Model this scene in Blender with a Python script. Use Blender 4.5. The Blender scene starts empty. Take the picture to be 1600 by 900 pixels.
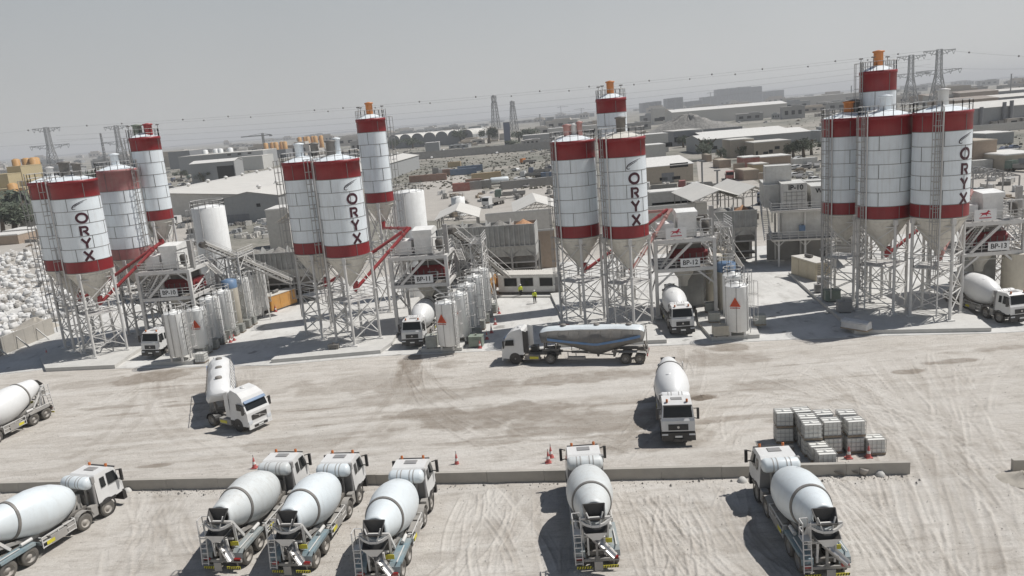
import bpy, math, random
import numpy as np
from mathutils import Vector, Matrix
random.seed(7)
SC = bpy.context.scene
COL = SC.collection
R = math.radians
# ------------------------------------------------------------------ camera of the drone
CH, CF, CP, CR = 24.4, 1218.0, R(12.36), R(4.7)
FW = Vector((0, math.cos(CP), -math.sin(CP))); UP0 = Vector((0, math.sin(CP), math.cos(CP))); X0 = Vector((1, 0, 0))
RC = X0*math.cos(CR) - UP0*math.sin(CR); UC = X0*math.sin(CR) + UP0*math.cos(CR)
def at(px, py, z=0.0):
    """point at height z seen at photo pixel px, py"""
    d = FW*CF + RC*(px-800) - UC*(py-450); t = (z-CH)/d.z
    return Vector((d.x*t, d.y*t, z))
def atY(px, py, Y):
    d = FW*CF + RC*(px-800) - UC*(py-450); t = Y/d.y
    return Vector((d.x*t, Y, CH+d.z*t))
cam = bpy.data.cameras.new('camera'); cam.sensor_width = 36; cam.lens = CF/1600*36; cam.clip_end = 30000; cam.clip_start = .5
co = bpy.data.objects.new('camera', cam); COL.objects.link(co)
M = Matrix((RC, UC, -FW)).transposed().to_4x4(); M.translation = (0, 0, CH); co.matrix_world = M
SC.camera = co
# ------------------------------------------------------------------ materials
MATS = {}
def mat(name, col, rough=.6, metal=0.0, var=.12, scale=1.5, dust=0.0, dustcol=(.45, .40, .34), bump=0.0, streak=0.0, detail=6, spec=.5):
    m = bpy.data.materials.new(name); m.use_nodes = True
    nt = m.node_tree; N = nt.nodes; L = nt.links; b = N['Principled BSDF']
    b.inputs['Roughness'].default_value = rough; b.inputs['Metallic'].default_value = metal
    b.inputs['Specular IOR Level'].default_value = spec
    tc = N.new('ShaderNodeTexCoord')
    oi = N.new('ShaderNodeObjectInfo')
    add = N.new('ShaderNodeVectorMath'); add.operation = 'ADD'
    L.new(tc.outputs['Object'], add.inputs[0]); L.new(oi.outputs['Location'], add.inputs[1])
    no = N.new('ShaderNodeTexNoise'); no.inputs['Scale'].default_value = scale; no.inputs['Detail'].default_value = detail; no.inputs['Roughness'].default_value = .62
    L.new(add.outputs[0], no.inputs['Vector'])
    mr = N.new('ShaderNodeMapRange'); mr.inputs[1].default_value = .3; mr.inputs[2].default_value = .7
    mr.inputs[3].default_value = 1-var; mr.inputs[4].default_value = 1+var
    L.new(no.outputs[0], mr.inputs[0])
    mul = N.new('ShaderNodeVectorMath'); mul.operation = 'SCALE'; mul.inputs[0].default_value = col
    L.new(mr.outputs[0], mul.inputs[3]); out = mul.outputs[0]
    if streak:
        mp = N.new('ShaderNodeMapping'); mp.inputs['Scale'].default_value = (3.0, 3.0, .22); L.new(add.outputs[0], mp.inputs[0])
        n3 = N.new('ShaderNodeTexNoise'); n3.inputs['Scale'].default_value = 1.3; n3.inputs['Detail'].default_value = 5; L.new(mp.outputs[0], n3.inputs['Vector'])
        r3 = N.new('ShaderNodeMapRange'); r3.inputs[1].default_value = .5; r3.inputs[2].default_value = .75; r3.inputs[4].default_value = streak; L.new(n3.outputs[0], r3.inputs[0])
        x3 = N.new('ShaderNodeMix'); x3.data_type = 'RGBA'; x3.inputs[7].default_value = (dustcol[0]*.75, dustcol[1]*.75, dustcol[2]*.75, 1)
        L.new(r3.outputs[0], x3.inputs[0]); L.new(out, x3.inputs[6]); out = x3.outputs[2]
    if dust:
        n2 = N.new('ShaderNodeTexNoise'); n2.inputs['Scale'].default_value = scale*.6+.25; n2.inputs['Detail'].default_value = 8; n2.inputs['Roughness'].default_value = .7
        L.new(add.outputs[0], n2.inputs['Vector'])
        r2 = N.new('ShaderNodeMapRange'); r2.inputs[1].default_value = .35; r2.inputs[2].default_value = .68; r2.inputs[3].default_value = dust*.35; r2.inputs[4].default_value = dust
        L.new(n2.outputs[0], r2.inputs[0])
        mx = N.new('ShaderNodeMix'); mx.data_type = 'RGBA'; mx.inputs[7].default_value = (*dustcol, 1)
        L.new(r2.outputs[0], mx.inputs[0]); L.new(out, mx.inputs[6]); out = mx.outputs[2]
    L.new(out, b.inputs['Base Color'])
    if bump:
        bp = N.new('ShaderNodeBump'); bp.inputs['Strength'].default_value = bump; bp.inputs['Distance'].default_value = .05
        L.new(no.outputs[0], bp.inputs['Height']); L.new(bp.outputs[0], b.inputs['Normal'])
    MATS[name] = m
    return m
mat('silo_white', (.76, .81, .84), .45, var=.05, scale=.7, dust=.09, streak=.24)
mat('silo_red', (.225, .006, .011), .45, var=.12, scale=.8, dust=.03, streak=.05)
mat('silo_pale_red', (.36, .10, .11), .6, var=.18, scale=.8, dust=.35, streak=.3)
mat('silo_cream', (.66, .635, .575), .6, var=.08, scale=.9, dust=.2, streak=.35)
mat('seam', (.17, .17, .17), .7, dust=.2)
mat('lettering', (.05, .006, .015), .5, var=.05)
mat('emblem_dark', (.04, .03, .04), .5)
mat('steel_pale', (.64, .635, .62), .55, var=.1, dust=.3, scale=1.2)
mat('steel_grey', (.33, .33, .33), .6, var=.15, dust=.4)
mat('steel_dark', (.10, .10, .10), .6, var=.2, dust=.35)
mat('galvanised', (.40, .41, .40), .45, metal=.3, var=.2, scale=.5, dust=.3, streak=.5)
mat('bin_weathered', (.36, .365, .355), .7, var=.3, scale=.5, dust=.35, streak=.8, dustcol=(.40, .375, .34))
mat('roof_dusty', (.55, .53, .49), .7, dust=.6, dustcol=(.6, .57, .52))
mat('tube_red', (.34, .02, .028), .4, dust=.15, scale=1.0)
mat('tube_red_faded', (.42, .16, .15), .6, dust=.45)
mat('mixer_red', (.20, .010, .016), .5, dust=.1)
mat('orange', (.62, .19, .02), .5, dust=.25)
mat('generator_orange', (.55, .26, .04), .5, dust=.25)
mat('amber', (.45, .13, .03), .3)
mat('hopper_dark', (.045, .045, .046), .6, dust=.12)
mat('cabin_white', (.78, .775, .75), .5, dust=.15)
mat('truck_white', (.70, .70, .69), .35, var=.05, dust=.22)
mat('drum_white', (.68, .735, .76), .38, var=.04, scale=.8, dust=.18, streak=.14)
mat('drum_bright', (.74, .745, .74), .42, var=.04, scale=.8, dust=.15)
mat('tank_white', (.80, .805, .79), .5, var=.05, dust=.1, streak=.18)
mat('tank_beige', (.55, .51, .42), .6, var=.1, dust=.4, streak=.3)
mat('tank_blue', (.07, .17, .32), .5, dust=.25)
mat('cab_grey', (.21, .215, .225), .5, dust=.35)
mat('chassis', (.09, .09, .09), .6, var=.2, dust=.5)
mat('chassis_grey', (.27, .27, .265), .6, var=.2, dust=.5)
mat('black_plastic', (.018, .018, .019), .45, dust=.07)
mat('rubber', (.045, .044, .043), .8, dust=.55, dustcol=(.25, .225, .19))
mat('rim_grey', (.30, .29, .275), .6, dust=.6)
mat('glass_dark', (.010, .013, .015), .10, dust=.025, spec=.32)
mat('lamp_glass', (.62, .64, .66), .12)
mat('fender_blue', (.10, .21, .27), .5, dust=.55, scale=2)
mat('tail_red', (.35, .015, .015), .4)
mat('metal_shiny', (.52, .52, .52), .35, metal=.7, dust=.3)
mat('yellow', (.62, .55, .03), .5, dust=.1)
mat('hiviz', (.62, .70, .04), .6)
mat('black', (.015, .015, .015), .6)
mat('skin', (.20, .11, .07), .6)
mat('concrete', (.50, .49, .465), .85, var=.12, scale=.9, dust=.4, dustcol=(.6, .585, .55), bump=.25)
mat('concrete_wall', (.37, .35, .315), .85, var=.14, scale=.8, dust=.35, streak=.4, bump=.2, dustcol=(.47, .43, .37))
mat('concrete_grey', (.30, .30, .295), .85, var=.18, scale=.5, dust=.3, streak=.3)
mat('ibc_plastic', (.78, .775, .735), .5, var=.05, dust=.1)
mat('ibc_grey', (.33, .36, .34), .5, var=.2, dust=.4)
mat('ibc_cage', (.44, .44, .43), .5, metal=.2, dust=.3)
mat('pallet_wood', (.26, .20, .14), .8, dust=.4)
mat('cone_red', (.45, .06, .06), .5, dust=.25)
mat('white_plain', (.72, .72, .70), .5, dust=.15)
mat('sign_white', (.75, .75, .74), .5, var=.03)
mat('sign_black', (.02, .02, .022), .6)
mat('sticker_orange', (.60, .09, .03), .5)
mat('horse_red', (.45, .02, .05), .5)
mat('green_box', (.16, .22, .18), .6, dust=.4)
mat('gen_beige', (.50, .44, .32), .6, dust=.3)
mat('bag_white', (.66, .66, .65), .7, var=.12, scale=1.5, dust=.25)
mat('sand_heap', (.42, .385, .33), .9, var=.15, bump=.5)
mat('belt_black', (.03, .03, .03), .8, dust=.3)
mat('gravel_dark', (.20, .19, .175), .9, var=.35, scale=3, bump=.6)
mat('gravel_orange', (.40, .22, .12), .9, var=.3, scale=3, bump=.6)
mat('rubble', (.23, .22, .205), .9, var=.45, scale=.7, bump=.8)
mat('leaf_green', (.055, .075, .045), .7, var=.45, scale=1.2, dust=.2, dustcol=(.2, .19, .14))
mat('bark', (.14, .11, .08), .9)
# ------------------------------------------------------------------ mesh builder
class MB:
    def __init__(s): s.v = []; s.f = []; s.m = []; s.s = []; s.k = 0; s.T = None
    def add(s, vs, fs, smooth=False):
        o = len(s.v)
        if s.T is not None: vs = [s.T @ Vector(v) for v in vs]
        s.v += [tuple(v) for v in vs]
        for f in fs: s.f.append([i+o for i in f]); s.m.append(s.k); s.s.append(smooth)
        return s
    def mat(s, k): s.k = k; return s
    def box(s, x0, x1, y0, y1, z0, z1, taper=0):
        t = taper
        vs = [(x0, y0, z0), (x1, y0, z0), (x1, y1, z0), (x0, y1, z0), (x0+t, y0+t, z1), (x1-t, y0+t, z1), (x1-t, y1-t, z1), (x0+t, y1-t, z1)]
        return s.add(vs, [(0, 3, 2, 1), (4, 5, 6, 7), (0, 1, 5, 4), (1, 2, 6, 5), (2, 3, 7, 6), (3, 0, 4, 7)])
    def bar(s, p, q, w=.1, h=None):
        h = h or w; p = Vector(p); q = Vector(q); d = (q-p)
        if d.length < 1e-6: return s
        d.normalize(); a = d.cross(Vector((0, 0, 1)))
        if a.length < .01: a = Vector((1, 0, 0))
        a.normalize(); b = a.cross(d); a *= w/2; b *= h/2
        vs = [p-a-b, p+a-b, p+a+b, p-a+b, q-a-b, q+a-b, q+a+b, q-a+b]
        return s.add(vs, [(0, 3, 2, 1), (4, 5, 6, 7), (0, 1, 5, 4), (1, 2, 6, 5), (2, 3, 7, 6), (3, 0, 4, 7)])
    def tube(s, p, q, r=.05, n=8, r2=None, caps=True):
        r2 = r if r2 is None else r2
        p = Vector(p); q = Vector(q); d = (q-p).normalized(); a = d.cross(Vector((0, 0, 1)))
        if a.length < .01: a = Vector((1, 0, 0))
        a.normalize(); b = d.cross(a); vs = []
        for c, rr in ((p, r), (q, r2)):
            for i in range(n):
                t = 2*math.pi*i/n; vs.append(c+a*(math.cos(t)*rr)+b*(math.sin(t)*rr))
        s.add(vs, [(i, (i+1) % n, n+(i+1) % n, n+i) for i in range(n)], True)
        if caps: s.add(vs, [tuple(range(n-1, -1, -1)), tuple(range(n, 2*n))])
        return s
    def path(s, pts, r=.03, n=5):
        for a, b in zip(pts, pts[1:]): s.tube(a, b, r, n)
        return s
    def lathe(s, prof, n=24, c=(0, 0, 0), axis=(0, 0, 1), smooth=True, cap0=False, cap1=False, a0=0.0, a1=2*math.pi):
        c = Vector(c); ax = Vector(axis).normalized(); a = ax.orthogonal().normalized()
        if abs(ax.z) > .99: a = Vector((1, 0, 0))
        b = ax.cross(a); vs = []; full = abs(a1-a0-2*math.pi) < 1e-6; m = n if full else n+1
        for (r, h) in prof:
            for i in range(m):
                t = a0+(a1-a0)*i/n; vs.append(c+ax*h+a*(math.cos(t)*r)+b*(math.sin(t)*r))
        fs = []
        for j in range(len(prof)-1):
            for i in range(n):
                i2 = (i+1) % m if full else i+1
                fs.append((j*m+i, j*m+i2, (j+1)*m+i2, (j+1)*m+i))
        s.add(vs, fs, smooth)
        if cap0: s.add(vs[:m], [tuple(range(m-1, -1, -1))])
        if cap1: s.add(vs[-m:], [tuple(range(m))])
        return s
    def ring(s, r, z, w=.04, h=.06, n=32, c=(0, 0)):
        return s.lathe([(r-w, z-h/2), (r+w, z-h/2), (r+w, z+h/2), (r-w, z+h/2), (r-w, z-h/2)], n, (c[0], c[1], 0), smooth=False)
    def prism(s, poly, z0, z1):
        n = len(poly); vs = [(x, y, z0) for x, y in poly]+[(x, y, z1) for x, y in poly]
        return s.add(vs, [tuple(range(n-1, -1, -1)), tuple(range(n, 2*n))]+[(i, (i+1) % n, n+(i+1) % n, n+i) for i in range(n)])
    def xprism(s, poly, x0, x1):
        n = len(poly); vs = [(x0, y, z) for y, z in poly]+[(x1, y, z) for y, z in poly]
        return s.add(vs, [tuple(range(n)), tuple(range(2*n-1, n-1, -1))]+[(i, n+i, n+(i+1) % n, (i+1) % n) for i in range(n)])
    def quad(s, *p): return s.add(p, [tuple(range(len(p)))])
    def mesh(s, name, mats):
        me = bpy.data.meshes.new(name)
        me.from_pydata(s.v, [], s.f)
        if isinstance(mats, str): mats = [mats]
        for x in mats: me.materials.append(MATS[x])
        me.polygons.foreach_set('material_index', s.m); me.polygons.foreach_set('use_smooth', s.s); me.update()
        return me
    def build(s, name, mats, parent=None, loc=None, rz=0, label=None, cat=None, group=None, kind=None):
        o = bpy.data.objects.new(name, s.mesh(name, mats)); COL.objects.link(o)
        if parent is not None: o.parent = parent
        if loc is not None: o.location = loc
        if rz: o.rotation_euler = (0, 0, rz)
        tag(o, label, cat, group, kind); return o
def tag(o, label=None, cat=None, group=None, kind=None):
    for k, v in (('label', label), ('category', cat), ('group', group), ('kind', kind)):
        if v: o[k] = v
    return o
def thing(name, label, cat, loc=(0, 0, 0), rz=0, group=None):
    o = bpy.data.objects.new(name, None); COL.objects.link(o); o.location = loc; o.rotation_euler = (0, 0, rz); o.empty_display_size = .2
    return tag(o, label, cat, group)
def dup(o, loc=None, rz=None, label=None, group=None, parent=None):
    c = o.copy(); COL.objects.link(c)
    if parent is not None: c.parent = parent
    if loc is not None: c.location = loc
    if rz is not None: c.rotation_euler = (0, 0, rz)
    if label: c['label'] = label
    if group: c['group'] = group
    for ch in o.children: dup(ch, parent=c)
    return c
def grp(name, parent):
    o = bpy.data.objects.new(name, None); COL.objects.link(o); o.parent = parent; return o
_tx = {}
def text_mesh(body, size, mats, name='lettering', ext=.006, bold=.012):
    cu = bpy.data.curves.new('txt', 'FONT'); cu.body = body; cu.size = size; cu.align_x = 'CENTER'; cu.align_y = 'CENTER'; cu.extrude = ext; cu.offset = bold
    o = bpy.data.objects.new('txt', cu); COL.objects.link(o)
    dg = bpy.context.evaluated_depsgraph_get(); dg.update()
    me = bpy.data.meshes.new_from_object(o.evaluated_get(dg)); bpy.data.objects.remove(o); bpy.data.curves.remove(cu)
    me.materials.clear(); me.materials.append(MATS[mats]); me.name = name
    return me
def text(body, size, loc, rot, mats, parent, name='lettering', bold=.012, sx=1.0):
    o = bpy.data.objects.new(name, text_mesh(body, size, mats, name, bold=bold)); COL.objects.link(o)
    o.parent = parent; o.location = loc; o.rotation_euler = rot; o.scale = (sx, 1, 1); return o
def railing(mb, pts, h=1.1, step=1.5, r=.035, mids=1):
    pts = [Vector(p) for p in pts]
    for a, b in zip(pts, pts[1:]):
        n = max(1, round((b-a).length/step))
        for i in range(n+1):
            p = a.lerp(b, i/n); mb.bar(p, p+Vector((0, 0, h)), r*1.6)
        for k in range(mids+1):
            z = Vector((0, 0, h*(k+1)/(mids+1))); mb.bar(a+z, b+z, r*1.6)
    return mb
# ------------------------------------------------------------------ world and sun
w = bpy.data.worlds.new('World'); SC.world = w; w.use_nodes = True
HAZE = .00021
SKY_ST = .07
SKY_LOW = tuple(v/.07 for v in (.575, .575, .565))
SKY_HIGH = tuple(v/.07 for v in (.345, .41, .47))
SUN_EL = R(58); SUN_AZ = (1.0, .17)
nt = w.node_tree; bg = nt.nodes['Background']
sky = nt.nodes.new('ShaderNodeTexSky'); sky.sky_type = 'NISHITA'; sky.sun_disc = False; sky.sun_elevation = SUN_EL
sky.sun_rotation = math.atan2(SUN_AZ[0], SUN_AZ[1]); sky.altitude = 0; sky.air_density = 1.0; sky.dust_density = .6; sky.ozone_density = 1.0
hs = nt.nodes.new('ShaderNodeHueSaturation'); hs.inputs['Saturation'].default_value = .95
hs.inputs['Value'].default_value = .72
# dusty air: a pale band that thins out with height
tcw = nt.nodes.new('ShaderNodeTexCoord'); sx = nt.nodes.new('ShaderNodeSeparateXYZ'); nt.links.new(tcw.outputs['Generated'], sx.inputs[0])
cr = nt.nodes.new('ShaderNodeValToRGB'); e = cr.color_ramp.elements; e[0].position = 0; e[0].color = (*SKY_LOW, 1); e[1].position = .36; e[1].color = (*SKY_HIGH, 1)
k_ = cr.color_ramp.elements.new(.14); k_.color = tuple((a*.62+b*.38) for a, b in zip(SKY_LOW, SKY_HIGH))+(1,)
nt.links.new(sx.outputs[2], cr.inputs[0])
fr = nt.nodes.new('ShaderNodeMapRange'); fr.inputs[1].default_value = .22; fr.inputs[2].default_value = .62; fr.inputs[3].default_value = 1; fr.inputs[4].default_value = 0; nt.links.new(sx.outputs[2], fr.inputs[0])
rgt = nt.nodes.new('ShaderNodeMapRange'); rgt.inputs[1].default_value = -.6; rgt.inputs[2].default_value = .6; rgt.inputs[3].default_value = .86; rgt.inputs[4].default_value = 1.09; nt.links.new(sx.outputs[0], rgt.inputs[0])
nzw = nt.nodes.new('ShaderNodeTexNoise'); nzw.inputs['Scale'].default_value = 2.2; nzw.inputs['Detail'].default_value = 4; nt.links.new(tcw.outputs['Generated'], nzw.inputs['Vector'])
nzr = nt.nodes.new('ShaderNodeMapRange'); nzr.inputs[1].default_value = .3; nzr.inputs[2].default_value = .7; nzr.inputs[3].default_value = .965; nzr.inputs[4].default_value = 1.035; nt.links.new(nzw.outputs[0], nzr.inputs[0])
nzm = nt.nodes.new('ShaderNodeMath'); nzm.operation = 'MULTIPLY'; nt.links.new(nzr.outputs[0], nzm.inputs[0]); nt.links.new(rgt.outputs[0], nzm.inputs[1])
vs_ = nt.nodes.new('ShaderNodeVectorMath'); vs_.operation = 'SCALE'; nt.links.new(cr.outputs[0], vs_.inputs[0]); nt.links.new(nzm.outputs[0], vs_.inputs[3])
mxw = nt.nodes.new('ShaderNodeMix'); mxw.data_type = 'RGBA'
nt.links.new(sky.outputs[0], hs.inputs['Color']); nt.links.new(fr.outputs[0], mxw.inputs[0]); nt.links.new(hs.outputs[0], mxw.inputs[6]); nt.links.new(vs_.outputs[0], mxw.inputs[7])
nt.links.new(mxw.outputs[2], bg.inputs[0]); bg.inputs[1].default_value = SKY_ST
sl = bpy.data.lights.new('sun', 'SUN'); sl.energy = 4.4; sl.angle = R(.55); sl.color = (1, .972, .93)
so = bpy.data.objects.new('sun', sl); COL.objects.link(so)
hx = Vector((SUN_AZ[0], SUN_AZ[1], 0)).normalized()*math.cos(SUN_EL); sd = Vector((hx.x, hx.y, math.sin(SUN_EL)))
so.rotation_euler = (-sd).to_track_quat('-Z', 'Y').to_euler()
SC.view_settings.view_transform = 'Standard'; SC.view_settings.look = 'None'; SC.view_settings.exposure = 0; SC.view_settings.gamma = 1
SC.cycles.use_denoising = True
SC.cycles.max_bounces = 6; SC.cycles.diffuse_bounces = 3; SC.cycles.glossy_bounces = 2; SC.cycles.transmission_bounces = 2; SC.cycles.volume_bounces = 0
SC.cycles.caustics_reflective = False; SC.cycles.caustics_refractive = False
# ------------------------------------------------------------------ ground: one sheet, fine where trucks have driven
def vnoise(x, y, s, seed):
    rs = np.random.RandomState(seed); g = rs.rand(257, 257)
    fx = x/s+1000; fy = y/s+1000; ix = np.floor(fx).astype(int); iy = np.floor(fy).astype(int)
    tx = fx-ix; ty = fy-iy; tx = tx*tx*(3-2*tx); ty = ty*ty*(3-2*ty); ix %= 256; iy %= 256
    return (g[ix, iy]*(1-tx)+g[ix+1, iy]*tx)*(1-ty)+(g[ix, iy+1]*(1-tx)+g[ix+1, iy+1]*tx)*ty
def fbm(x, y, s, seed, o=4):
    r = 0; a = 1; t = 0
    for k in range(o): r = r+a*vnoise(x, y, s, seed+k); t += a; a *= .55; s *= .5
    return r/t
GX0, GX1, GY0, GY1 = -66.0, 66.0, 26.0, 96.0
u_ = np.linspace(-1, 1, 1240); gx = 66*(.62*u_+.38*u_**3)
ty_ = np.linspace(0, 1, 600); gy = GY0+(GY1-GY0)*(ty_*.42+ty_**2*.58)
X, Y = np.meshgrid(gx, gy); HT = (fbm(X, Y, 9, 1)-.5)*.16+(fbm(X, Y, 1.2, 11, 3)-.5)*.05
TONE = np.zeros_like(X); DAMP = np.zeros_like(X); PALE = np.zeros_like(X)
HT *= np.clip(1.2-(Y-60)/30, .35, 1)
rt = random.Random(5)
def stamp(pts, A=.035, width=.26, gauge=1.0, tone=.5, rip=True, dual=True):
    """press one vehicle's pair of ruts along a polyline of ground points"""
    s0 = 0
    for a, b in zip(pts, pts[1:]):
        d = b-a; Ln = d.length
        if Ln < .01: continue
        m = gauge+1.0
        x0, x1 = min(a.x, b.x)-m, max(a.x, b.x)+m; y0, y1 = min(a.y, b.y)-m, max(a.y, b.y)+m
        i0, i1 = np.searchsorted(gy, (y0, y1)); j0, j1 = np.searchsorted(gx, (x0, x1))
        if i1 <= i0 or j1 <= j0: s0 += Ln; continue
        xx = X[i0:i1, j0:j1]-a.x; yy = Y[i0:i1, j0:j1]-a.y; ux, uy = d.x/Ln, d.y/Ln
        s = xx*ux+yy*uy; l = -xx*uy+yy*ux; ins = (s >= 0) & (s < Ln)
        for g in (-gauge, gauge):
            q = np.abs(l-g)
            ss = s+s0; ph = A*7000+g*2
            wv = np.clip(.55+np.sin(ss*.55+ph)*.9+np.sin(ss*1.37+ph*1.7)*.5, 0, 1.25)
            pr = -A*.3*np.exp(-(q/width)**6)+A*1.9*wv*np.exp(-((l-g-width*1.12)/.048)**2)+A*1.1*wv*np.exp(-((l-g+width*.9)/.04)**2)
            HT[i0:i1, j0:j1] += np.where(ins, pr, 0)
            TONE[i0:i1, j0:j1] += np.where(ins, tone*np.exp(-(q/(width*1.2))**4), 0)
        s0 += Ln
def bez(ps, n=14):
    ps = [Vector((p.x, p.y)) for p in ps]; out = []
    for i in range(n+1):
        t = i/n; q = ps[:]
        while len(q) > 1: q = [q[k].lerp(q[k+1], t) for k in range(len(q)-1)]
        out.append(q[0])
    return out
def fan(n, a, b, c, ja=25, jb=25, A=.03, **k):
    for i in range(n):
        ps = [at(p[0]+rt.uniform(-j, j), p[1]+rt.uniform(-j, j)*.15) for p, j in ((a, ja), (b, (ja+jb)/2), (c, jb))]
        stamp(bez(ps), A*rt.uniform(.5, 1.25), rt.uniform(.18, .28), rt.uniform(.55, 1.15), rt.uniform(-.55, .6), **k)
# in front of the kerb wall, trucks reverse in and out of their bays
fan(9, (700, 930), (750, 840), (800, 770), 60, 60, .034)
fan(10, (1120, 930), (1060, 840), (1020, 770), 70, 40, .036)
fan(6, (1060, 930), (1000, 850), (975, 780), 40, 25, .03)
fan(9, (1420, 930), (1370, 830), (1290, 745), 60, 40, .038)
fan(7, (1240, 930), (1150, 860), (1120, 760), 60, 40, .034)
fan(8, (250, 930), (260, 850), (230, 770), 110, 70, .028)
fan(4, (850, 930), (850, 850), (800, 770), 30, 60, .03)
fan(5, (1500, 930), (1440, 850), (1400, 740), 30, 30, .034)
fan(6, (1460, 940), (1440, 700), (1300, 600), 40, 60, .03)
fan(7, (1570, 940), (1540, 720), (1400, 560), 40, 90, .03)
fan(5, (1630, 860), (1560, 700), (1250, 590), 20, 80, .028)
fan(5, (1650, 700), (1450, 640), (1150, 610), 10, 60, .026)
fan(4, (1600, 760), (1500, 680), (1520, 560), 60, 60, .03)
# the cross road between plants and kerb wall
for k in range(26):
    y = rt.uniform(595, 715); fan(1, (-60, y+60), (600, y+rt.uniform(-25, 25)), (1250, y-40), 0, 0, .014)
fan(6, (120, 720), (400, 640), (330, 560), 60, 60, .016); fan(6, (645, 570), (640, 650), (900, 720), 20, 120, .018)
fan(5, (1070, 560), (1080, 650), (900, 720), 20, 100, .022); fan(6, (1080, 700), (1180, 640), (1240, 560), 60, 60, .022)
fan(6, (240, 590), (200, 640), (0, 690), 15, 60, .016); fan(5, (250, 590), (260, 680), (420, 720), 15, 80, .016)
fan(7, (720, 700), (860, 660), (1000, 700), 50, 50, .02); fan(5, (1120, 690), (1150, 660), (1180, 620), 40, 60, .02)
# broad worn lanes: darker bands that sweep round the end of the kerb wall and along the road
def lane(pts, w, tone): stamp(bez([at(*p) for p in pts]), .012, w, .001 if w < 0 else 1.0, tone)
for pts, w, tn in (([(1480, 930), (1470, 700), (1290, 575)], .34, -.7), ([(1530, 930), (1530, 720), (1380, 560)], .34, -.6), ([(1600, 900), (1510, 690), (1150, 590)], .36, -.6), ([(1640, 720), (1450, 650), (1080, 640)], .36, -.5),
        ([(0, 690), (400, 650), (1000, 610)], .4, -.6), ([(100, 720), (600, 660), (1200, 600)], .4, -.5), ([(640, 560), (650, 640), (500, 720)], .32, -.8), ([(230, 580), (240, 650), (120, 720)], .32, -.7), ([(1080, 545), (1090, 620), (980, 700)], .32, -.7), ([(1150, 700), (1240, 650), (1420, 600)], .34, -.5)):
    lane(pts, w, tn)
def blot(px, py, rx, ry, amt, arr, seed, edge=.5):
    c = at(px, py); i0, i1 = np.searchsorted(gy, (c.y-2*ry, c.y+2*ry)); j0, j1 = np.searchsorted(gx, (c.x-2*rx, c.x+2*rx))
    if i1 <= i0 or j1 <= j0: return
    xx, yy = X[i0:i1, j0:j1], Y[i0:i1, j0:j1]; e = ((xx-c.x)/rx)**2+((yy-c.y)/ry)**2
    n = fbm(xx, yy, 2.2, seed); v = np.clip((1.1-e+(n-.5)*2.6)/edge, 0, 1)*amt*(.45+.55*fbm(xx, yy, .7, seed+9, 3))
    arr[i0:i1, j0:j1] = np.maximum(arr[i0:i1, j0:j1], np.where(e < 4, v, 0))
for (px, py, rx, ry, a) in ((640, 575, 1.3, 4.5, .9), (700, 570, 2.0, 1.5, .5), (625, 600, 2, 3, .45), (230, 590, 4.5, 2.2, .75), (320, 608, 6, 2, .4),
        (1097, 620, 1.2, .8, 1.0), (760, 650, 9, 3.2, .62), (900, 590, 11, 1.5, .5), (660, 620, 9, 2, .38), (560, 600, 8, 2.6, .35), (930, 660, 7, 2.4, .5),
        (1130, 545, 2.5, 1.5, .8), (1160, 560, 3, 1.6, .45), (1420, 580, 1.6, .7, .9), (1480, 565, 4, .6, .6), (1220, 600, 5, 1.2, .3), (240, 728, 1.8, .45, .8),
        (480, 690, 6, 1.4, .3), (1010, 690, 5, 2, .32), (1110, 560, 5, 2.6, .4), (150, 600, 6, 1.6, .35), (1560, 545, 6, .8, .4)):
    blot(px, py, rx, ry, min(1, a*1.5), DAMP, int(px+py))
for (px, py, rx, ry, a) in ((820, 620, 16, 1.8, .8), (1000, 600, 10, 2, .6), (640, 720, 10, 2, .5), (1300, 570, 14, 3, .6), (1120, 770, 2.5, 2, .8), (740, 790, 2, 3, .7),
        (240, 800, 5, 2, .6), (100, 770, 4, 1, .5), (1480, 640, 9, 5, .5), (500, 625, 9, 1.6, .4), (1540, 800, 4, 5, .4)):
    blot(px, py, rx, ry, a, PALE, int(px*2+py))
rd = random.Random(44)
for k in range(60):
    px, py = rd.uniform(150, 1350), rd.choice([rd.uniform(560, 610), rd.uniform(620, 700)])
    blot(px, py, rd.uniform(1.2, 5), rd.uniform(.15, .5), rd.uniform(.3, .8), DAMP, k*7, .8)
for k in range(26): blot(rd.uniform(250, 1450), rd.uniform(770, 880), rd.uniform(.6, 2), rd.uniform(.3, 1.2), rd.uniform(.15, .4), DAMP, k*5+3, .8)
for k in range(36): blot(rd.uniform(100, 1500), rd.uniform(560, 710), rd.uniform(2, 7), rd.uniform(.2, .7), rd.uniform(.4, .9), PALE, k*3+1, .8)
ew = np.clip(np.minimum.reduce([X-GX0, GX1-X, Y-GY0, GY1-Y])/3, 0, 1); HT *= ew
HT = np.clip(HT, -.12, .16)*ew
nyr, nxr = X.shape
vv = np.stack([X.ravel(), Y.ravel(), HT.ravel()], 1)
ii = (np.arange(nyr-1)[:, None]*nxr+np.arange(nxr-1)[None, :]).ravel()
ff = np.stack([ii, ii+1, ii+nxr+1, ii+nxr], 1)
BIG = 9000.0
xs = [-BIG, GX0, GX1, BIG]; ys = [-400.0, GY0, GY1, 260.0, 9500.0]; ov = []; of = []
for j in range(4):
    for i in range(3):
        if i == 1 and j == 1: continue
        o = len(vv)+len(ov); ov += [(xs[i], ys[j], 0), (xs[i+1], ys[j], 0), (xs[i+1], ys[j+1], 0), (xs[i], ys[j+1], 0)]; of.append((o, o+1, o+2, o+3))
vv = np.concatenate([vv, np.array(ov)]); ff = np.concatenate([ff, np.array(of)])
me = bpy.data.meshes.new('ground'); me.vertices.add(len(vv)); me.vertices.foreach_set('co', vv.ravel().astype(np.float32))
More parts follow.
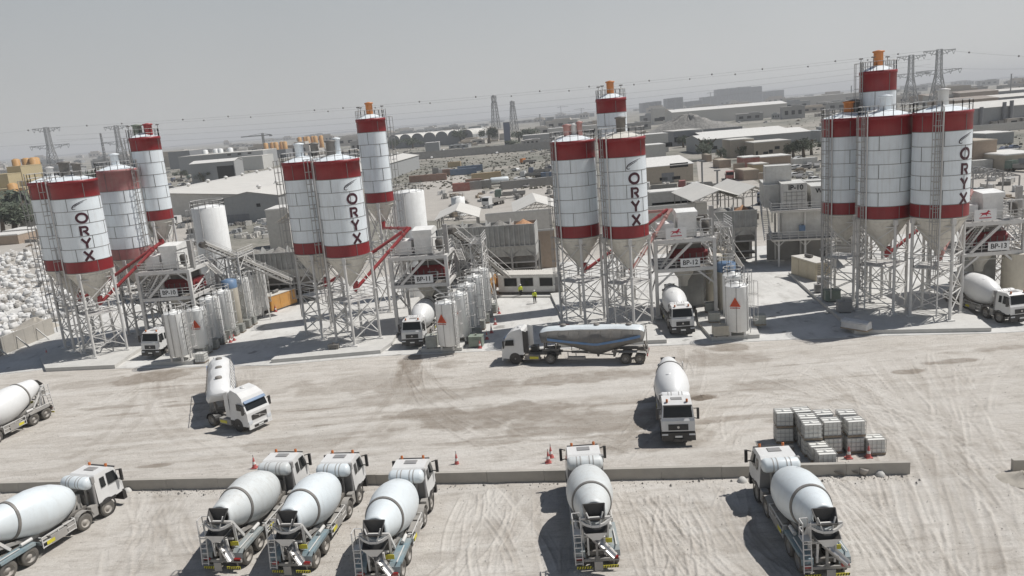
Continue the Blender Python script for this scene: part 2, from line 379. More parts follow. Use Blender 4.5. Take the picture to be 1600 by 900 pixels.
me.loops.add(ff.size); me.loops.foreach_set('vertex_index', ff.ravel().astype(np.int32)); me.polygons.add(len(ff))
me.polygons.foreach_set('loop_start', np.arange(0, ff.size, 4, dtype=np.int32)); me.polygons.foreach_set('loop_total', np.full(len(ff), 4, dtype=np.int32))
me.polygons.foreach_set('use_smooth', np.ones(len(ff), dtype=bool)); me.update(); me.validate()
for nm, arr in (('damp', DAMP), ('pale', PALE), ('tread', TONE)):
    at_ = me.attributes.new(nm, 'FLOAT', 'POINT'); buf = np.zeros(len(vv), np.float32); buf[:arr.size] = np.clip(arr, -1, 1).ravel(); at_.data.foreach_set('value', buf)
gm = bpy.data.materials.new('sand_ground'); gm.use_nodes = True; MATS['sand_ground'] = gm
nt = gm.node_tree; N = nt.nodes; L = nt.links; b = N['Principled BSDF']; b.inputs['Roughness'].default_value = .95; b.inputs['Specular IOR Level'].default_value = .15
geo = N.new('ShaderNodeNewGeometry'); pos = geo.outputs['Position']
def noise(sc, det=6, rough=.6, stretch=None):
    n = N.new('ShaderNodeTexNoise'); n.inputs['Scale'].default_value = sc; n.inputs['Detail'].default_value = det; n.inputs['Roughness'].default_value = rough
    if stretch:
        mp = N.new('ShaderNodeMapping'); mp.inputs['Scale'].default_value = stretch; mp.inputs['Rotation'].default_value = (0, 0, R(8)); L.new(pos, mp.inputs[0]); L.new(mp.outputs[0], n.inputs['Vector'])
    else: L.new(pos, n.inputs['Vector'])
    return n.outputs[0]
def rng(v, a, b_, c, d):
    m = N.new('ShaderNodeMapRange'); m.inputs[1].default_value = a; m.inputs[2].default_value = b_; m.inputs[3].default_value = c; m.inputs[4].default_value = d; L.new(v, m.inputs[0]); return m.outputs[0]
def mixc(f, a, b_):
    m = N.new('ShaderNodeMix'); m.data_type = 'RGBA'
    for s_, v in ((0, f), (6, a), (7, b_)):
        if hasattr(v, 'is_output') or not isinstance(v, (tuple, float, int)): L.new(v, m.inputs[s_])
        else: m.inputs[s_].default_value = (*v, 1) if isinstance(v, tuple) else v
    return m.outputs[2]
def attr(n): 
    a = N.new('ShaderNodeAttribute'); a.attribute_name = n; return a.outputs['Fac']
def mth(op, a, b_):
    m = N.new('ShaderNodeMath'); m.operation = op; m.use_clamp = False
    for s_, v in ((0, a), (1, b_)):
        if isinstance(v, (float, int)): m.inputs[s_].default_value = v
        else: L.new(v, m.inputs[s_])
    return m.outputs[0]
c0 = mixc(rng(noise(.12, 8, .65), .35, .65, 0, 1), (.475, .442, .40), (.58, .548, .505))
c0 = mixc(rng(noise(.9, 8, .7, (.25, 1.2, 1)), .42, .72, 0, .55), c0, (.41, .37, .32))
c0 = mixc(rng(noise(3.2, 8, .75), .5, .72, 0, .4), c0, (.60, .57, .525))
c0 = mixc(rng(noise(.8, 9, .78, (.35, 1.5, 1)), .50, .66, 0, .62), c0, (.27, .24, .205))
c0 = mixc(rng(noise(2.6, 7, .75, (.5, 1.3, 1)), .54, .68, 0, .55), c0, (.25, .222, .19))
c0 = mixc(rng(noise(.5, 7, .7, (.3, 1.4, 1)), .52, .66, 0, .6), c0, (.60, .575, .535))
c0 = mixc(rng(noise(9.0, 4, .7), .58, .74, 0, .4), c0, (.27, .24, .205))
c0 = mixc(rng(noise(5.5, 6, .8), .48, .66, 0, .34), c0, (.33, .30, .26))
c0 = mixc(rng(noise(7.5, 5, .8), .54, .68, 0, .5), c0, (.62, .595, .555))
c0 = mixc(rng(attr('tread'), 0, 1, 0, .3), c0, (.60, .575, .53))
c0 = mixc(rng(attr('tread'), 0, -1, 0, .42), c0, (.30, .265, .225))
c0 = mixc(mth('MULTIPLY', attr('pale'), .6), c0, (.60, .575, .535))
c0 = mixc(mth('MULTIPLY', attr('damp'), .9), c0, (.20, .165, .13))
# beyond the yard: scrub, dirt and bare sand
sep = N.new('ShaderNodeSeparateXYZ'); L.new(pos, sep.inputs[0])
far = rng(sep.outputs[1], 125, 165, 0, 1)
d0 = mixc(rng(noise(.03, 8, .7), .42, .6, 0, 1), (.30, .28, .245), (.17, .168, .145))
d0 = mixc(rng(noise(.25, 6, .75), .48, .62, 0, .6), d0, (.12, .122, .098))
d0 = mixc(rng(noise(.012, 5, .6), .52, .6, 0, .7), d0, (.36, .33, .29))
c0 = mixc(far, c0, d0)
L.new(c0, b.inputs['Base Color'])
hb = mth('ADD', mth('MULTIPLY', noise(2.5, 8, .75), .6), mth('MULTIPLY', noise(14, 5, .7), .25))
bp = N.new('ShaderNodeBump'); bp.inputs['Strength'].default_value = .9; bp.inputs['Distance'].default_value = .16; L.new(hb, bp.inputs['Height']); L.new(bp.outputs[0], b.inputs['Normal'])
me.materials.append(gm)
g = bpy.data.objects.new('ground', me); COL.objects.link(g); tag(g, 'dusty pale sand ground of the yard crossed by tyre tracks', None, None, 'structure')
def GV(px, py): p = at(px, py); return (p.x, p.y)
# concrete apron behind the road, and the raised slabs that carry the plants
cm = bpy.data.materials.new('apron_concrete'); cm.use_nodes = True; MATS['apron_concrete'] = cm
nt = cm.node_tree; N = nt.nodes; L = nt.links; b = N['Principled BSDF']; b.inputs['Roughness'].default_value = .9
geo = N.new('ShaderNodeNewGeometry'); pos = geo.outputs['Position']
c0 = mixc(rng(noise(.2, 8, .7), .35, .65, 0, 1), (.50, .49, .465), (.62, .61, .585))
c0 = mixc(rng(noise(.7, 8, .75, (.8, .35, 1)), .5, .68, 0, .6), c0, (.30, .285, .26))
c0 = mixc(rng(noise(.35, 3, .5), .66, .69, 0, .65), c0, (.17, .16, .145))
c0 = mixc(rng(noise(5, 6, .7), .5, .75, 0, .35), c0, (.56, .54, .50))
L.new(c0, b.inputs['Base Color'])
bp = N.new('ShaderNodeBump'); bp.inputs['Strength'].default_value = .3; bp.inputs['Distance'].default_value = .04; L.new(noise(3, 8, .7), bp.inputs['Height']); L.new(bp.outputs[0], b.inputs['Normal'])
fl = [GV(-60, 592), GV(65, 578), GV(425, 571), GV(600, 556), GV(760, 549), GV(1045, 540), GV(1190, 533), GV(1345, 526), GV(1550, 521), GV(1680, 514)]
ap = MB(); poly = fl+[(75, 128), (-110, 128)]
ap.add([(x, y, .05) for x, y in poly], [tuple(range(len(poly)))])
ap.add([(x, y, .05) for x, y in fl]+[(x, y-.12, -.15) for x, y in fl], [(i, i+len(fl), i+1+len(fl), i+1) for i in range(len(fl)-1)])
ap.build('concrete_apron', 'apron_concrete', kind='structure', label='pale stained concrete paving between the concrete plants')
def slab(poly, h=.45):
    m = MB(); m.prism(poly, -.1, h); o = m.build('concrete_slab', 'concrete', kind='structure', label='raised concrete slab under a plant'); 
    return o
A10 = [GV(72, 581), GV(180, 576), GV(214, 553)]; slab(A10+[(A10[2][0]+1.5, 112), (A10[0][0]-2, 112), GV(63, 562)])
B10 = [GV(237, 572), GV(302, 570)]; slab(B10+[(-35.2, 116), (-39.5, 116)])
A11 = [GV(424, 568), GV(595, 553), GV(613, 540)]; slab(A11+[(A11[2][0]+1, 110), (-27.5, 110), GV(450, 547)])
B11 = [GV(658, 551), GV(722, 549)]; slab(B11+[(-2.2, 108), (-7.2, 108)])
A12 = [GV(868, 544), GV(1042, 537)]; slab(A12+[(15.9, 104), (5.2, 104), GV(884, 514)])
B12 = [GV(1112, 533), GV(1187, 529)]; slab(B12+[(31.5, 108), (25.2, 108), GV(1092, 510)])
A13 = [GV(1335, 523), GV(1549, 519), GV(1512, 490)]; slab(A13+[(50.0, 104), (39.5, 104), GV(1232, 430)])
# ------------------------------------------------------------------ low kerb wall across the yard
k0, k1 = at(-40, 770), at(1421, 739)
dv = (k1-k0); Lk = dv.length; kz = math.atan2(dv.y, dv.x)
kw = MB()
npan = 17
for i in range(npan):
    a, b_ = Lk*i/npan, Lk*(i+1)/npan-.02
    kw.box(a, b_, -.16, .16, -.2, .80+rt.uniform(-.015, .015))
kwo = kw.build('concrete_wall', 'concrete_wall', loc=k0, rz=kz, label='long low concrete kerb wall running across the yard behind the parked trucks', cat='wall')
# ------------------------------------------------------------------ cement silos
SLAB = .45
def on_cyl(mb, r, az, z, pts, closed=False):
    """flat lettering bent round a cylinder: pts are (u, v) polygons"""
    vs = []
    for u, v in pts:
        t = az+u/r; vs.append((math.sin(t)*r, -math.cos(t)*r, z+v))
    mb.add(vs, [tuple(range(len(vs)))])
def stroke(mb, r, az, z, pts, w, lift=0):
    pts = [Vector(p) for p in pts]; n = len(pts); L_, R_ = [], []
    q_ = [pts[0]]
    for a, b in zip(pts, pts[1:]):
        k_ = max(1, int((b-a).length/.14))
        q_ += [a.lerp(b, (i+1)/k_) for i in range(k_)]
    pts = q_; n = len(pts)
    closed = (pts[0]-pts[-1]).length < 1e-6
    for i, p in enumerate(pts):
        if closed: a, b = pts[i-1 if i > 0 else n-2], pts[i+1 if i < n-1 else 1]
        else: a, b = pts[max(i-1, 0)], pts[min(i+1, n-1)]
        d = (b-a).normalized(); q = Vector((-d.y, d.x))*w/2; L_.append(p+q); R_.append(p-q)
    for i in range(n-1): on_cyl(mb, r+lift, az, z, [L_[i], R_[i], R_[i+1], L_[i+1]])
def arc(cx, cy, rx, ry, a, b, n=18): return [(cx+rx*math.cos(R(a+(b-a)*i/n)), cy+ry*math.sin(R(a+(b-a)*i/n))) for i in range(n+1)]
def oryx(mb, r, az, ztop, h=1.12, pitch=1.47):
    w = .27; hw = .46
    z = ztop-h/2
    stroke(mb, r, az, z, arc(0, 0, .56, .50, 90, 450, 28), w)
    z -= pitch; stroke(mb, r, az, z, [(-hw+.1, -h/2), (-hw+.1, h/2)], w)
    stroke(mb, r, az, z, [(-hw+.1, h/2-w/2), (.08, h/2-w/2)]+arc(.08, .18, .29, .25, 90, -90, 10)+[(-.15, -.07)], w*.9, .002)
    stroke(mb, r, az, z, [(.02, -.06), (.40, -h/2)], w, .004)
    z -= pitch; stroke(mb, r, az, z, [(-hw, h/2), (0, -.02)], w); stroke(mb, r, az, z, [(hw, h/2), (0, -.02)], w, .004); stroke(mb, r, az, z, [(0, .06), (0, -h/2)], w, .008)
    z -= pitch; stroke(mb, r, az, z, [(-hw, h/2), (hw, -h/2)], w); stroke(mb, r, az, z, [(hw, h/2), (-hw, -h/2)], w, .004)
def emblem(mb, r, az, z):
    """the curved horn mark above the lettering"""
    def horn(pts, ws):
        pts = [Vector(p) for p in pts]
        for i in range(len(pts)-1):
            d = (pts[i+1]-pts[i]).normalized(); q = Vector((-d.y, d.x))
            on_cyl(mb, r, az, z, [pts[i]+q*ws[i]/2, pts[i]-q*ws[i]/2, pts[i+1]-q*ws[i+1]/2, pts[i+1]+q*ws[i+1]/2])
    horn([(-.78, -.42), (-.80, -.25), (-.66, -.05), (-.40, .12), (0, .30), (.45, .45), (.95, .56)], [.10, .13, .12, .10, .07, .05, .02])
    horn([(-.62, -.22), (-.35, 0), (.05, .18), (.50, .35)], [.03, .08, .06, .02])
    horn([(-.78, -.42), (-.60, -.46), (-.45, -.40)], [.08, .08, .03])
def ladder_mb(x, y, z0, z1, nx, ny, w=.42, cage=True, cz=None, rung=.6):
    """ladder on a wall whose outward direction is nx, ny"""
    m = MB(); tx, ty = -ny, nx
    for s in (-1, 1): m.bar((x+tx*s*w/2, y+ty*s*w/2, z0), (x+tx*s*w/2, y+ty*s*w/2, z1), .06)
    z = z0+.3
    while z < z1: m.bar((x-tx*w/2, y-ty*w/2, z), (x+tx*w/2, y+ty*w/2, z), .045); z += rung
    if cage:
        z = cz or z0+2.4; R0 = .42; cx, cy = x+nx*.38, y+ny*.38
        ang = math.atan2(ny, nx); hoops = []
        while z <= z1+.05:
            pts = [Vector((cx+math.cos(ang+t)*R0, cy+math.sin(ang+t)*R0, z)) for t in np.linspace(-2.2, 2.2, 8)]
            for a, b in zip(pts, pts[1:]): m.bar(a, b, .05)
            hoops.append(pts); z += 1.35
        for k in (1, 3, 4, 6):
            if len(hoops) > 1: m.bar(hoops[0][k], hoops[-1][k], .045)
    return m
def silo(name, label, c, r, zt, za, zb, zr, zc, red='silo_red', az=None, filt=('steel_dark', .42, 1.3), letters=False, ladder=None, pipe=None, legr=None, brace=True, courses=5, group=None, foot=SLAB, roof='silo_white', lamps=False, legz=None, rail=True):
    t = thing(name, label, 'silo', (c[0], c[1], 0), 0, group)
    n = 48
    m = MB(); m.lathe([(r, zr), (r, zb)], n, cap0=False); m.build('lower_band', red, t)
    m = MB(); m.lathe([(r, zb), (r, za)], n); m.build('shell', 'silo_white', t)
    m = MB(); m.lathe([(r, za), (r, zt-.35), (r+.06, zt-.35), (r+.06, zt), (r-.1, zt+.02)], n, smooth=False); m.s = [True]*len(m.s); m.build('upper_band', red, t)
    m = MB(); rnd = random.Random(int(c[0]*10)+int(c[1]))
    ch = (za-zb)/courses
    for i in range(courses+1): m.ring(r+.008, zb+ch*i, .016, .055, n)
    m.ring(r+.01, zr, .02, .08, n)
    o = rnd.uniform(0, 6)
    for i in range(-1, courses+1):
        z0, z1 = (zr, zb) if i < 0 else ((za, zt-.35) if i == courses else (zb+ch*i, zb+ch*(i+1)))
        for k in range(4):
            a = o+(i % 2)*R(45)+k*R(90); m.bar((math.cos(a)*(r+.006), math.sin(a)*(r+.006), z0), (math.cos(a)*(r+.006), math.sin(a)*(r+.006), z1), .05)
    m.build('panel_seams', 'seam', t)
    m = MB(); hz = (zr-zc); m.lathe([(r, zr), (r*.93, zr-.35), (r*.55, zr-hz*.58), (.32, zc), (.32, zc-.35)], 32, cap1=True)
    for f in (.0, .35, .7): 
        rr = r*.93+(r*.32-r*.93)*f; m.ring(rr+.02, zr-.35-(hz-.9)*f, .03, .07, 32)
    for k in range(8): 
        a = k*R(45)+.3; m.bar((math.cos(a)*r*.945, math.sin(a)*r*.945, zr-.35), (math.cos(a)*.36, math.sin(a)*.36, zc), .05)
    m.build('hopper_cone', 'silo_cream', t)
    m = MB(); m.lathe([(r-.06, zt+.0), (r*.3, zt+.55), (.0, zt+.62)], 32); m.build('roof', roof, t)
    if filt:
        for i, (fm, fr, fh, fx, fy) in enumerate(filt if isinstance(filt, list) else [(filt[0], filt[1], filt[2], 0, 0)]):
            m = MB(); m.lathe([(fr, zt+.2), (fr, zt+.45+fh), (fr*1.25, zt+.47+fh), (fr*1.25, zt+.62+fh), (fr*.2, zt+.72+fh)], 16, (fx, fy, 0), smooth=True); m.build('dust_filter', fm, t)
    if rail:
        m = MB(); k = 18; pts = [(math.cos(a)*(r-.05), math.sin(a)*(r-.05), zt+.02) for a in np.linspace(0, 2*math.pi, k+1)]
        railing(m, pts, 1.0, 3, .03); m.build('railing', 'steel_pale', t)
    if lamps:
        for a in (.6, 2.4, 4.0): 
            m = MB(); x, y = math.cos(a)*(r-.05), math.sin(a)*(r-.05); m.bar((x, y, zt), (x, y, zt+1.45), .05); m.box(x-.2, x+.2, y-.1, y+.1, zt+1.4, zt+1.52); m.build('floodlight', 'steel_dark', t)
    lr = legr or r; lz = legz or zr-.5; fl = foot
    for k in range(4):
        a = k*math.pi/2-math.pi/2; x, y = math.cos(a)*lr, math.sin(a)*lr
        m = MB(); m.tube((x, y, fl), (x, y, lz), .155, 10); m.box(x-.38, x+.38, y-.38, y+.38, fl-.05, fl+.12); m.box(x-.25, x+.25, y-.25, y+.25, zr*.6, zr*.6+.07)
        m.box(x-.2, x+.2, y-.2, y+.2, lz-.15, lz+.45); m.build('leg', 'steel_pale', t)
    if brace:
        m = MB(); P = [Vector((math.cos(k*math.pi/2)*lr, math.sin(k*math.pi/2)*lr, 0)) for k in range(4)]
        lv = [fl+.7, fl+(lz-fl)*.27, fl+(lz-fl)*.52, fl+(lz-fl)*.66, lz-.4]
        for i in range(4):
            a, b = P[i], P[(i+1) % 4]
            for z0, z1 in zip(lv, lv[1:]):
                u0, u1 = Vector((0, 0, z0)), Vector((0, 0, z1))
                if z1-z0 > 1.6 or z0 > lv[2]: m.bar(a+u0, b+u1, .085); m.bar(b+u0, a+u1, .085)
                m.bar(a+u1, b+u1, .10)
        m.build('cross_bracing', 'steel_pale', t)
        m = MB(); z = lv[2]; q = lr*.92
        m.add([(q, 0, z), (0, q, z), (-q, 0, z), (0, -q, z)]+[(q, 0, z-.1), (0, q, z-.1), (-q, 0, z-.1), (0, -q, z-.1)], [(0, 1, 2, 3), (7, 6, 5, 4), (0, 4, 5, 1), (1, 5, 6, 2), (2, 6, 7, 3), (3, 7, 4, 0)])
        m.build('service_deck', 'steel_pale', t)
        m = MB(); railing(m, [(0, -q, z), (q, 0, z), (0, q, z), (-q, 0, z), (0, -q, z)], 1.0, 1.6, .028); m.build('deck_railing', 'steel_pale', t)
    if ladder is not None:
        a = R(ladder); nx, ny = math.sin(a), -math.cos(a)
        ladder_mb(nx*(r+.16), ny*(r+.16), 3.0, zt+1.1, nx, ny).build('caged_ladder', 'steel_grey', t)
    if pipe is not None:
        a = R(pipe); nx, ny = math.sin(a)*(r+.14), -math.cos(a)*(r+.14); m = MB(); m.tube((nx, ny, .9), (nx, ny, zt+.4), .075, 8); m.tube((nx, ny, zt+.4), (nx*.5, ny*.5, zt+.6), .075, 8); m.build('filling_pipe', 'steel_pale', t)
    if letters is not None and letters is not False:
        a = R(letters); m = MB(); oryx(m, r+.022, a, za-1.72); m.build('lettering', 'lettering', t)
        m = MB(); emblem(m, r+.022, a, za-.8); m.build('emblem', 'emblem_dark', t)
    return t
BG = dict(zt=21.3, za=19.3, zb=12.0, zr=10.65, zc=7.3)
TG = dict(zt=25.6, za=23.9, zb=16.25, zr=14.95, zc=12.0)
dk = ('steel_dark', .45, 1.3)
S10F, S11F, S12F, S13F = (-50.0, 92.2), (-18.35, 88.0), (13.0, 84.9), (44.4, 79.2)
silo('cement_silo', 'front red and white silo with vertical maroon letters, in the leftmost plant', S10F, 2.6, letters=33, ladder=-60, pipe=-50, filt=[('steel_dark', .45, 1.25, .9, -.2), ('steel_dark', .55, 1.5, -.9, .5)], group='lettered cement silos', **BG)
silo('cement_silo', 'red and white silo half hidden at the left behind the leftmost lettered silo', (-54.3, 95.6), 2.55, ladder=-56, filt=('steel_pale', .4, 1.0), **BG)
silo('cement_silo', 'silo with faded dusty pink bands behind the leftmost lettered silo', (-48.6, 100.3), 2.4, red='silo_pale_red', filt=('silo_white', .5, 1.3), ladder=70, **{**BG, 'zt': 21.9})
silo('tall_cement_silo', 'tall slim silo with a dark green and red filter on top, at the leftmost plant', (-45.6, 103.0), 1.85, filt=[('green_box', .55, 1.0, -.7, 0), ('tube_red', .5, 1.0, .8, -.3)], ladder=-60, lamps=True, group='tall slim cement silos', **TG)
silo('cement_silo', 'front red and white lettered silo of the second plant from the left', S11F, 2.55, letters=41, ladder=-72, pipe=-58, filt=[('steel_dark', .5, 1.5, -.4, 0), ('silo_white', .4, 1.7, .1, .9)], group='lettered cement silos', **BG)
silo('cement_silo', 'plain red and white silo beside the lettered one of the second plant', (-22.9, 92.2), 2.55, ladder=-68, filt=[('silo_white', .5, 1.4, -.4, 0), ('steel_dark', .45, 1.3, 1.3, .3)], **BG)
silo('tall_cement_silo', 'tall slim silo with orange filter rising over the second plant from the left', (-16.3, 102.4), 1.85, filt=('orange', .44, 1.35), lamps=True, ladder=100, group='tall slim cement silos', **TG)
silo('cement_silo', 'front red and white lettered silo standing behind the bulk tanker', S12F, 2.5, letters=19, ladder=-62, pipe=-46, filt=('steel_dark', .5, 1.5), roof='silo_cream', group='lettered cement silos', **BG)
silo('cement_silo', 'plain silo left of the lettered one behind the bulk tanker, orange filter on its roof', (8.0, 88.0), 2.5, ladder=-66, pipe=-50, filt=[('tube_red_faded', .42, 1.1, -.5, 0), ('steel_pale', .4, 1.1, .25, .2), ('tube_red_faded', .3, 1.3, .9, 0)], **BG)
silo('tall_cement_silo', 'tall slim silo with orange filter behind the silos of the third plant', (13.75, 96.6), 1.8, filt=('orange', .44, 1.35), lamps=True, group='tall slim cement silos', **TG)
silo('cement_silo', 'front red and white lettered silo at the far right plant', S13F, 2.68, letters=22, ladder=-36, pipe=-27, filt=('steel_pale', .5, 1.5), group='lettered cement silos', **{**BG, 'zt': 21.5, 'za': 19.6, 'zb': 12.4, 'zr': 11.05})
silo('cement_silo', 'middle silo of the row of three at the far right plant', (40.6, 83.2), 2.68, ladder=-72, pipe=-62, filt=('silo_white', .55, 1.4), **{**BG, 'zt': 21.4, 'za': 19.4, 'zb': 12.1, 'zr': 10.75})
silo('cement_silo', 'rear left silo of the row of three at the far right plant, with orange filter', (38.9, 88.9), 2.55, ladder=-66, pipe=-54, filt=[('orange', .5, 1.1, .3, 0), ('steel_dark', .55, 1.2, 1.1, .4)], **BG)
silo('tall_cement_silo', 'tall slim silo with orange filter behind the row of three at the far right', (42.6, 89.2), 1.9, filt=('orange', .5, 1.5), lamps=True, ladder=-80, group='tall slim cement silos', **{**TG, 'zt': 26.1})
# ------------------------------------------------------------------ trucks
def wheel(parent, x, y, r=.52, wd=.32, side=1):
    m = MB(); a = wd/2
    m.lathe([(r*.62, -a), (r*.9, -a), (r, -a*.7), (r, a*.7), (r*.9, a), (r*.62, a)], 22, (0, 0, 0), (1, 0, 0))
    wo = m.build('wheel', 'rubber', parent, (x, y, r))
    q = a*side
    m = MB(); m.lathe([(r*.64, q*.92), (r*.58, q*.55), (r*.30, q*.45), (r*.24, q*1.0), (.01, q*1.05)], 20, (0, 0, 0), (1, 0, 0))
    m.build('rim', 'rim_grey', wo)
    return wo
def dualwheel(parent, x, y, r=.52, side=1):
    m = MB()
    for c_ in (-.16, .16):
        m.lathe([(r*.62, c_-.14), (r*.9, c_-.14), (r, c_-.1), (r, c_+.1), (r*.9, c_+.14), (r*.62, c_+.14)], 22, (0, 0, 0), (1, 0, 0))
    wo = m.build('wheel', 'rubber', parent, (x, y, r))
    m = MB(); q = side
    m.lathe([(r*.64, .29*q), (r*.58, .12*q), (r*.36, .05*q), (r*.30, .2*q), (.01, .22*q)], 20, (0, 0, 0), (1, 0, 0)); m.build('rim', 'rim_grey', wo)
    return wo
def loftx(prof, hw, flags=None):
    """cab shell: side outline of (y, z) with half-width hw(z), closed by side panels"""
    m = MB(); n = len(prof)
    vs = [(-hw(z), y, z) for y, z in prof]+[(hw(z), y, z) for y, z in prof]
    for i in range(n):
        j = (i+1) % n; m.k = (flags or {}).get(i, 0); m.add([vs[i], vs[n+i], vs[n+j], vs[j]], [(0, 1, 2, 3)])
    m.k = 0; m.add(vs[:n], [tuple(range(n))]); m.add(vs[n:], [tuple(range(n-1, -1, -1))])
    return m
def cab_mixer(root, grille_mark='wedge'):
    hw = lambda z: 1.2 if z < 1.9 else 1.2-(z-1.9)*.13
    prof = [(2.62, 1.05), (2.62, 2.86), (2.80, 3.0), (3.9, 3.02), (4.22, 2.86), (4.47, 1.98), (4.56, 1.82), (4.62, 1.1), (4.1, 1.05)]
    cab = loftx(prof, hw, {0: 1}).build('cab', ['truck_white', 'cab_grey'], root)
    # windscreen, side glass, roof hatch
    def P(y, z, s=1, off=.008): return (s*(hw(z)+off), y, z)
    n = Vector((0, .94, .27))*.012
    ws = [Vector((-1.06, 4.455, 2.03)), Vector((1.06, 4.455, 2.03)), Vector((.98, 4.245, 2.80)), Vector((-.98, 4.245, 2.80))]
    m = MB(); m.quad(*[v+n for v in ws]); m.build('windscreen', 'glass_dark', cab)
    for s in (-1, 1):
        m = MB(); q = [P(3.55, 1.98, s), P(4.36, 1.98, s), P(4.17, 2.70, s), P(3.55, 2.74, s)]; q = q if s > 0 else q[::-1]; m.quad(*q)
        q = [P(3.02, 2.02, s), P(3.38, 2.02, s), P(3.38, 2.66, s), P(3.02, 2.66, s)]; q = q if s > 0 else q[::-1]; m.quad(*q); m.build('side_window', 'glass_dark', cab)
        m = MB(); x = s*1.2
        m.bar((s*1.14, 4.30, 2.62), (s*1.46, 4.40, 2.66), .05); m.bar((s*1.18, 4.42, 1.98), (s*1.46, 4.46, 1.92), .05)
        m.box(s*1.46-.09, s*1.46+.09, 4.33, 4.45, 1.90, 2.68); m.build('mirror', 'black_plastic', cab)
        m = MB(); m.box(s*.98-.22, s*.98+.22, 4.62, 4.70, .74, .95); m.build('headlight', 'lamp_glass', cab)
        m = MB(); m.lathe([(.085, 3.0), (.085, 3.06)], 12, (s*.72, 4.0, 0), cap1=True); m.lathe([(.085, 3.06), (.085, 3.19), (.03, 3.21)], 12, (s*.72, 4.0, 0)); m.build('beacon', 'amber', cab)
        m = MB(); m.lathe([(.62, -.02), (.62, .02), (.54, .02), (.54, -.02), (.62, -.02)], 20, (s*1.2, 3.2, .62), (s, 0, 0), smooth=False, a0=0, a1=math.pi*2); m.box(s*1.19-.05, s*1.19+.05, 2.62, 3.9, .95, 1.12)
        m.build('wheel_arch', 'black_plastic', cab)
    m = MB(); m.box(-.42, .42, 3.25, 3.72, 3.02, 3.06, .03); m.build('roof_hatch', 'cab_grey', cab)
    m = MB(); m.box(-1.24, 1.24, 4.42, 4.72, .46, 1.02, .03); m.box(-1.2, 1.2, 4.45, 4.60, 1.0, 1.16); m.box(-.35, .35, 4.6, 4.82, .42, .6); m.build('bumper', 'black_plastic', cab)
    m = MB(); m.xprism([(4.56, 1.18), (4.64, 1.18), (4.60, 1.60), (4.52, 1.60)], -.72, .72); m.build('grille', 'black_plastic', cab)
    m = MB(); m.lathe([(.09, 0), (.09, .03)], 12, (0, 4.63, 1.40), (0, 1, 0), cap1=True); m.build('emblem', 'metal_shiny', cab)
    m = MB(); m.box(-.26, .26, 4.72, 4.74, .68, .82); m.build('licence_plate', 'white_plain', cab)
    m = MB(); m.box(-1.02, 1.02, 4.24, 4.40, 2.80, 2.87); m.build('sun_visor', 'black_plastic', cab)
    m = MB(); m.tube((1.08, 2.50, 1.0), (1.08, 2.50, 2.9), .09, 8); m.box(.95, 1.2, 2.40, 2.62, 2.6, 3.0); m.build('air_intake', 'cab_grey', cab)
    return cab
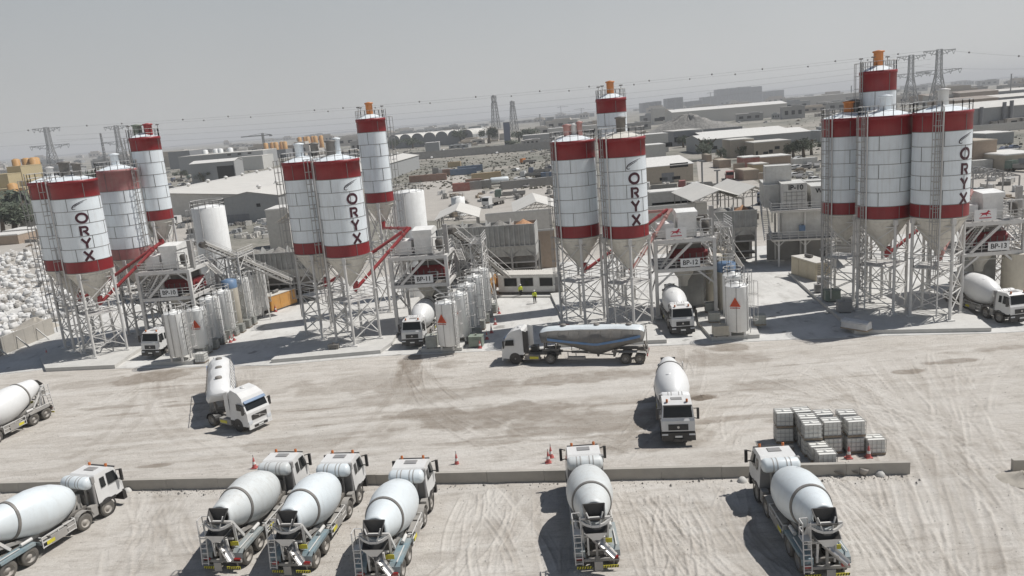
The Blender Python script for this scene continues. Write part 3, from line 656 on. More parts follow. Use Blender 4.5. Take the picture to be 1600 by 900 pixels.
def mixer(label, loc, rz, fender='fender_blue', drum='drum_white', group='concrete mixer trucks'):
    t = thing('mixer_truck', label, 'mixer truck', loc, rz, group)
    m = MB()
    for s in (-1, 1): m.box(s*.46-.06, s*.46+.06, -4.3, 4.3, .78, 1.05); m.box(s*.5-.1, s*.5+.1, -4.0, 2.2, 1.05, 1.22)
    for y in (-4.2, -3, -1.4, .3, 2, 3.6): m.box(-.5, .5, y-.08, y+.08, .8, 1.0)
    for y in (3.2, 1.45, -2.35, -3.70): m.tube((-.95, y, .52), (.95, y, .52), .1, 8)
    m.box(-.3, .3, 2.0, 4.3, .55, 1.2); m.box(-.5, .5, 2.2, 2.62, 1.0, 1.9)
    m.build('chassis', 'chassis', t)
    cab_mixer(t)
    for s in (-1, 1):
        wheel(t, s*1.04, 3.2, side=s); wheel(t, s*1.04, 1.45, side=s); dualwheel(t, s*.92, -2.35, side=s); dualwheel(t, s*.92, -3.70, side=s)
        m = MB()
        m.lathe([(.63, -.2), (.63, .2)], 10, (s*1.04, 1.45, .56), (1, 0, 0), a0=R(20) if True else 0, a1=R(160)); 
        m.s = [True]*len(m.s); m2 = MB()
        # front-axle guard: arc of plates
        A = [(1.45+math.cos(R(a))*.66, .56+math.sin(R(a))*.66) for a in range(10, 171, 20)]
        for (y0, z0), (y1, z1) in zip(A, A[1:]): m2.add([(s*.82, y0, z0), (s*1.24, y0, z0), (s*1.24, y1, z1), (s*.82, y1, z1), (s*.82, y0, z0+.03), (s*1.24, y0, z0+.03), (s*1.24, y1, z1+.03), (s*.82, y1, z1+.03)], [(0, 3, 2, 1), (4, 5, 6, 7), (0, 1, 5, 4), (1, 2, 6, 5), (2, 3, 7, 6), (3, 0, 4, 7)])
        m2.build('fender', 'chassis_grey', t)
        m2 = MB(); A = [(-4.42, .75), (-4.36, 1.02), (-4.15, 1.17), (-3.0, 1.19), (-1.92, 1.17), (-1.70, 1.0), (-1.64, .78)]
        for (y0, z0), (y1, z1) in zip(A, A[1:]): m2.add([(s*.64, y0, z0), (s*1.27, y0, z0), (s*1.27, y1, z1), (s*.64, y1, z1), (s*.64, y0, z0+.03), (s*1.27, y0, z0+.03), (s*1.27, y1, z1+.03), (s*.64, y1, z1+.03)], [(0, 3, 2, 1), (4, 5, 6, 7), (0, 1, 5, 4), (1, 2, 6, 5), (2, 3, 7, 6), (3, 0, 4, 7)])
        m2.box(s*1.26-.02, s*1.26+.02, -4.1, -1.95, 1.03, 1.2)
        m2.build('mudguard', fender, t)
        m2 = MB(); m2.box(s*.95-.28, s*.95+.28, -.95, .15, .5, 1.0); m2.build('fuel_tank', 'chassis_grey', t)
        m2 = MB(); m2.box(s*.95-.25, s*.95+.25, .22, .72, .55, 1.05); m2.build('battery_box', 'chassis_grey', t)
        m2 = MB(); m2.tube((s*.9, -1.45, .8), (s*.9, -1.0, .8), .17, 10); m2.build('air_tank', 'chassis_grey', t)
        m2 = MB(); m2.box(s*1.0-.2, s*1.0+.2, 2.0, 2.45, .5, 1.2); m2.build('step_box', 'chassis_grey', t)
        m2 = MB()
        for z in (.55, .85, 1.18): m2.bar((s*1.2, -1.5, z), (s*1.2, .75, z), .05)
        for y in (-1.5, -.4, .75): m2.bar((s*1.2, y, .5), (s*1.2, y, 1.2), .05)
        m2.bar((s*.95, -1.5, 1.18), (s*1.2, -1.5, 1.18), .05); m2.bar((s*.95, .75, 1.18), (s*1.2, .75, 1.18), .05)
        m2.build('side_rail', 'steel_pale', t)
        m2 = MB(); m2.box(s*1.225-.012, s*1.225+.012, -1.25, -.72, .6, .82); m2.build('warning_plate', 'yellow', t)
        m2 = MB(); m2.box(s*.95-.2, s*.95+.2, -4.50, -4.44, .62, .8); m2.build('tail_lamp', 'tail_red', t)
        # hydraulic tank and the long bar along the tandem guard
        m2 = MB(); m2.tube((s*.95, -2.6, 1.36), (s*.95, -1.9, 1.36), .11, 8); m2.bar((s*1.1, -4.3, 1.3), (s*1.1, -2.8, 1.3), .05); m2.build('wash_pipe', 'steel_pale', t)
    # pedestal frames under the drum
    m = MB()
    for s in (-1, 1):
        m.bar((s*.5, 1.9, 1.1), (s*.42, 1.85, 2.0), .14); m.bar((s*.5, 1.2, 1.1), (s*.42, 1.8, 1.9), .12)
        m.bar((s*.55, -1.2, 1.15), (s*.62, -3.6, 1.75), .13, .2)
    m.box(-.5, .5, 1.65, 1.95, 1.2, 2.1); m.build('drum_cradle', 'chassis_grey', t)
    p = Vector((0, 1.62, 1.98)); q = Vector((0, -3.95, 2.98)); ax = (q-p).normalized()
    m = MB(); m.lathe([(.02, 0), (.56, .02), (.76, .20), (1.02, .62), (1.25, 1.25), (1.37, 2.0), (1.37, 2.7), (1.25, 3.4), (1.10, 4.05), (.98, 4.5), (.84, 5.05), (.70, 5.6), (.63, 5.75), (.52, 5.75), (.50, 5.3)], 40, p, ax)
    d = m.build('drum', drum, t)
    m = MB(); m.lathe([(1.10, 4.03), (1.155, 4.05), (1.12, 4.19), (1.05, 4.2)], 40, p, ax, smooth=False); m.build('roller_ring', 'steel_dark', d)
    m = MB(); m.lathe([(.02, 5.0), (.5, 5.02)], 20, p, ax); m.build('drum_mouth', 'black', d)
    m = MB(); c = p+ax*1.55+Vector((.28, -.2, 1.30)); m.lathe([(.24, -.02), (.24, .06), (.02, .07)], 12, c, (.25, .12, .95)); m.build('inspection_hatch', drum, d)
    # water tank across, behind the cab
    m = MB(); m.lathe([(.02, -1.14), (.2, -1.13), (.35, -1.04), (.40, -.9), (.40, .9), (.35, 1.04), (.2, 1.13), (.02, 1.14)], 20, (0, 2.32, 2.66), (1, 0, 0)); wt = m.build('water_tank', drum, t)
    m = MB()
    for x in (-.52, -.28, .28, .52): m.lathe([(.403, x-.035), (.41, x-.035), (.41, x+.035), (.403, x+.035)], 20, (0, 2.32, 2.66), (1, 0, 0), smooth=False)
    m.build('tank_strap', 'steel_grey', wt)
    m = MB()
    for s in (-1, 1): m.bar((s*.55, 2.3, 1.1), (s*.6, 2.3, 2.4), .1)
    m.build('tank_bracket', 'chassis_grey', t)
    # rear frame, charging hopper, collecting trough and chute
    m = MB()
    for s in (-1, 1):
        m.bar((s*.62, -3.75, 1.15), (s*.72, -3.95, 2.6), .13, .2); m.bar((s*.62, -3.0, 1.3), (s*.75, -4.1, 2.75), .1, .16)
        m.bar((s*.72, -3.9, 2.55), (s*.80, -4.25, 2.85), .12)
        m.bar((s*.45, -4.35, .85), (s*.45, -4.42, 1.9), .1)
    m.bar((-.85, -4.28, 2.86), (.85, -4.28, 2.86), .1, .12); m.bar((-.6, -4.0, 1.7), (.6, -4.0, 1.7), .1)
    m.build('rear_frame', 'steel_pale', t)
    m = MB(); top = [(-.50, -4.58, 2.98), (.50, -4.58, 2.98), (.60, -4.02, 3.50), (-.60, -4.02, 3.50)]; bot = [(-.24, -4.36, 2.74), (.24, -4.36, 2.74), (.28, -4.05, 2.86), (-.28, -4.05, 2.86)]
    m.add(top+bot, [(0, 1, 5, 4), (1, 2, 6, 5), (2, 3, 7, 6), (3, 0, 4, 7)]); m.k = 1
    m.add([Vector(v)+Vector((0, 0, .006)) for v in bot], [(0, 1, 2, 3)]); m.k = 0
    for a, b in zip(top, top[1:]+top[:1]): m.bar(a, b, .05)
    m.build('charging_hopper', ['hopper_dark', 'black'], t)
    m = MB()
    A = [(-.85, -4.30, 2.78), (-.5, -4.46, 2.62), (-.2, -4.55, 2.56), (.2, -4.55, 2.56), (.5, -4.46, 2.62), (.85, -4.30, 2.78)]
    for a, b in zip(A, A[1:]): m.bar(a, b, .09, .14)
    for s in (-1, 1): m.bar((s*.2, -4.55, 2.56), (s*.45, -4.40, 3.25), .06)
    m.build('hopper_frame', 'steel_pale', t)
    m = MB(); tp = [(-.72, -4.22, 2.40), (.72, -4.22, 2.40), (.62, -4.78, 2.30), (-.62, -4.78, 2.30)]; bt = [(-.22, -4.36, 1.95), (.22, -4.36, 1.95), (.2, -4.72, 1.88), (-.2, -4.72, 1.88)]
    m.k = 0; m.add(tp+bt, [(0, 4, 5, 1), (1, 5, 6, 2), (2, 6, 7, 3), (3, 7, 4, 0)])
    m.k = 1; sh = lambda P, f, dz: [(x*f, -4.5+(y+4.5)*f, z+dz) for x, y, z in P]
    m.add(sh(tp, .95, 0)+sh(bt, .85, .03), [(1, 5, 4, 0), (2, 6, 5, 1), (3, 7, 6, 2), (0, 4, 7, 3), (4, 5, 6, 7)])
    m.build('collecting_trough', ['steel_pale', 'hopper_dark'], t)
    a, b = Vector((-.05, -4.42, 1.92)), Vector((.95, -5.0, 1.1)); dd = (b-a).normalized(); sd_ = dd.cross(Vector((0, 0, 1))).normalized(); up = sd_.cross(dd)
    m = MB(); vs = []
    for c, rr in ((a, .28), (b, .24)):
        for i in range(9):
            th = R(180+180*i/8); vs.append(c+sd_*math.cos(th)*rr+up*math.sin(th)*rr)
    m.add(vs, [(i, i+1, 10+i, 9+i) for i in range(8)], True); m.add([v+up*.02 for v in vs], [(9+i, 10+i, i+1, i) for i in range(8)], True)
    m.build('chute', 'metal_shiny', t)
    m = MB(); m.bar((.0, -4.5, .7), (.0, -4.5, 1.7), .12); m.bar((0, -4.5, 1.2), (.5, -4.75, 1.35), .08); m.box(-.2, .25, -5.0, -4.96, .35, .85)
    m.build('chute_bracket', 'chassis_grey', t)
    m = MB(); m.box(-1.2, 1.2, -4.5, -4.38, .55, .70); m.box(-.14, .14, -4.52, -4.5, .72, .84)
    for s in (-1, 1): m.bar((s*.9, -4.44, .55), (s*.9, -4.44, .28), .05)
    m.build('rear_bumper', 'chassis_grey', t)
    m = MB()
    for s in (-1, 1):
        m.box(s*.72-.42, s*.72+.42, -4.60, -4.57, .22, .36)
    wp = m.build('reflector_bar', 'yellow', t)
    m = MB()
    for s in (-1, 1):
        for k in range(6): x = s*.72-.38+k*.14; m.add([(x, -4.604, .22), (x+.06, -4.604, .22), (x+.11, -4.604, .36), (x+.05, -4.604, .36)], [(0, 1, 2, 3)])
    m.build('chevron_stripes', 'black', wp)
    # access ladder and platform at the rear left
    m = MB()
    for s in (-1, 1):
        m.bar((-1.0+s*.2, -4.62, .45), (-1.0+s*.2, -4.45, 2.1), .05); m.bar((-1.0+s*.2, -4.45, 2.1), (-1.0+s*.2, -4.40, 3.0), .04)
    for i in range(6): z = .55+i*.28; m.bar((-1.2, -4.61+i*.028, z), (-.8, -4.61+i*.028, z), .045)
    m.box(-1.25, -.75, -4.5, -3.95, 2.06, 2.11); railing(m, [(-1.22, -4.45, 2.1), (-1.22, -3.95, 2.1), (-.8, -3.95, 2.1)], .9, .5, .025)
    m.build('rear_ladder', 'steel_pale', t)
    m = MB(); m.box(.4, .9, -4.06, -4.03, 1.3, 1.55); m.build('sticker', 'yellow', t)
    return t
T0 = mixer('proto', (0, 0, 0), 0)
mat('drum_stained', (.63, .665, .67), .45, var=.05, scale=.9, dust=.3, streak=.3)
mat('fender_faded', (.17, .25, .29), .6, dust=.7, scale=2.5)
T0b = mixer('proto', (0, 0, 0), 0, 'fender_faded', 'drum_stained')
T1m = mixer('proto', (0, 0, 0), 0, 'chassis_grey', 'drum_bright')
for q_ in (T0, T0b, T1m): q_.scale = (.99, 1.10, 1.06)
def hd(a, b): d = b-a; return math.atan2(-d.x, d.y)          # heading whose local +Y runs from a to b
def place(proto, label, lx, ly, px, rz, first=False, z=0, ground=0):
    """the point lx, ly of the truck's plan stands on the ground seen at pixel px"""
    l = at(px[0], px[1], z)-Matrix.Rotation(rz, 3, 'Z') @ Vector((lx*.99, ly*1.10, 0)); l.z = ground
    if first: proto.location = l; proto.rotation_euler = (0, 0, rz); proto['label'] = label; return proto
    return dup(proto, l, rz, label)
t3r = hd(at(507, 871), at(564, 785))
place(T0, 'mixer truck at the left end of the front row, chute cut off by the frame', 1.2, 3.2, (172, 805), hd(at(55, 880), at(172, 805)), True)
place(T0b, 'left-hand mixer truck of the tight group of three facing the kerb wall', 1.2, -3.7, (391, 880), t3r-R(1), True)
place(T0, 'middle mixer truck of the tight group of three facing the kerb wall', 1.2, 3.2, (564, 785), t3r)
place(T0, 'right-hand mixer truck of the tight group of three, bluest mudguards', 1.2, 3.2, (676, 796), hd(at(639, 885), at(676, 796)))
place(T0b, 'mixer truck parked alone nose to the wall, straight ahead between two empty bays', 1.2, -3.7, (966, 876), R(-2))
place(T0, 'mixer truck parked beside the stack of caged tanks, ladder side towards us', -1.2, 3.2, (1182, 783), hd(at(1238, 878), at(1182, 783)))
place(T1m, 'mixer truck driving towards us on the road beside a dark mud spot', 0, 4.6, (1061, 697), R(180-8), True)
place(T1m, 'mixer truck half in the frame at the left edge of the road', -1.2, -3.7, (75, 654), R(168))
place(T1m, 'mixer truck loading under the leftmost plant, behind the white chemical tanks', 0, 4.6, (238, 562), R(180-14), ground=.05)
place(T1m, 'mixer truck with a black bumper loading under the second plant from the left', 0, 4.6, (646, 546), R(180-8), ground=.05)
place(T1m, 'mixer truck facing straight at us in the third plant\'s loading bay', 0, 4.6, (1068, 527), R(180-4), ground=.05)
place(T1m, 'mixer truck in the loading bay of the far right plant, cut by the picture edge', 1.2, 3.2, (1560, 505), R(180+6), ground=.05)
# ------------------------------------------------------------------ bulk cement tankers
def tractor(t, roof='truck_white'):
    """cab-over tractor, front at +Y; front axle y=0, drive axle y=-3.6"""
    m = MB()
    for s in (-1, 1): m.box(s*.42-.05, s*.42+.05, -4.6, .9, .75, 1.0)
    for y in (-4.4, -2.6, -1, .5): m.box(-.42, .42, y-.07, y+.07, .78, .95)
    for y in (0, -3.6): m.tube((-.95, y, .52), (.95, y, .52), .1, 8)
    m.box(-.4, .4, -4.3, -2.9, 1.0, 1.15); m.box(-.5, .5, -1.3, .9, .6, 1.05)
    m.build('chassis', 'chassis', t)
    hw = lambda z: 1.23 if z < 2.6 else 1.23-(z-2.6)*.22
    prof = [(-.92, 1.0), (-.92, 3.35), (-.70, 3.62), (.15, 3.42), (.72, 3.05), (.88, 2.72), (1.22, 1.95), (1.30, 1.78), (1.34, .62), (.55, .58), (.5, 1.0)]
    cab = loftx(prof, hw).build('cab', 'truck_white', t)
    n = Vector((0, .915, .40))*.012
    ws = [Vector((-1.10, 1.20, 2.0)), Vector((1.10, 1.20, 2.0)), Vector((1.08, .905, 2.68)), Vector((-1.08, .905, 2.68))]
    m = MB(); m.quad(*[v+n for v in ws]); m.build('windscreen', 'glass_dark', cab)
    m = MB(); m.xprism([(.90, 2.72), (1.12, 2.62), (1.12, 2.66), (.92, 2.82)], -1.12, 1.12); m.build('sun_visor', 'tank_blue', cab)
    m = MB(); m.lathe([(.02, 3.62), (.22, 3.6), (.22, 3.5)], 14, (0, -.35, 0)); m.build('roof_hatch', 'truck_white', cab)
    for s in (-1, 1):
        m = MB(); q = [(s*1.238, .05, 1.95), (s*1.238, 1.0, 1.95), (s*1.238, .86, 2.5), (s*1.238, .05, 2.55)]; m.quad(*(q if s > 0 else q[::-1])); m.build('side_window', 'glass_dark', cab)
        m = MB(); m.box(s*1.45-.1, s*1.45+.1, 1.02, 1.14, 1.75, 2.5); m.bar((s*1.2, .95, 2.4), (s*1.45, 1.05, 2.4), .05); m.bar((s*1.2, 1.05, 1.85), (s*1.45, 1.05, 1.85), .05); m.build('mirror', 'black_plastic', cab)
        m = MB(); m.box(s*.98-.2, s*.98+.2, 1.335, 1.375, .82, 1.08); m.build('headlight', 'lamp_glass', cab)
        m = MB(); m.lathe([(.60, -.015), (.60, .015), (.1, .015)], 20, (s*1.225, 0, .6), (s, 0, 0), smooth=False); m.build('wheel_arch', 'black_plastic', cab)
        m = MB(); m.xprism([(-.92, 1.2), (-1.45, 1.2), (-1.45, 3.3), (-.92, 3.5)], s*1.2-.02, s*1.2+.02); m.build('air_deflector', 'truck_white' if s > 0 else 'black_plastic', cab)
        m = MB(); m.box(s*.95-.26, s*.95+.26, -2.5, -1.0, .45, .95); m.build('fuel_tank', 'chassis_grey' if s > 0 else 'chassis', t)
        m = MB(); m.bar((s*1.23, -1.6, .55), (s*1.23, -1.6, .85), .03); m.box(s*1.225-.01, s*1.225+.01, -2.4, -1.5, .55, .8); m.build('warning_plate', 'yellow', t)
        wheel(t, s*1.04, 0, side=s); dualwheel(t, s*.95, -3.6, side=s)
        m = MB(); A = [(-3.6+math.cos(R(a))*.66, .54+math.sin(R(a))*.64) for a in range(0, 181, 20)]
        for (y0, z0), (y1, z1) in zip(A, A[1:]): m.add([(s*.62, y0, z0), (s*1.25, y0, z0), (s*1.25, y1, z1), (s*.62, y1, z1), (s*.62, y0, z0+.03), (s*1.25, y0, z0+.03), (s*1.25, y1, z1+.03), (s*.62, y1, z1+.03)], [(0, 3, 2, 1), (4, 5, 6, 7), (0, 1, 5, 4), (1, 2, 6, 5), (2, 3, 7, 6), (3, 0, 4, 7)])
        m.build('mudguard', 'black_plastic', t)
    m = MB(); m.box(-.78, .78, 1.335, 1.36, 1.12, 1.55); m.build('grille', 'black_plastic', cab)
    m = MB(); m.bar((-.7, 1.375, 1.18), (.55, 1.375, 1.52), .05); m.lathe([(.1, 0), (.1, .03)], 10, (0, 1.36, 1.34), (0, 1, 0), cap1=True); m.build('emblem', 'metal_shiny', cab)
    m = MB(); m.box(-1.2, 1.2, 1.28, 1.42, .38, .76, .02); m.build('bumper', 'truck_white', cab)
    m = MB(); m.box(-.7, .7, 1.42, 1.435, .45, .66); m.build('lower_grille', 'black_plastic', cab)
    m = MB(); m.box(-.26, .26, 1.436, 1.445, .50, .62); m.build('licence_plate', 'white_plain', cab)
    m = MB(); m.tube((-.6, -1.25, 1.0), (-.6, -1.25, 3.3), .1, 8); m.lathe([(.3, 0), (.3, .5), (.1, .55)], 10, (.1, -1.7, 1.1)); m.box(-.4, .45, -2.2, -1.5, 1.05, 1.6); m.build('air_compressor', 'black_plastic', t)
def trailer(root, rz_rel=0.0, top='drum_white', body='trailer_steel'):
    """bulk cement trailer as a part of the rig, kingpin over the drive axle"""
    K = grp('trailer', root); K.location = (0, -3.5, 0); K.rotation_euler = (0, 0, rz_rel)
    st = [(1.05, 2.75, .45, 2.95), (.95, 2.5, .8, 3.15), (.72, 2.2, 1.05, 3.4), (.2, 2.0, 1.22, 3.55), (-.8, 1.8, 1.25, 3.62), (-1.5, 1.62, 1.25, 3.64), (-2.2, 1.44, 1.25, 3.66), (-3.1, 1.15, 1.25, 3.68), (-4.4, .68, 1.25, 3.70), (-5.0, .66, 1.25, 3.70), (-6.4, 1.14, 1.25, 3.70), (-7.1, 1.42, 1.25, 3.69), (-7.8, 1.64, 1.25, 3.68), (-9.0, 1.95, 1.24, 3.62), (-9.25, 2.1, 1.1, 3.5), (-9.4, 2.5, .7, 3.1)]
    n = 28
    def ringpts(y, zb, hw, zt):
        out = []; zc = (zt-1.25 if zt > 3.3 else (zt+zb)/2); 
        for i in range(n):
            a = 2*math.pi*i/n; x = math.cos(a); z = math.sin(a)
            if z > .05 and -8.6 < y < -.3: x *= 1-.24*math.sin(a)**.5*abs(math.cos((y+1.4)*math.pi/3.35+math.pi/2))**1.5
            if z >= 0: out.append((x*hw, y, zc+z*(zt-zc)))
            else: out.append((x*hw*(1-.62*abs(z)**2.2), y, zc+z*(zc-zb)))
        return out
    rings = [ringpts(*s) for s in st]
    up, lo = MB(), MB(); allv = [v for r_ in rings for v in r_]
    for j in range(len(rings)-1):
        for i in range(n):
            f = (j*n+i, (j+1)*n+i, (j+1)*n+(i+1) % n, j*n+(i+1) % n)
            (up if i in range(4, n//2-4) else lo).add([allv[k] for k in f], [(0, 1, 2, 3)], True)  # white top follows the sunlit zone, the darker rest the shaded sides
    lo.add(rings[0], [tuple(range(n))]); lo.add(rings[-1], [tuple(range(n-1, -1, -1))])
    import bmesh
    for mb, nm, mt in ((up, 'tank_top', top), (lo, 'tank_body', body)):
        o = mb.build(nm, mt, K); bm = bmesh.new(); bm.from_mesh(o.data); bmesh.ops.remove_doubles(bm, verts=bm.verts, dist=.0005); bm.to_mesh(o.data); bm.free()
    for s in (-1, 1):
        m = MB(); pts = [(.1, 2.45), (-2.2, 2.15), (-4.75, 1.85), (-7.5, 2.35), (-9.1, 2.7)]
        def side(y, z):
            for a, b in zip(st, st[1:]):
                if a[0] >= y >= b[0]:
                    f = (a[0]-y)/(a[0]-b[0]); zb = a[1]+(b[1]-a[1])*f; hw = a[2]+(b[2]-a[2])*f; zt = a[3]+(b[3]-a[3])*f; zc = zt-1.25; q = min(1, abs(z-zc)/(zc-zb)) if z < zc else 0
                    return hw*(1-.62*q**2.2)*math.sqrt(max(0, 1-q*q))+.03
            return 1.25
        N_ = 24; prev = None
        for i in range(N_+1):
            y = .1-9.2*i/N_
            for a, b in zip(pts, pts[1:]):
                if a[0] >= y >= b[0]: z = a[1]+(b[1]-a[1])*(a[0]-y)/(a[0]-b[0])
            cur = [(s*side(y, z), y, z), (s*side(y, z+.26), y, z+.26)]
            if prev: m.add(prev+cur, [(0, 2, 3, 1) if s < 0 else (1, 3, 2, 0)])
            prev = cur
        m.build('blue_stripe', 'stripe_blue', K)
        for y in (-7.55, -8.95):
            w_ = dualwheel(K, s*.95, y, side=s)
        m = MB(); A = [(-9.65, .9), (-9.5, 1.12), (-8.9, 1.18), (-7.6, 1.18), (-7.0, 1.12), (-6.85, .9)]
        for (y0, z0), (y1, z1) in zip(A, A[1:]): m.add([(s*.7, y0, z0), (s*1.26, y0, z0), (s*1.26, y1, z1), (s*.7, y1, z1), (s*.7, y0, z0+.03), (s*1.26, y0, z0+.03), (s*1.26, y1, z1+.03), (s*.7, y1, z1+.03)], [(0, 3, 2, 1), (4, 5, 6, 7), (0, 1, 5, 4), (1, 2, 6, 5), (2, 3, 7, 6), (3, 0, 4, 7)])
        m.build('mudguard', 'chassis_grey', K)
        m = MB(); m.bar((s*1.1, -1.9, .45), (s*1.1, -1.9, 1.2), .08); m.bar((s*1.1, -2.7, .45), (s*1.1, -2.7, 1.2), .08); m.box(s*1.05-.2, s*1.05+.2, -3.6, -1.9, .5, .75); m.build('hose_rack', 'chassis_grey', K)
        m = MB(); m.box(s*.9-.2, s*.9+.2, -9.72, -9.66, .75, .95); m.build('tail_lamp', 'tail_red', K)
        m = MB(); m.bar((s*1.02, .3, 3.30), (s*1.02, -9.1, 3.38), .04)
        for i in range(9): y = .0-i*1.05; m.bar((s*1.02, y, 3.32), (s*1.25, y+.12, 2.7), .035)
        m.build('hose_rail', 'chassis', K)
    for y in (-1.4, -4.75, -7.9):
        m = MB(); m.lathe([(.3, 3.6), (.3, 3.76), (.27, 3.8), (.02, 3.82)], 14, (0, y, 0)); m.build('manhole', 'chassis', K)
    for y in (-1.6, -4.75, -7.6)[1:2]:
        m = MB(); m.lathe([(.3, .95), (.12, .55), (.1, .42)], 12, (0, y, 0)); m.build('discharge_outlet', 'chassis', K)
    m = MB()
    for s in (-1, 1):
        m.bar((s*.5, .8, 1.25), (s*.5, -.9, 1.28), .16, .2); m.bar((s*.5, .6, 1.3), (s*.6, .5, 2.1), .12); m.bar((s*.5, -.6, 1.3), (s*.6, -.6, 1.9), .12); m.bar((s*.55, -6.2, 1.1), (s*.55, -9.6, 1.1), .14, .22); m.bar((s*.55, -6.2, 1.1), (s*.8, -7.0, 1.5), .1); m.bar((s*.55, -9.5, 1.1), (s*.7, -9.3, 1.8), .12)
    m.box(-.9, .9, -9.7, -9.6, .7, 1.05); m.box(-.55, .55, -.3, .3, 1.15, 1.3); m.bar((0, -.3, 1.05), (0, -6.4, .58), .1); m.box(-.55, .55, -6.5, -6.3, .55, 1.1); m.tube((-.95, -7.55, .52), (.95, -7.55, .52), .1, 8); m.tube((-.95, -8.95, .52), (.95, -8.95, .52), .1, 8)
    m.build('trailer_frame', 'chassis', K)
    m = MB(); x = .35
    for s in (-1, 1): m.bar((x+s*.2, -9.62, .8), (x+s*.2, -9.5, 3.5), .05)
    for i in range(9): m.bar((x-.2, -9.6, .95+i*.3), (x+.2, -9.6, .95+i*.3), .04)
    m.build('rear_ladder', 'chassis_grey', K)
mat('trailer_steel', (.15, .15, .147), .9, spec=.15, metal=.0, var=.15, scale=.8, dust=.25, streak=.2)  # grey steel deepened, shade of the trailer's side put into its colour
mat('stripe_blue', (.05, .20, .45), .8, dust=.35)
tk = thing('tanker_lorry', 'white tractor with a grey bulk cement tanker trailer standing side on', 'tanker truck', group=None)
tractor(tk); trailer(tk)
r1 = hd(at(860, 569), at(806, 569)); l = at(806, 569)-Matrix.Rotation(r1, 3, 'Z') @ Vector((-1.2, 0, 0)); tk.location = l; tk.rotation_euler = (0, 0, r1)
tk2 = thing('tanker_lorry', 'white tractor turning towards us with a white bulk tanker trailer behind it', 'tanker truck')
tractor(tk2); trailer(tk2, R(-38), 'drum_bright', 'drum_bright')
r2 = hd(at(334, 666), at(375, 675)); l = at(375, 675)-Matrix.Rotation(r2, 3, 'Z') @ Vector((1.2, 0, 0)); tk2.location = l; tk2.rotation_euler = (0, 0, r2)
# ------------------------------------------------------------------ batching towers, conveyors, signs
def emblem_triangle(parent, x, y, z, rz, s=.55):
    m = MB(); m.add([(-s, 0, -s*.9), (s, 0, -s*.9), (0, 0, s*.9)], [(0, 1, 2)]); o = m.build('sticker', 'sticker_orange', parent, (x, y, z), rz)
    m = MB()
    for k in (-1, 0, 1): m.bar((k*.14-.1, -.01, -s*.62), (k*.10+.04, -.01, -s*.62+.42+.1*(1-abs(k))), .035, .012)
    m.bar((-s*.55, -.01, -s*.68), (s*.55, -.01, -s*.68), .03, .012); m.build('emblem', 'tail_red', o)
    m = MB()
    for k in range(7): m.box(-s*.9+k*s*.26, -s*.9+k*s*.26+s*.19, -.012, -.006, -s*1.25, -s*1.08)
    m.build('caption', 'tail_red', o)
def horse_sign(x, y, z, rz, label):
    t = thing('sign_board', label, 'sign', (x, y, z), rz)
    m = MB(); m.box(-1.15, 1.15, -.02, .02, -.6, .6); m.build('board', 'sign_white', t)
    P = [(-.52, .06), (-.40, .16), (-.20, .13), (0, .15), (.12, .22), (.20, .36), (.28, .40), (.31, .34), (.43, .24), (.40, .19), (.30, .22), (.24, .08), (.42, .03), (.50, -.10), (.45, -.12), (.37, -.03), (.22, -.02), (.10, -.08), (.16, -.22), (.10, -.24), (.02, -.10), (-.14, -.06), (-.26, -.10), (-.42, -.24), (-.47, -.21), (-.34, -.06), (-.30, .04), (-.40, .08), (-.62, -.02)]
    m = MB(); m.add([(a*1.15, -.028, b+.12) for a, b in P], [tuple(range(len(P)))]); m.build('horse_emblem', 'horse_red', t)
    m = MB()
    for k in range(11): m.box(-.62+k*.115, -.62+k*.115+.085, -.03, -.024, -.36, -.22)
    m.build('caption', 'horse_red', t)
    return t
def bp_sign(code, x, y, z, rz, label):
    t = thing('sign_board', label, 'sign', (x, y, z), rz)
    m = MB(); m.box(-1.1, 1.1, -.03, .03, -.47, .47); m.build('board', 'sign_white', t)
    text(code, .76, (0, -.042, 0), (R(90), 0, 0), 'sign_black', t, 'lettering', .013, .95)
    return t
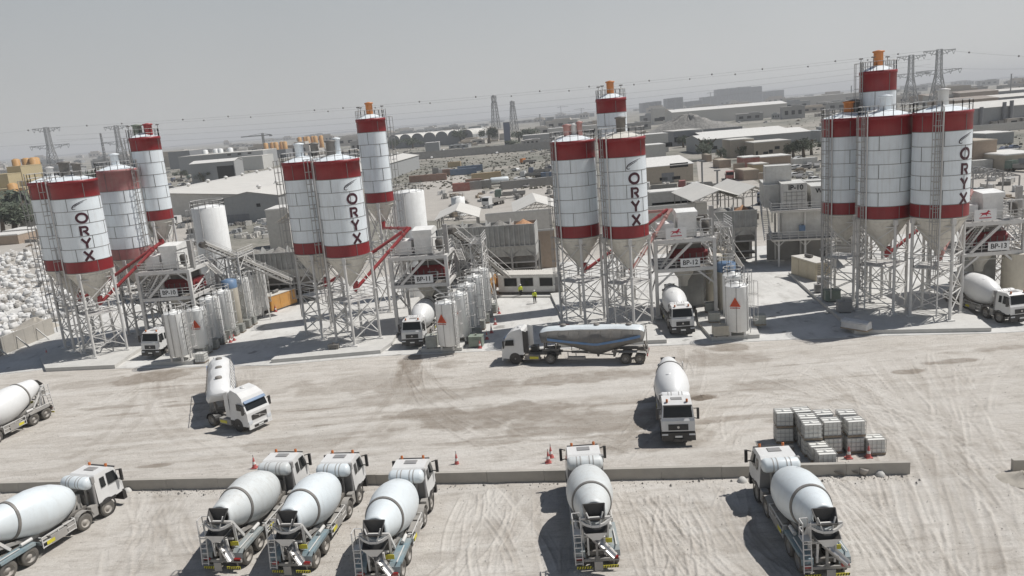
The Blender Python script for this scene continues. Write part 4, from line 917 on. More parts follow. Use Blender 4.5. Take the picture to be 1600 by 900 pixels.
def tower(o, rz, label, code, horse=False, wid=6.6, z1=6.05, z2=9.35, dep=7.0, sgx=.0):
    t = thing('batching_tower', label, 'batching tower', (o[0], o[1], 0), rz)
    H3 = z2+1.0
    m = MB()
    for x in (0, wid):
        for y in (0, dep): 
            mm = MB(); mm.bar((x, y, SLAB), (x, y, z2), .38, .38); mm.box(x-.4, x+.4, y-.4, y+.4, SLAB-.05, SLAB+.1); mm.build('post', 'steel_pale', t)
    for z in (z1, z2):
        for y in (0, dep): m.bar((.19, y, z-.2), (wid-.19, y, z-.2), .26, .4)
        for x in (0, wid): m.bar((x, .19, z-.2), (x, dep-.19, z-.2), .26, .4)
    m.build('main_beams', 'steel_pale', t)
    m = MB()
    for s, x in ((1, 0), (-1, wid)):
        for y in (0, dep): m.bar((x, y, z1-2.0), (x+s*1.9, y, z1-.4), .2); m.bar((x, y, z2-1.5), (x+s*1.4, y, z2-.4), .16)
        m.bar((x, 0, z1+.2), (x, dep, z2-.4), .14); m.bar((x, 0, z1-.6), (x, dep, SLAB+1), .14)
    m.bar((1.0, .0, z1), (wid*.62, .0, z2-.4), .26, .3)
    m.build('diagonal_braces', 'steel_pale', t)
    for z in (z1, z2):
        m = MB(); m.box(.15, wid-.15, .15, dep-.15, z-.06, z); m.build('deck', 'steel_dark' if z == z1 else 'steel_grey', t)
    m = MB(); railing(m, [(.2, .1, z1), (wid-.2, .1, z1), (wid-.1, dep-.1, z1)], 1.05, 1.1, .04, 2); m.build('lower_railing', 'steel_pale', t)
    m = MB(); railing(m, [(.1, dep*.6, z2), (.1, .1, z2), (wid-.2, .1, z2), (wid-.1, dep-.1, z2)], 1.05, 1.1, .04, 2); m.build('upper_railing', 'steel_pale', t)
    m = MB(); y0, y1 = 2.0, 5.2; xa, xb = wid*.36, wid*.9
    m.xprism([(y0, z1+.25), (y1, z1+.25), (y1, z1+1.3), (y1-.3, z1+1.75), (y0+.3, z1+1.75), (y0, z1+1.3)], xa, xb); mx = m.build('mixer', 'mixer_red', t)
    m = MB()
    for k in range(5): x = xa+.3+(xb-xa-.6)*k/4; m.box(x-.05, x+.05, y0-.05, y0, z1+.25, z1+1.3)
    m.box(xa+.4, xb-.4, y0+.5, y1-.5, z1+1.76, z1+2.5); m.build('mixer_ribs', 'steel_dark', mx)
    m = MB(); m.tube((xa-.5, 2.8, z1+1.1), (xa, 2.8, z1+1.1), .45, 12); m.tube((xb, 2.8, z1+1.1), (xb+.35, 2.8, z1+1.1), .4, 12); m.build('gear_motor', 'mixer_red', mx)
    m = MB(); m.lathe([(1.25, z1-.2), (1.2, z1-1.0), (.5, z1-2.1), (.42, z1-2.7)], 16, (wid*.53, 2.8, 0)); m.build('discharge_funnel', 'silo_cream', t)
    # weighing hoppers, hood, dust filter on the upper deck
    m = MB(); m.box(wid*.42, wid*.74, 1.2, 4.4, z2+.05, z2+2.35); m.xprism([(1.1, z2+2.35), (4.5, z2+2.35), (4.5, z2+2.75), (3.4, z2+3.1), (1.1, z2+2.9)], wid*.40, wid*.76); m.build('aggregate_hood', 'cabin_white', t)
    m = MB(); m.box(.5, wid*.36, 1.4, 3.6, z2+.05, z2+1.7); m.build('weigh_hopper', 'cabin_white', t)
    m = MB(); m.lathe([(.1, z2+.35), (.42, z2+.7), (.45, z2+1.6), (.3, z2+1.8)], 14, (wid*.88, .9, 0), cap1=True); m.build('dust_filter', 'belt_black', t)
    m = MB()
    for x in (wid*.88-.62, wid*.88+.62): m.bar((x, .25, z2), (x, .25, z2+2.1), .12)
    m.bar((wid*.88-.62, .25, z2+2.1), (wid*.88+.62, .25, z2+2.1), .12); m.build('filter_frame', 'steel_pale', t)
    m = MB(); m.bar((wid, 1.4, z2), (wid, 1.4, z2+3.4), .5, .5); m.build('duct', 'steel_grey', t)
    rp = random.Random(int(o[0])); m = MB()
    for k in range(9):
        x, y = rp.uniform(.3, wid-.3), rp.uniform(.8, dep-.4); za_, zb_ = sorted((rp.uniform(z1-.4, z2), rp.uniform(z1+1, z2+2.2))); m.tube((x, y, za_), (x, y, zb_), rp.uniform(.05, .12), 6); m.tube((x, y, zb_), (x+rp.uniform(-1.5, 1.5), y, zb_), .06, 6)
    for z in (z1-.9, z1+2.7, z2+.6): m.tube((.2, .5, z), (wid-.2, .5, z), .05, 6)
    m.build('pipework', 'steel_pale', t)
    m = MB(); m.box(wid*.5, wid*.9, dep*.55, dep*.9, SLAB, z1-1.2); m.build('rear_panel', 'bin_weathered', t)
    # bracing frame for the belt behind the stairs
    m = MB(); X_, Y_ = (wid+.4, wid+2.0, wid+3.4), (dep*.95, dep*1.3, dep*1.65)
    for x in X_:
        for y in Y_: m.bar((x, y, SLAB), (x, y, z2+.2), .15)
    for z in (2.4, 4.4, z1, z1+1.7, z2):
        for x in X_: m.bar((x, Y_[0], z), (x, Y_[-1], z), .1)
        for y in Y_: m.bar((X_[0], y, z), (X_[-1], y, z), .1)
    for za_, zb_ in ((.5, 2.4), (2.4, 4.4), (4.4, z1), (z1, z1+1.7), (z1+1.7, z2)):
        for x in X_: m.bar((x, Y_[0], za_), (x, Y_[1], zb_), .08); m.bar((x, Y_[2], za_), (x, Y_[1], zb_), .08)
        for xa_, xb_ in zip(X_, X_[1:]): m.bar((xa_, Y_[0], za_), (xb_, Y_[0], zb_), .08); m.bar((xb_, Y_[0], za_), (xa_, Y_[0], zb_), .08)
    for z in (z1, z2): railing(m, [(X_[0], Y_[0], z), (X_[-1], Y_[0], z), (X_[-1], Y_[-1], z)], 1.0, 1.0, .03, 2)
    m.build('stair_frame', 'steel_pale', t)
    for z in (z1, z2): m = MB(); m.box(X_[0], X_[-1], Y_[0], Y_[-1], z-.04, z); m.build('grating', 'steel_dark', t)
    # stairs down the right side
    m = MB(); a, b = Vector((wid+.9, dep*.5, z2)), Vector((wid+.9, dep*.5+4.6, z1))
    for s in (-.4, .4): m.bar(a+Vector((s, 0, 0)), b+Vector((s, 0, 0)), .08, .22); m.bar(a+Vector((s, 0, 1)), b+Vector((s, 0, 1)), .05)
    for k in range(14): p = a.lerp(b, (k+.5)/14); m.box(p.x-.4, p.x+.4, p.y-.13, p.y+.13, p.z-.02, p.z+.02)
    m.build('stairs', 'steel_pale', t); m = MB()
    a, b = Vector((.5, .6, z1)), Vector((2.9, .6, z2))
    for s in (-.3, .3): m.bar(a+Vector((0, s, 0)), b+Vector((0, s, 0)), .07, .2); m.bar(a+Vector((0, s, 1)), b+Vector((0, s, 1)), .05)
    for k in range(10): p = a.lerp(b, (k+.5)/10); m.box(p.x-.13, p.x+.13, p.y-.3, p.y+.3, p.z-.02, p.z+.02)
    m.build('stairs', 'steel_pale', t)
    rot = Matrix.Rotation(rz, 3, 'Z'); q = rot @ Vector((wid*.58+sgx, -.27, z1+.62)); bp_sign(code, o[0]+q.x, o[1]+q.y, q.z, rz, 'white sign reading %s in black on the tower railing' % code)
    if horse: q = rot @ Vector((wid*.36, -.1, z2+.75)); horse_sign(o[0]+q.x, o[1]+q.y, q.z, rz, 'white board with a red running horse on %s' % ('the third tower from the left' if code.endswith('2') else 'the far right tower'))
    return t
TW = {10: ((-45.9, 95.0), -.10), 11: ((-14.0, 90.4), -.10), 12: ((16.6, 87.2), -.08), 13: ((48.7, 82.4), -.06)}
tower(*TW[10], 'steel batching tower of the leftmost plant, with a red mixer', 'BP-10')
tower(*TW[11], 'steel batching tower of the second plant from the left, with a red mixer', 'BP-11')
tower(*TW[12], 'steel batching tower of the third plant, a mixer truck straight under it', 'BP-12', True)
tower(*TW[13], 'steel batching tower of the far right plant, with a red mixer', 'BP-13', True)
def tower_pt(n, x, y, z):
    o, rz = TW[n]; q = Matrix.Rotation(rz, 3, 'Z') @ Vector((x, y, z)); return Vector((o[0]+q.x, o[1]+q.y, z))
def screw(p, q, label, r=.24, m_='tube_red', group='red screw conveyors'):
    t = thing('screw_conveyor', label, 'screw conveyor', p, 0, group); d = Vector(q)-Vector(p); u = d.normalized()
    m = MB(); m.tube((0, 0, 0), d, r, 14); 
    for f in (.02, .34, .66, .97): m.tube(d*f-u*.06, d*f+u*.06, r*1.35, 14)
    m.build('tube', m_, t)
    m = MB(); m.tube(d+u*.1, d+u*.9, .2, 10); m.build('motor', m_, t)
    m = MB(); m.lathe([(.30, .1), (.34, .9)], 12, u*.3); m.build('inlet', m_, t); return t
for n, f, fd in ((10, S10F, 'tube_red'), (11, S11F, 'tube_red'), (12, S12F, 'tube_red_faded'), (13, S13F, 'tube_red_faded')):
    top = tower_pt(n, 1.5, 2.4, 11.9); nm = {10: 'leftmost plant', 11: 'second plant from the left', 12: 'third plant', 13: 'far right plant'}[n]
    screw(Vector((f[0]+.2, f[1], 6.3)), top+Vector((.1, -.5, 0)), 'sloping red screw conveyor from the lettered silo of the %s' % nm, .2, fd)
    side = {10: (-54.3, 95.6), 11: (-22.9, 92.2), 12: (8.0, 88.0), 13: (40.6, 83.2)}[n]
    screw(Vector((side[0]+.3, side[1], 6.3)), top+Vector((-.3, .4, .1)), 'rear red screw conveyor of the %s, behind the lettered silo' % nm, .19, 'tube_red')
    tall = {10: (-45.6, 103.0), 11: (-16.3, 102.4), 12: (13.75, 96.6), 13: (42.6, 89.2)}[n]
    screw(Vector((tall[0], tall[1]-.3, 11.5)), top+Vector((.3, .9, .4)), 'short red screw conveyor from the tall slim silo of the %s' % nm, .17, fd)
def conveyor(p, q, label, w=1.1, cover=True, legs=True):
    t = thing('belt_conveyor', label, 'belt conveyor', p, 0, 'inclined belt conveyors'); d = Vector(q)-Vector(p); u = d.normalized(); s = u.cross(Vector((0, 0, 1))).normalized(); n = s.cross(u)
    m = MB(); m.bar(n*.35, d+n*.35, w*.75, .06); m.build('belt', 'belt_black', t)
    m = MB(); N_ = max(4, int(d.length/1.0))
    for k in (-1, 1):
        a = s*k*w/2; m.bar(a, d+a, .09); m.bar(a+n*.75, d+a+n*.75, .09)
        for i in range(N_): x, y = d*(i/N_), d*((i+1)/N_); m.bar(a+x, a+y+n*.75, .055) if i % 2 else m.bar(a+x+n*.75, a+y, .055); m.bar(a+x, a+x+n*.75, .055)
        m.bar(a*2.1, d+a*2.1, .06); m.bar(a*2.1+n*1.1, d+a*2.1+n*1.1, .05)
    m.build('truss', 'steel_pale', t)
    m = MB(); m.bar(-s*w*.8+n*.02, d-s*w*.8+n*.02, w*.5, .04); m.build('walkway', 'steel_grey', t)
    if cover:
        m = MB(); A = [(math.cos(R(a))*w*.52, .45+math.sin(R(a))*.42) for a in range(0, 181, 20)]
        vs = [(s*x+n*z) for x, z in A]+[(d+s*x+n*z) for x, z in A]; k = len(A); m.add(vs, [(i, i+1, k+i+1, k+i) for i in range(k-1)], True); m.build('cover', 'roof_dusty', t)
    m = MB(); m.tube(d+n*.3-s*w*.5, d+n*.3+s*w*.5, .42, 14); m.build('head_drum', 'belt_black', t)
    if legs:
        m = MB()
        for f in (.35, .7):
            c = d*f
            for k in (-1, 1): m.bar(c+s*k*w/2, Vector(((c+s*k*w).x, (c+s*k*w).y, -p[2]+.05)), .12)
            m.bar(c+s*w/2, Vector(((c-s*w).x, (c-s*w).y, -p[2]+.05)), .08)
        m.build('trestle', 'steel_pale', t)
    return t
c10 = Vector((-31.0, 107.0, 4.2)); conveyor(c10, tower_pt(10, 6.0, 5.6, 11.2), 'inclined belt conveyor with white cover at the leftmost plant')
c11 = Vector((4.6, 113, 2.2)); conveyor(Vector((-1.0, 106.5, 2.6)), tower_pt(11, 6.4, 5.8, 11.0), 'inclined belt conveyor beside the stairs of the second tower', cover=False)
c12 = atY(1180, 440, 108); conveyor(Vector((30.5, 103.5, 2.2)), tower_pt(12, 6.2, 5.8, 10.6), 'inclined belt conveyor hidden behind the tanks of the third plant', cover=False)
# ------------------------------------------------------------------ aggregate bins
mat('concrete_dark', (.12, .115, .105), .9, var=.25, dust=.2)  # dark tone that carries the shade beneath the bins
def bins(p, q, z0, z1, label, dep=5.0, nb=4, fill='gravel_dark', fill2=None, post=True, back=None):
    """ribbed steel bin row whose front face runs from p to q"""
    d = Vector((q[0]-p[0], q[1]-p[1], 0)); Ln = d.length; t = thing('aggregate_bin', label, 'aggregate bin', (p[0], p[1], 0), math.atan2(d.y, d.x), 'ribbed aggregate bins')
    m = MB(); zs = z0+(z1-z0)*.36
    m.box(0, Ln, 0, .12, zs, z1); m.box(0, Ln, dep-.12, dep, zs, z1); m.box(0, .12, .125, dep-.125, zs, z1); m.box(Ln-.12, Ln, .125, dep-.125, zs, z1)
    k = int(Ln/.75)
    for i in range(k+1): x = .06+(Ln-.12)*i/k; m.box(x-.09, x+.09, -.2, 0, zs, z1)
    m.box(-.1, Ln+.1, -.16, .0, z1, z1+.14); m.box(-.1, Ln+.1, -.2, 0, zs-.1, zs)
    m.build('wall', 'bin_weathered', t)
    m = MB()
    m.add([(0, 0, zs-.1), (Ln, 0, zs-.1), (Ln, .45, z0), (0, .45, z0), (0, dep, zs-.1), (Ln, dep, zs-.1), (Ln, dep-1.3, z0), (0, dep-1.3, z0)], [(0, 3, 2, 1), (4, 5, 6, 7), (0, 4, 7, 3), (1, 2, 6, 5), (3, 7, 6, 2)])
    for i in range(k+1):
        x = .06+(Ln-.12)*i/k; m.bar((x, -.02, zs-.1), (x, .42, z0), .09, .12)
    m.build('hopper', 'bin_weathered', t)
    for i in range(nb):
        x0, x1 = Ln*i/nb+.15, Ln*(i+1)/nb-.15; m = MB(); N_ = 8; vs = []; rn = random.Random(i+int(p[0]))
        for a in range(N_+1):
            for b in range(N_+1):
                u_, v_ = a/N_, b/N_; vs.append((x0+(x1-x0)*u_, .2+(dep-.4)*v_, z1-.5+1.1*(1-abs(2*u_-1))*(1-abs(2*v_-1))+rn.uniform(-.1, .1)))
        m.add(vs, [(a*(N_+1)+b, (a+1)*(N_+1)+b, (a+1)*(N_+1)+b+1, a*(N_+1)+b+1) for a in range(N_) for b in range(N_)], True); m.build('aggregate', fill2 if (fill2 and i == nb-1) else fill, t)
        if i: m = MB(); m.box(x0-.22, x0-.08, .13, dep-.13, zs, z1+.05); m.xprism([(.2, z1+.05), (1.0, z1+.9), (1.3, z1+.9), (2.4, z1+.05)], x0-.2, x0-.1); m.build('divider', 'bin_weathered', t)
    if post:
        m = MB(); m.box(-.2, Ln+.2, dep+.05, dep+.4, 0, zs-.2); m.build('retaining_wall', 'concrete_dark', t)  # dark wall added so the space under the bins looks shaded
        m = MB(); m.box(0, Ln, .9, dep-.6, z0-1.0, z0-.05); m.build('feeder_housing', 'steel_dark', t)
        m = MB(); kk = max(2, int(Ln/3.2))
        for i in range(kk+1):
            x = .15+(Ln-.3)*i/kk
            for y in (.2, dep-.2): m.bar((x, y, 0), (x, y, zs), .26)
            if i < kk: x2 = .15+(Ln-.3)*(i+1)/kk; m.bar((x, .2, z0-.9), (x2, .2, z0-.9), .2); m.bar((x, .2, z0-.3), ((x+x2)/2, .2, zs-.2), .12); m.bar((x2, .2, z0-.3), ((x+x2)/2, .2, zs-.2), .12); m.bar((x, .2, 1.2), (x2, .2, 1.2), .16); m.bar((x, .2, 2.2), (x2, .2, 2.2), .12)
        m.bar((0, .2, zs-.15), (Ln, .2, zs-.15), .3); m.build('support_frame', 'steel_grey', t)
        m = MB(); m.box(0, Ln, 1.6, dep-1.6, 1.5, 1.75); m.build('collecting_belt', 'belt_black', t)
        m = MB()
        for i in range(nb*2): x = Ln*(i+.5)/(nb*2); m.box(x-.5, x+.5, 1.7, dep-1.7, z0-.9, z0)
        m.build('gates', 'steel_dark', t)
    return t
bins((-40.2, 113.5), (-28.6, 112.0), 4.0, 7.7, 'ribbed bin row between the leftmost white tank and the second plant', nb=3)
bins((-10.4, 116.2), (4.0, 114.2), 4.0, 8.7, 'long ribbed bin row behind the office cabin, orange gravel at its right end', nb=4, fill2='gravel_orange')
bins((30.2, 114.0), (36.6, 113.2), 4.6, 8.2, 'short ribbed bin row behind the third plant', nb=2, fill2='gravel_orange')
bins((-63.0, 124.0), (-52.0, 122.4), 4.0, 7.0, 'ribbed bin row half hidden behind the leftmost plant', nb=3)
# ------------------------------------------------------------------ vertical tanks
def store_tank(px, r, zt, label, name='storage_tank', base=None, y=None):
    c = base; t = thing(name, label, 'storage tank', (c[0], c[1], 0), 0, 'big white storage tanks')
    m = MB(); m.lathe([(r, .05), (r, zt), (r*.97, zt+.1), (.05, zt+.45)], 40); m.build('shell', 'tank_white', t)
    m = MB(); m.tube((-.35, -r-.09, .2), (-.35, -r-.09, zt), .06, 8); m.build('pipe', 'steel_pale', t)
    m = MB(); k = 14; railing(m, [(math.cos(a)*(r-.05), math.sin(a)*(r-.05), zt) for a in np.linspace(0, 2*math.pi, k+1)], 1.05, 3, .035, 1); m.build('railing', 'steel_pale', t)
    ladder_mb(-r-.1, -.2, .5, zt+1, -1, 0).build('caged_ladder', 'steel_pale', t); return t
store_tank(0, 2.3, 15.2, 'big plain white storage tank behind the leftmost plant', base=(-42.6, 112.6))
store_tank(0, 2.3, 15.2, 'big plain white storage tank behind the second plant, beside a tall slim silo', base=(-13.6, 110.8))
def chem(px, label, r=1.05, z0=1.1, z1=6.2, body='tank_white', top=None, tri=False, ladder=0, cage=True, n=24, ribs=0):
    p = at(px[0], px[1], SLAB); t = thing('chemical_tank', label, 'chemical tank', p, 0, 'upright chemical tanks in rows')
    z0 -= SLAB; z1 -= SLAB
    m = MB(); m.lathe([(.2, z0-.35), (r*.95, z0), (r, z0+.06), (r, z1 if not top else z1-1.0)], n, cap0=True)
    if not top: m.lathe([(r, z1), (r*.96, z1+.06), (.25, z1+.22), (.25, z1+.34), (.02, z1+.36)], n)
    m.build('shell', body, t)
    if top: m = MB(); m.lathe([(r, z1-1.0), (r, z1), (.3, z1+.2), (.02, z1+.2)], n); m.build('top', top, t)
    for k in range(4): a = k*math.pi/2+.5; m = MB(); m.bar((math.cos(a)*r*.85, math.sin(a)*r*.85, 0), (math.cos(a)*r*.85, math.sin(a)*r*.85, z0), .2); m.build('leg', 'steel_pale', t)
    if ribs:
        m = MB()
        for k in range(ribs): a = 2*math.pi*k/ribs+.2; m.bar((math.cos(a)*(r+.01), math.sin(a)*(r+.01), z0), (math.cos(a)*(r+.01), math.sin(a)*(r+.01), z1), .05)
        m.build('seams', 'steel_grey', t)
    if tri: emblem_triangle(t, math.sin(tri)*(r+.04), -math.cos(tri)*(r+.04), z1-1.5, tri)
    if cage:
        a = R(ladder); nx, ny = math.sin(a), -math.cos(a); ladder_mb(nx*(r+.12), ny*(r+.12), .2, z1+1.0, nx, ny, .45, True, 1.6, .45).build('caged_ladder', 'steel_pale', t)
        m = MB(); railing(m, [(math.cos(b)*(r-.05), math.sin(b)*(r-.05), z1) for b in np.linspace(0, 2*math.pi, 9)], .8, 1.2, .03, 1); m.build('railing', 'steel_pale', t)
    return t
chem((284, 562), 'nearest faceted white chemical tank of the leftmost row', 1.2, 1.1, 6.0, n=10, ladder=80, ribs=10)
chem((317, 546), 'white tank with an orange triangle in the leftmost row', 1.2, .9, 5.4, tri=.1, ladder=70)
chem((337, 533), 'third white tank of the leftmost row', 1.2, 1.0, 5.9, ladder=60)
chem((355, 521), 'fourth white tank of the leftmost row, left of the blue-topped one', 1.18, 1.0, 5.9, ladder=60)
chem((369, 512), 'beige tank with a blue top in the leftmost row', .95, .8, 6.8, body='tank_beige', top='tank_blue', cage=False)
chem((384, 503), 'white tank just behind the blue-topped one in the leftmost row', 1.15, .8, 6.4, ladder=60)
chem((397, 495), 'second white tank behind the blue-topped one in the leftmost row', 1.15, .8, 6.4, ladder=60)
chem((409, 487), 'rearmost white tank of the leftmost row', 1.15, .8, 6.4, ladder=60)
chem((703, 544), 'nearest white tank of the second plant, orange triangle facing left', 1.14, .95, 5.6, tri=-.42, ladder=50, ribs=6)
chem((722, 530), 'second white tank of the second plant, behind the triangle tank', 1.1, .95, 5.7, ladder=60, tri=-.5)
chem((735, 516), 'third white tank of the second plant', 1.1, .95, 5.9, ladder=60)
chem((746, 503), 'fourth white tank of the second plant', 1.1, .95, 6.1, ladder=60)
chem((755, 491), 'rearmost white tank of the second plant', 1.1, .95, 6.2, ladder=60)
chem((1152, 522), 'nearest white tank of the third plant, orange triangle on its left side', 1.2, .95, 5.7, tri=-.42, ladder=72, ribs=6)
chem((1146, 500), 'second white tank of the third plant, behind the triangle tank', 1.1, .9, 5.6, ladder=70)
chem((1136, 486), 'blue-topped tank of the third plant', 1.05, .8, 6.2, body='tank_beige', top='tank_blue')
chem((1117, 474), 'beige tank beside the tower of the third plant', 1.0, .3, 6.4, body='tank_beige', cage=False)
chem((1124, 462), 'rear beige tank of the third plant', 1.0, .3, 6.4, body='tank_beige', ladder=70)
chem((1583, 466), 'cream tank behind the truck at the far right plant', 1.3, .3, 5.6, body='tank_beige', cage=False)
chem((1604, 455), 'cream tank at the right picture edge', 1.3, .3, 6.0, body='tank_beige', ladder=0)
# ------------------------------------------------------------------ props in the yard
def ibc_proto(pl='ibc_plastic'):
    t = thing('ibc_tank', 'proto', 'ibc tank', (0, 0, 0), 0, None)
    m = MB(); m.box(-.56, .56, -.47, .47, .16, 1.12, .02); m.lathe([(.12, 1.12), (.12, 1.17), (.02, 1.18)], 10, (0, 0, 0)); m.build('tank', pl, t)
    m = MB()
    for z in (.20, .50, .80, 1.12):
        for a, b in (((-.6, -.51), (.6, -.51)), ((.6, -.51), (.6, .51)), ((.6, .51), (-.6, .51)), ((-.6, .51), (-.6, -.51))): m.bar((*a, z), (*b, z), .026)
    for i in range(5):
        x = -.6+1.2*i/4; y = -.51+1.02*i/4
        m.bar((x, -.51, .14), (x, -.51, 1.13), .024); m.bar((x, .51, .14), (x, .51, 1.13), .024); m.bar((.6, y, .14), (.6, y, 1.13), .024); m.bar((-.6, y, .14), (-.6, y, 1.13), .024)
    m.bar((-.6, -.2, 1.15), (.6, -.2, 1.15), .035); m.bar((-.6, .2, 1.15), (.6, .2, 1.15), .035); m.build('cage', 'ibc_cage', t)
    m = MB()
    for y in (-.42, 0, .42): m.box(-.6, .6, y-.06, y+.06, 0, .1)
    m.box(-.6, .6, -.5, .5, .1, .14); m.build('pallet', 'pallet_wood', t); return t
I0, I1 = ibc_proto(), ibc_proto('ibc_grey'); IH = 1.19
rn = random.Random(3); used = set()
def put(proto, loc, rz, label, group=None):
    if proto.name in used: return dup(proto, loc, rz, label, group)
    used.add(proto.name); proto.location = loc; proto.rotation_euler = (0, 0, rz); proto['label'] = label
    if group: proto['group'] = group
    return proto
stk = [(1224, 640.7, 'leftmost pile'), (1252.7, 638, 'rear second pile'), (1262, 649, 'middle second pile'), (1268, 659, 'front second pile'), (1285, 643, 'rear third pile'), (1299, 655, 'front third pile'), (1324, 642.7, 'rear fourth pile'), (1334, 654, 'front fourth pile')]
GI = 'caged liquid tanks stacked behind the kerb wall'
for px, py, nm in stk:
    p = at(px, py, 2*IH); a = R(-6)+rn.uniform(-.05, .05); p.z = .02
    put(I0, p, a, 'lower caged tank of the %s in the stack behind the kerb wall' % nm, GI); q = p.copy(); q.z = .02+IH
    put(I0, q+Vector((rn.uniform(-.05, .05), rn.uniform(-.05, .05), 0)), a+rn.uniform(-.05, .05), 'upper caged tank of the %s in the stack behind the kerb wall' % nm, GI)
for px, py, nm in ((1278, 692.7, 'rear single caged tank of the pair close behind the kerb wall'), (1290, 704, 'front single caged tank nearest the kerb wall'), (1366, 681.7, 'single caged tank at the right end of the stack')):
    p = at(px, py, IH); p.z = .02; put(I0, p, R(-5), nm, GI)
for i, (px, py) in enumerate(((741, 537), (751, 527), (757, 516), (764, 506), (769, 497), (776, 490))):
    put(I1, at(px-6, py-2, .06), R(-8)+rn.uniform(-.1, .1), '%s grey caged tank of the row beside the second plant\'s white tanks' % ['nearest', 'second', 'third', 'fourth', 'fifth', 'farthest'][i], 'grey caged tanks in a row')
for i, (px, py) in enumerate(((316, 566), (322, 552), (334, 545), (346, 537), (356, 529), (366, 524), (376, 519), (386, 512), (394, 507))):
    put(I1 if i else I0, at(px, py, .06), R(-4)+rn.uniform(-.1, .1), 'caged tank at the foot of the leftmost tank row, %s' % ['nearest the road', 'second from the road', 'third from the road', 'fourth from the road', 'fifth from the road', 'sixth from the road', 'seventh from the road', 'eighth from the road', 'farthest from the road'][i], 'caged tanks along the leftmost row')
for px, py, l in ((1116, 503, 'grey caged tank on the kerb left of the triangle tank, third plant'), (1110, 487, 'second grey caged tank behind it beside the third plant bay'), (1187, 507, 'greenish caged tank right of the triangle tank, third plant')): put(I1, at(px, py, SLAB), R(-8), l)
# boxes, pump units
def pump_box(px, label, s=(1.4, 1.0, 1.1), m_='green_box', rz=-.1, z=SLAB):
    t = thing('equipment_box', label, 'equipment box', at(px[0], px[1], z), rz); x, y, h = s[0]/2, s[1]/2, s[2]
    m = MB(); m.box(-x, x, -y, y, .12, h, .03); m.build('body', m_, t); m = MB(); m.box(-x-.03, x+.03, -y-.03, y+.03, h, h+.05); m.tube((0, 0, h+.05), (0, 0, h+.25), .12, 8); m.build('lid', m_, t)
    m = MB()
    for k in (-1, 1): m.box(k*x*.7-.08, k*x*.7+.08, -y, y, 0, .12)
    m.build('skids', 'steel_dark', t); m = MB(); m.box(-x*.6, x*.6, -y-.02, -y, .3, h-.25); m.build('door', m_, t); return t
pump_box((1300, 470), 'green metal pump box beside the rear silo of the far right plant', (1.7, 1.2, 1.3), rz=-.2)
pump_box((1319, 487), 'dark grey metal box on the slab edge of the far right plant', (1.5, 1.2, 1.2), 'cab_grey', -.2)
pump_box((1279, 457), 'small dark box beside the beige generator', (1.0, .8, 1.0), 'cab_grey', -.2)
pump_box((1286, 452), 'grey crate on the slab between generator and ladder silo', (1.3, 1.0, 1.6), 'steel_grey', -.2)
pump_box((745, 541), 'green cabinet at the near end of the grey caged tanks', (1.5, 1.1, 1.2), 'green_box', -.2, .06)
pump_box((522, 545), 'low dark metal box on the slab under the second plant', (1.2, .6, .5), 'steel_dark', -.1)
pump_box((676, 542), 'grey crate beside the man in dark clothes, second plant', (1.2, 1.4, 1.3), 'ibc_grey', -.1)
pump_box((1126, 524), 'pale block tank on the slab in front of the third plant', (1.6, 1.2, 1.1), 'tank_beige', -.05)
pump_box((882, 524), 'red and black pump behind the tanker trailer', (1.2, .9, 1.1), 'tail_red', -.05)
# bags on a pallet
t = thing('bag_pallet', 'pallet of wrapped white bags on the slab of the far right plant', 'pallet', at(1338, 514, SLAB), -.9)
m = MB(); m.box(-1.4, 1.4, -.6, .6, 0, .14); m.build('pallet', 'pallet_wood', t); m = MB(); m.box(-1.35, 1.35, -.58, .58, .15, .85, .06); m.build('bags', 'bag_white', t)
m = MB(); vs = []; rr = random.Random(9)
for i in range(9):
    for j in range(5): vs.append((-1.4+2.8*i/8, -.62+1.24*j/4, .86+rr.uniform(0, .16)-(.2 if j in (0, 4) else 0)))
m.add(vs, [(i*5+j, (i+1)*5+j, (i+1)*5+j+1, i*5+j+1) for i in range(8) for j in range(4)], True); m.build('plastic_sheet', 'bag_white', t)
# traffic cones
def cone_proto():
    t = thing('traffic_cone', 'proto', 'traffic cone')
    m = MB(); m.box(-.22, .22, -.22, .22, 0, .06); m.lathe([(.17, .06), (.13, .32)], 14); m.lathe([(.095, .52), (.04, .84), (.02, .86)], 14, cap1=True); m.build('body', 'cone_red', t)
    m = MB(); m.lathe([(.132, .32), (.096, .52)], 14); m.build('reflective_band', 'white_plain', t); m = MB(); m.tube((0, 0, .86), (0, 0, 1.05), .025, 6); m.build('tip', 'steel_dark', t); return t
C0 = cone_proto()
for px, py, l in ((714, 726, 'cone alone beside the kerb wall right of the three close trucks'), (857, 723, 'front cone of the pair behind the kerb wall'), (861, 715, 'rear cone of the pair behind the kerb wall'), (398, 731, 'cone behind the kerb wall beside the left truck of three'),
        (1326, 716, 'left cone in front of the stacked caged tanks'), (1357, 715, 'right cone in front of the stacked caged tanks'), (74, 557, 'cone left of the leftmost plant\'s slab'), (750, 544, 'cone in front of the green cabinet, second plant'),
        (761, 530, 'second cone along the grey caged tank row'), (768, 520, 'third cone along the grey caged tank row'), (774, 507, 'fourth cone along the grey caged tank row'), (780, 490, 'fifth cone along the grey caged tank row'), (458, 470, 'cone behind the orange generator'), (431, 487, 'cone at the corner of the orange generator'),
        (761, 455, 'cone near the open orange generator'), (1240, 428, 'red cone standing behind the beige generator'), (360, 535, 'first cone beside the caged tanks, leftmost row'), (366, 532, 'second cone beside the caged tanks, leftmost row')):
    put(C0, at(px, py, .05 if py < 560 else .0), 0, l, 'red and white traffic cones')
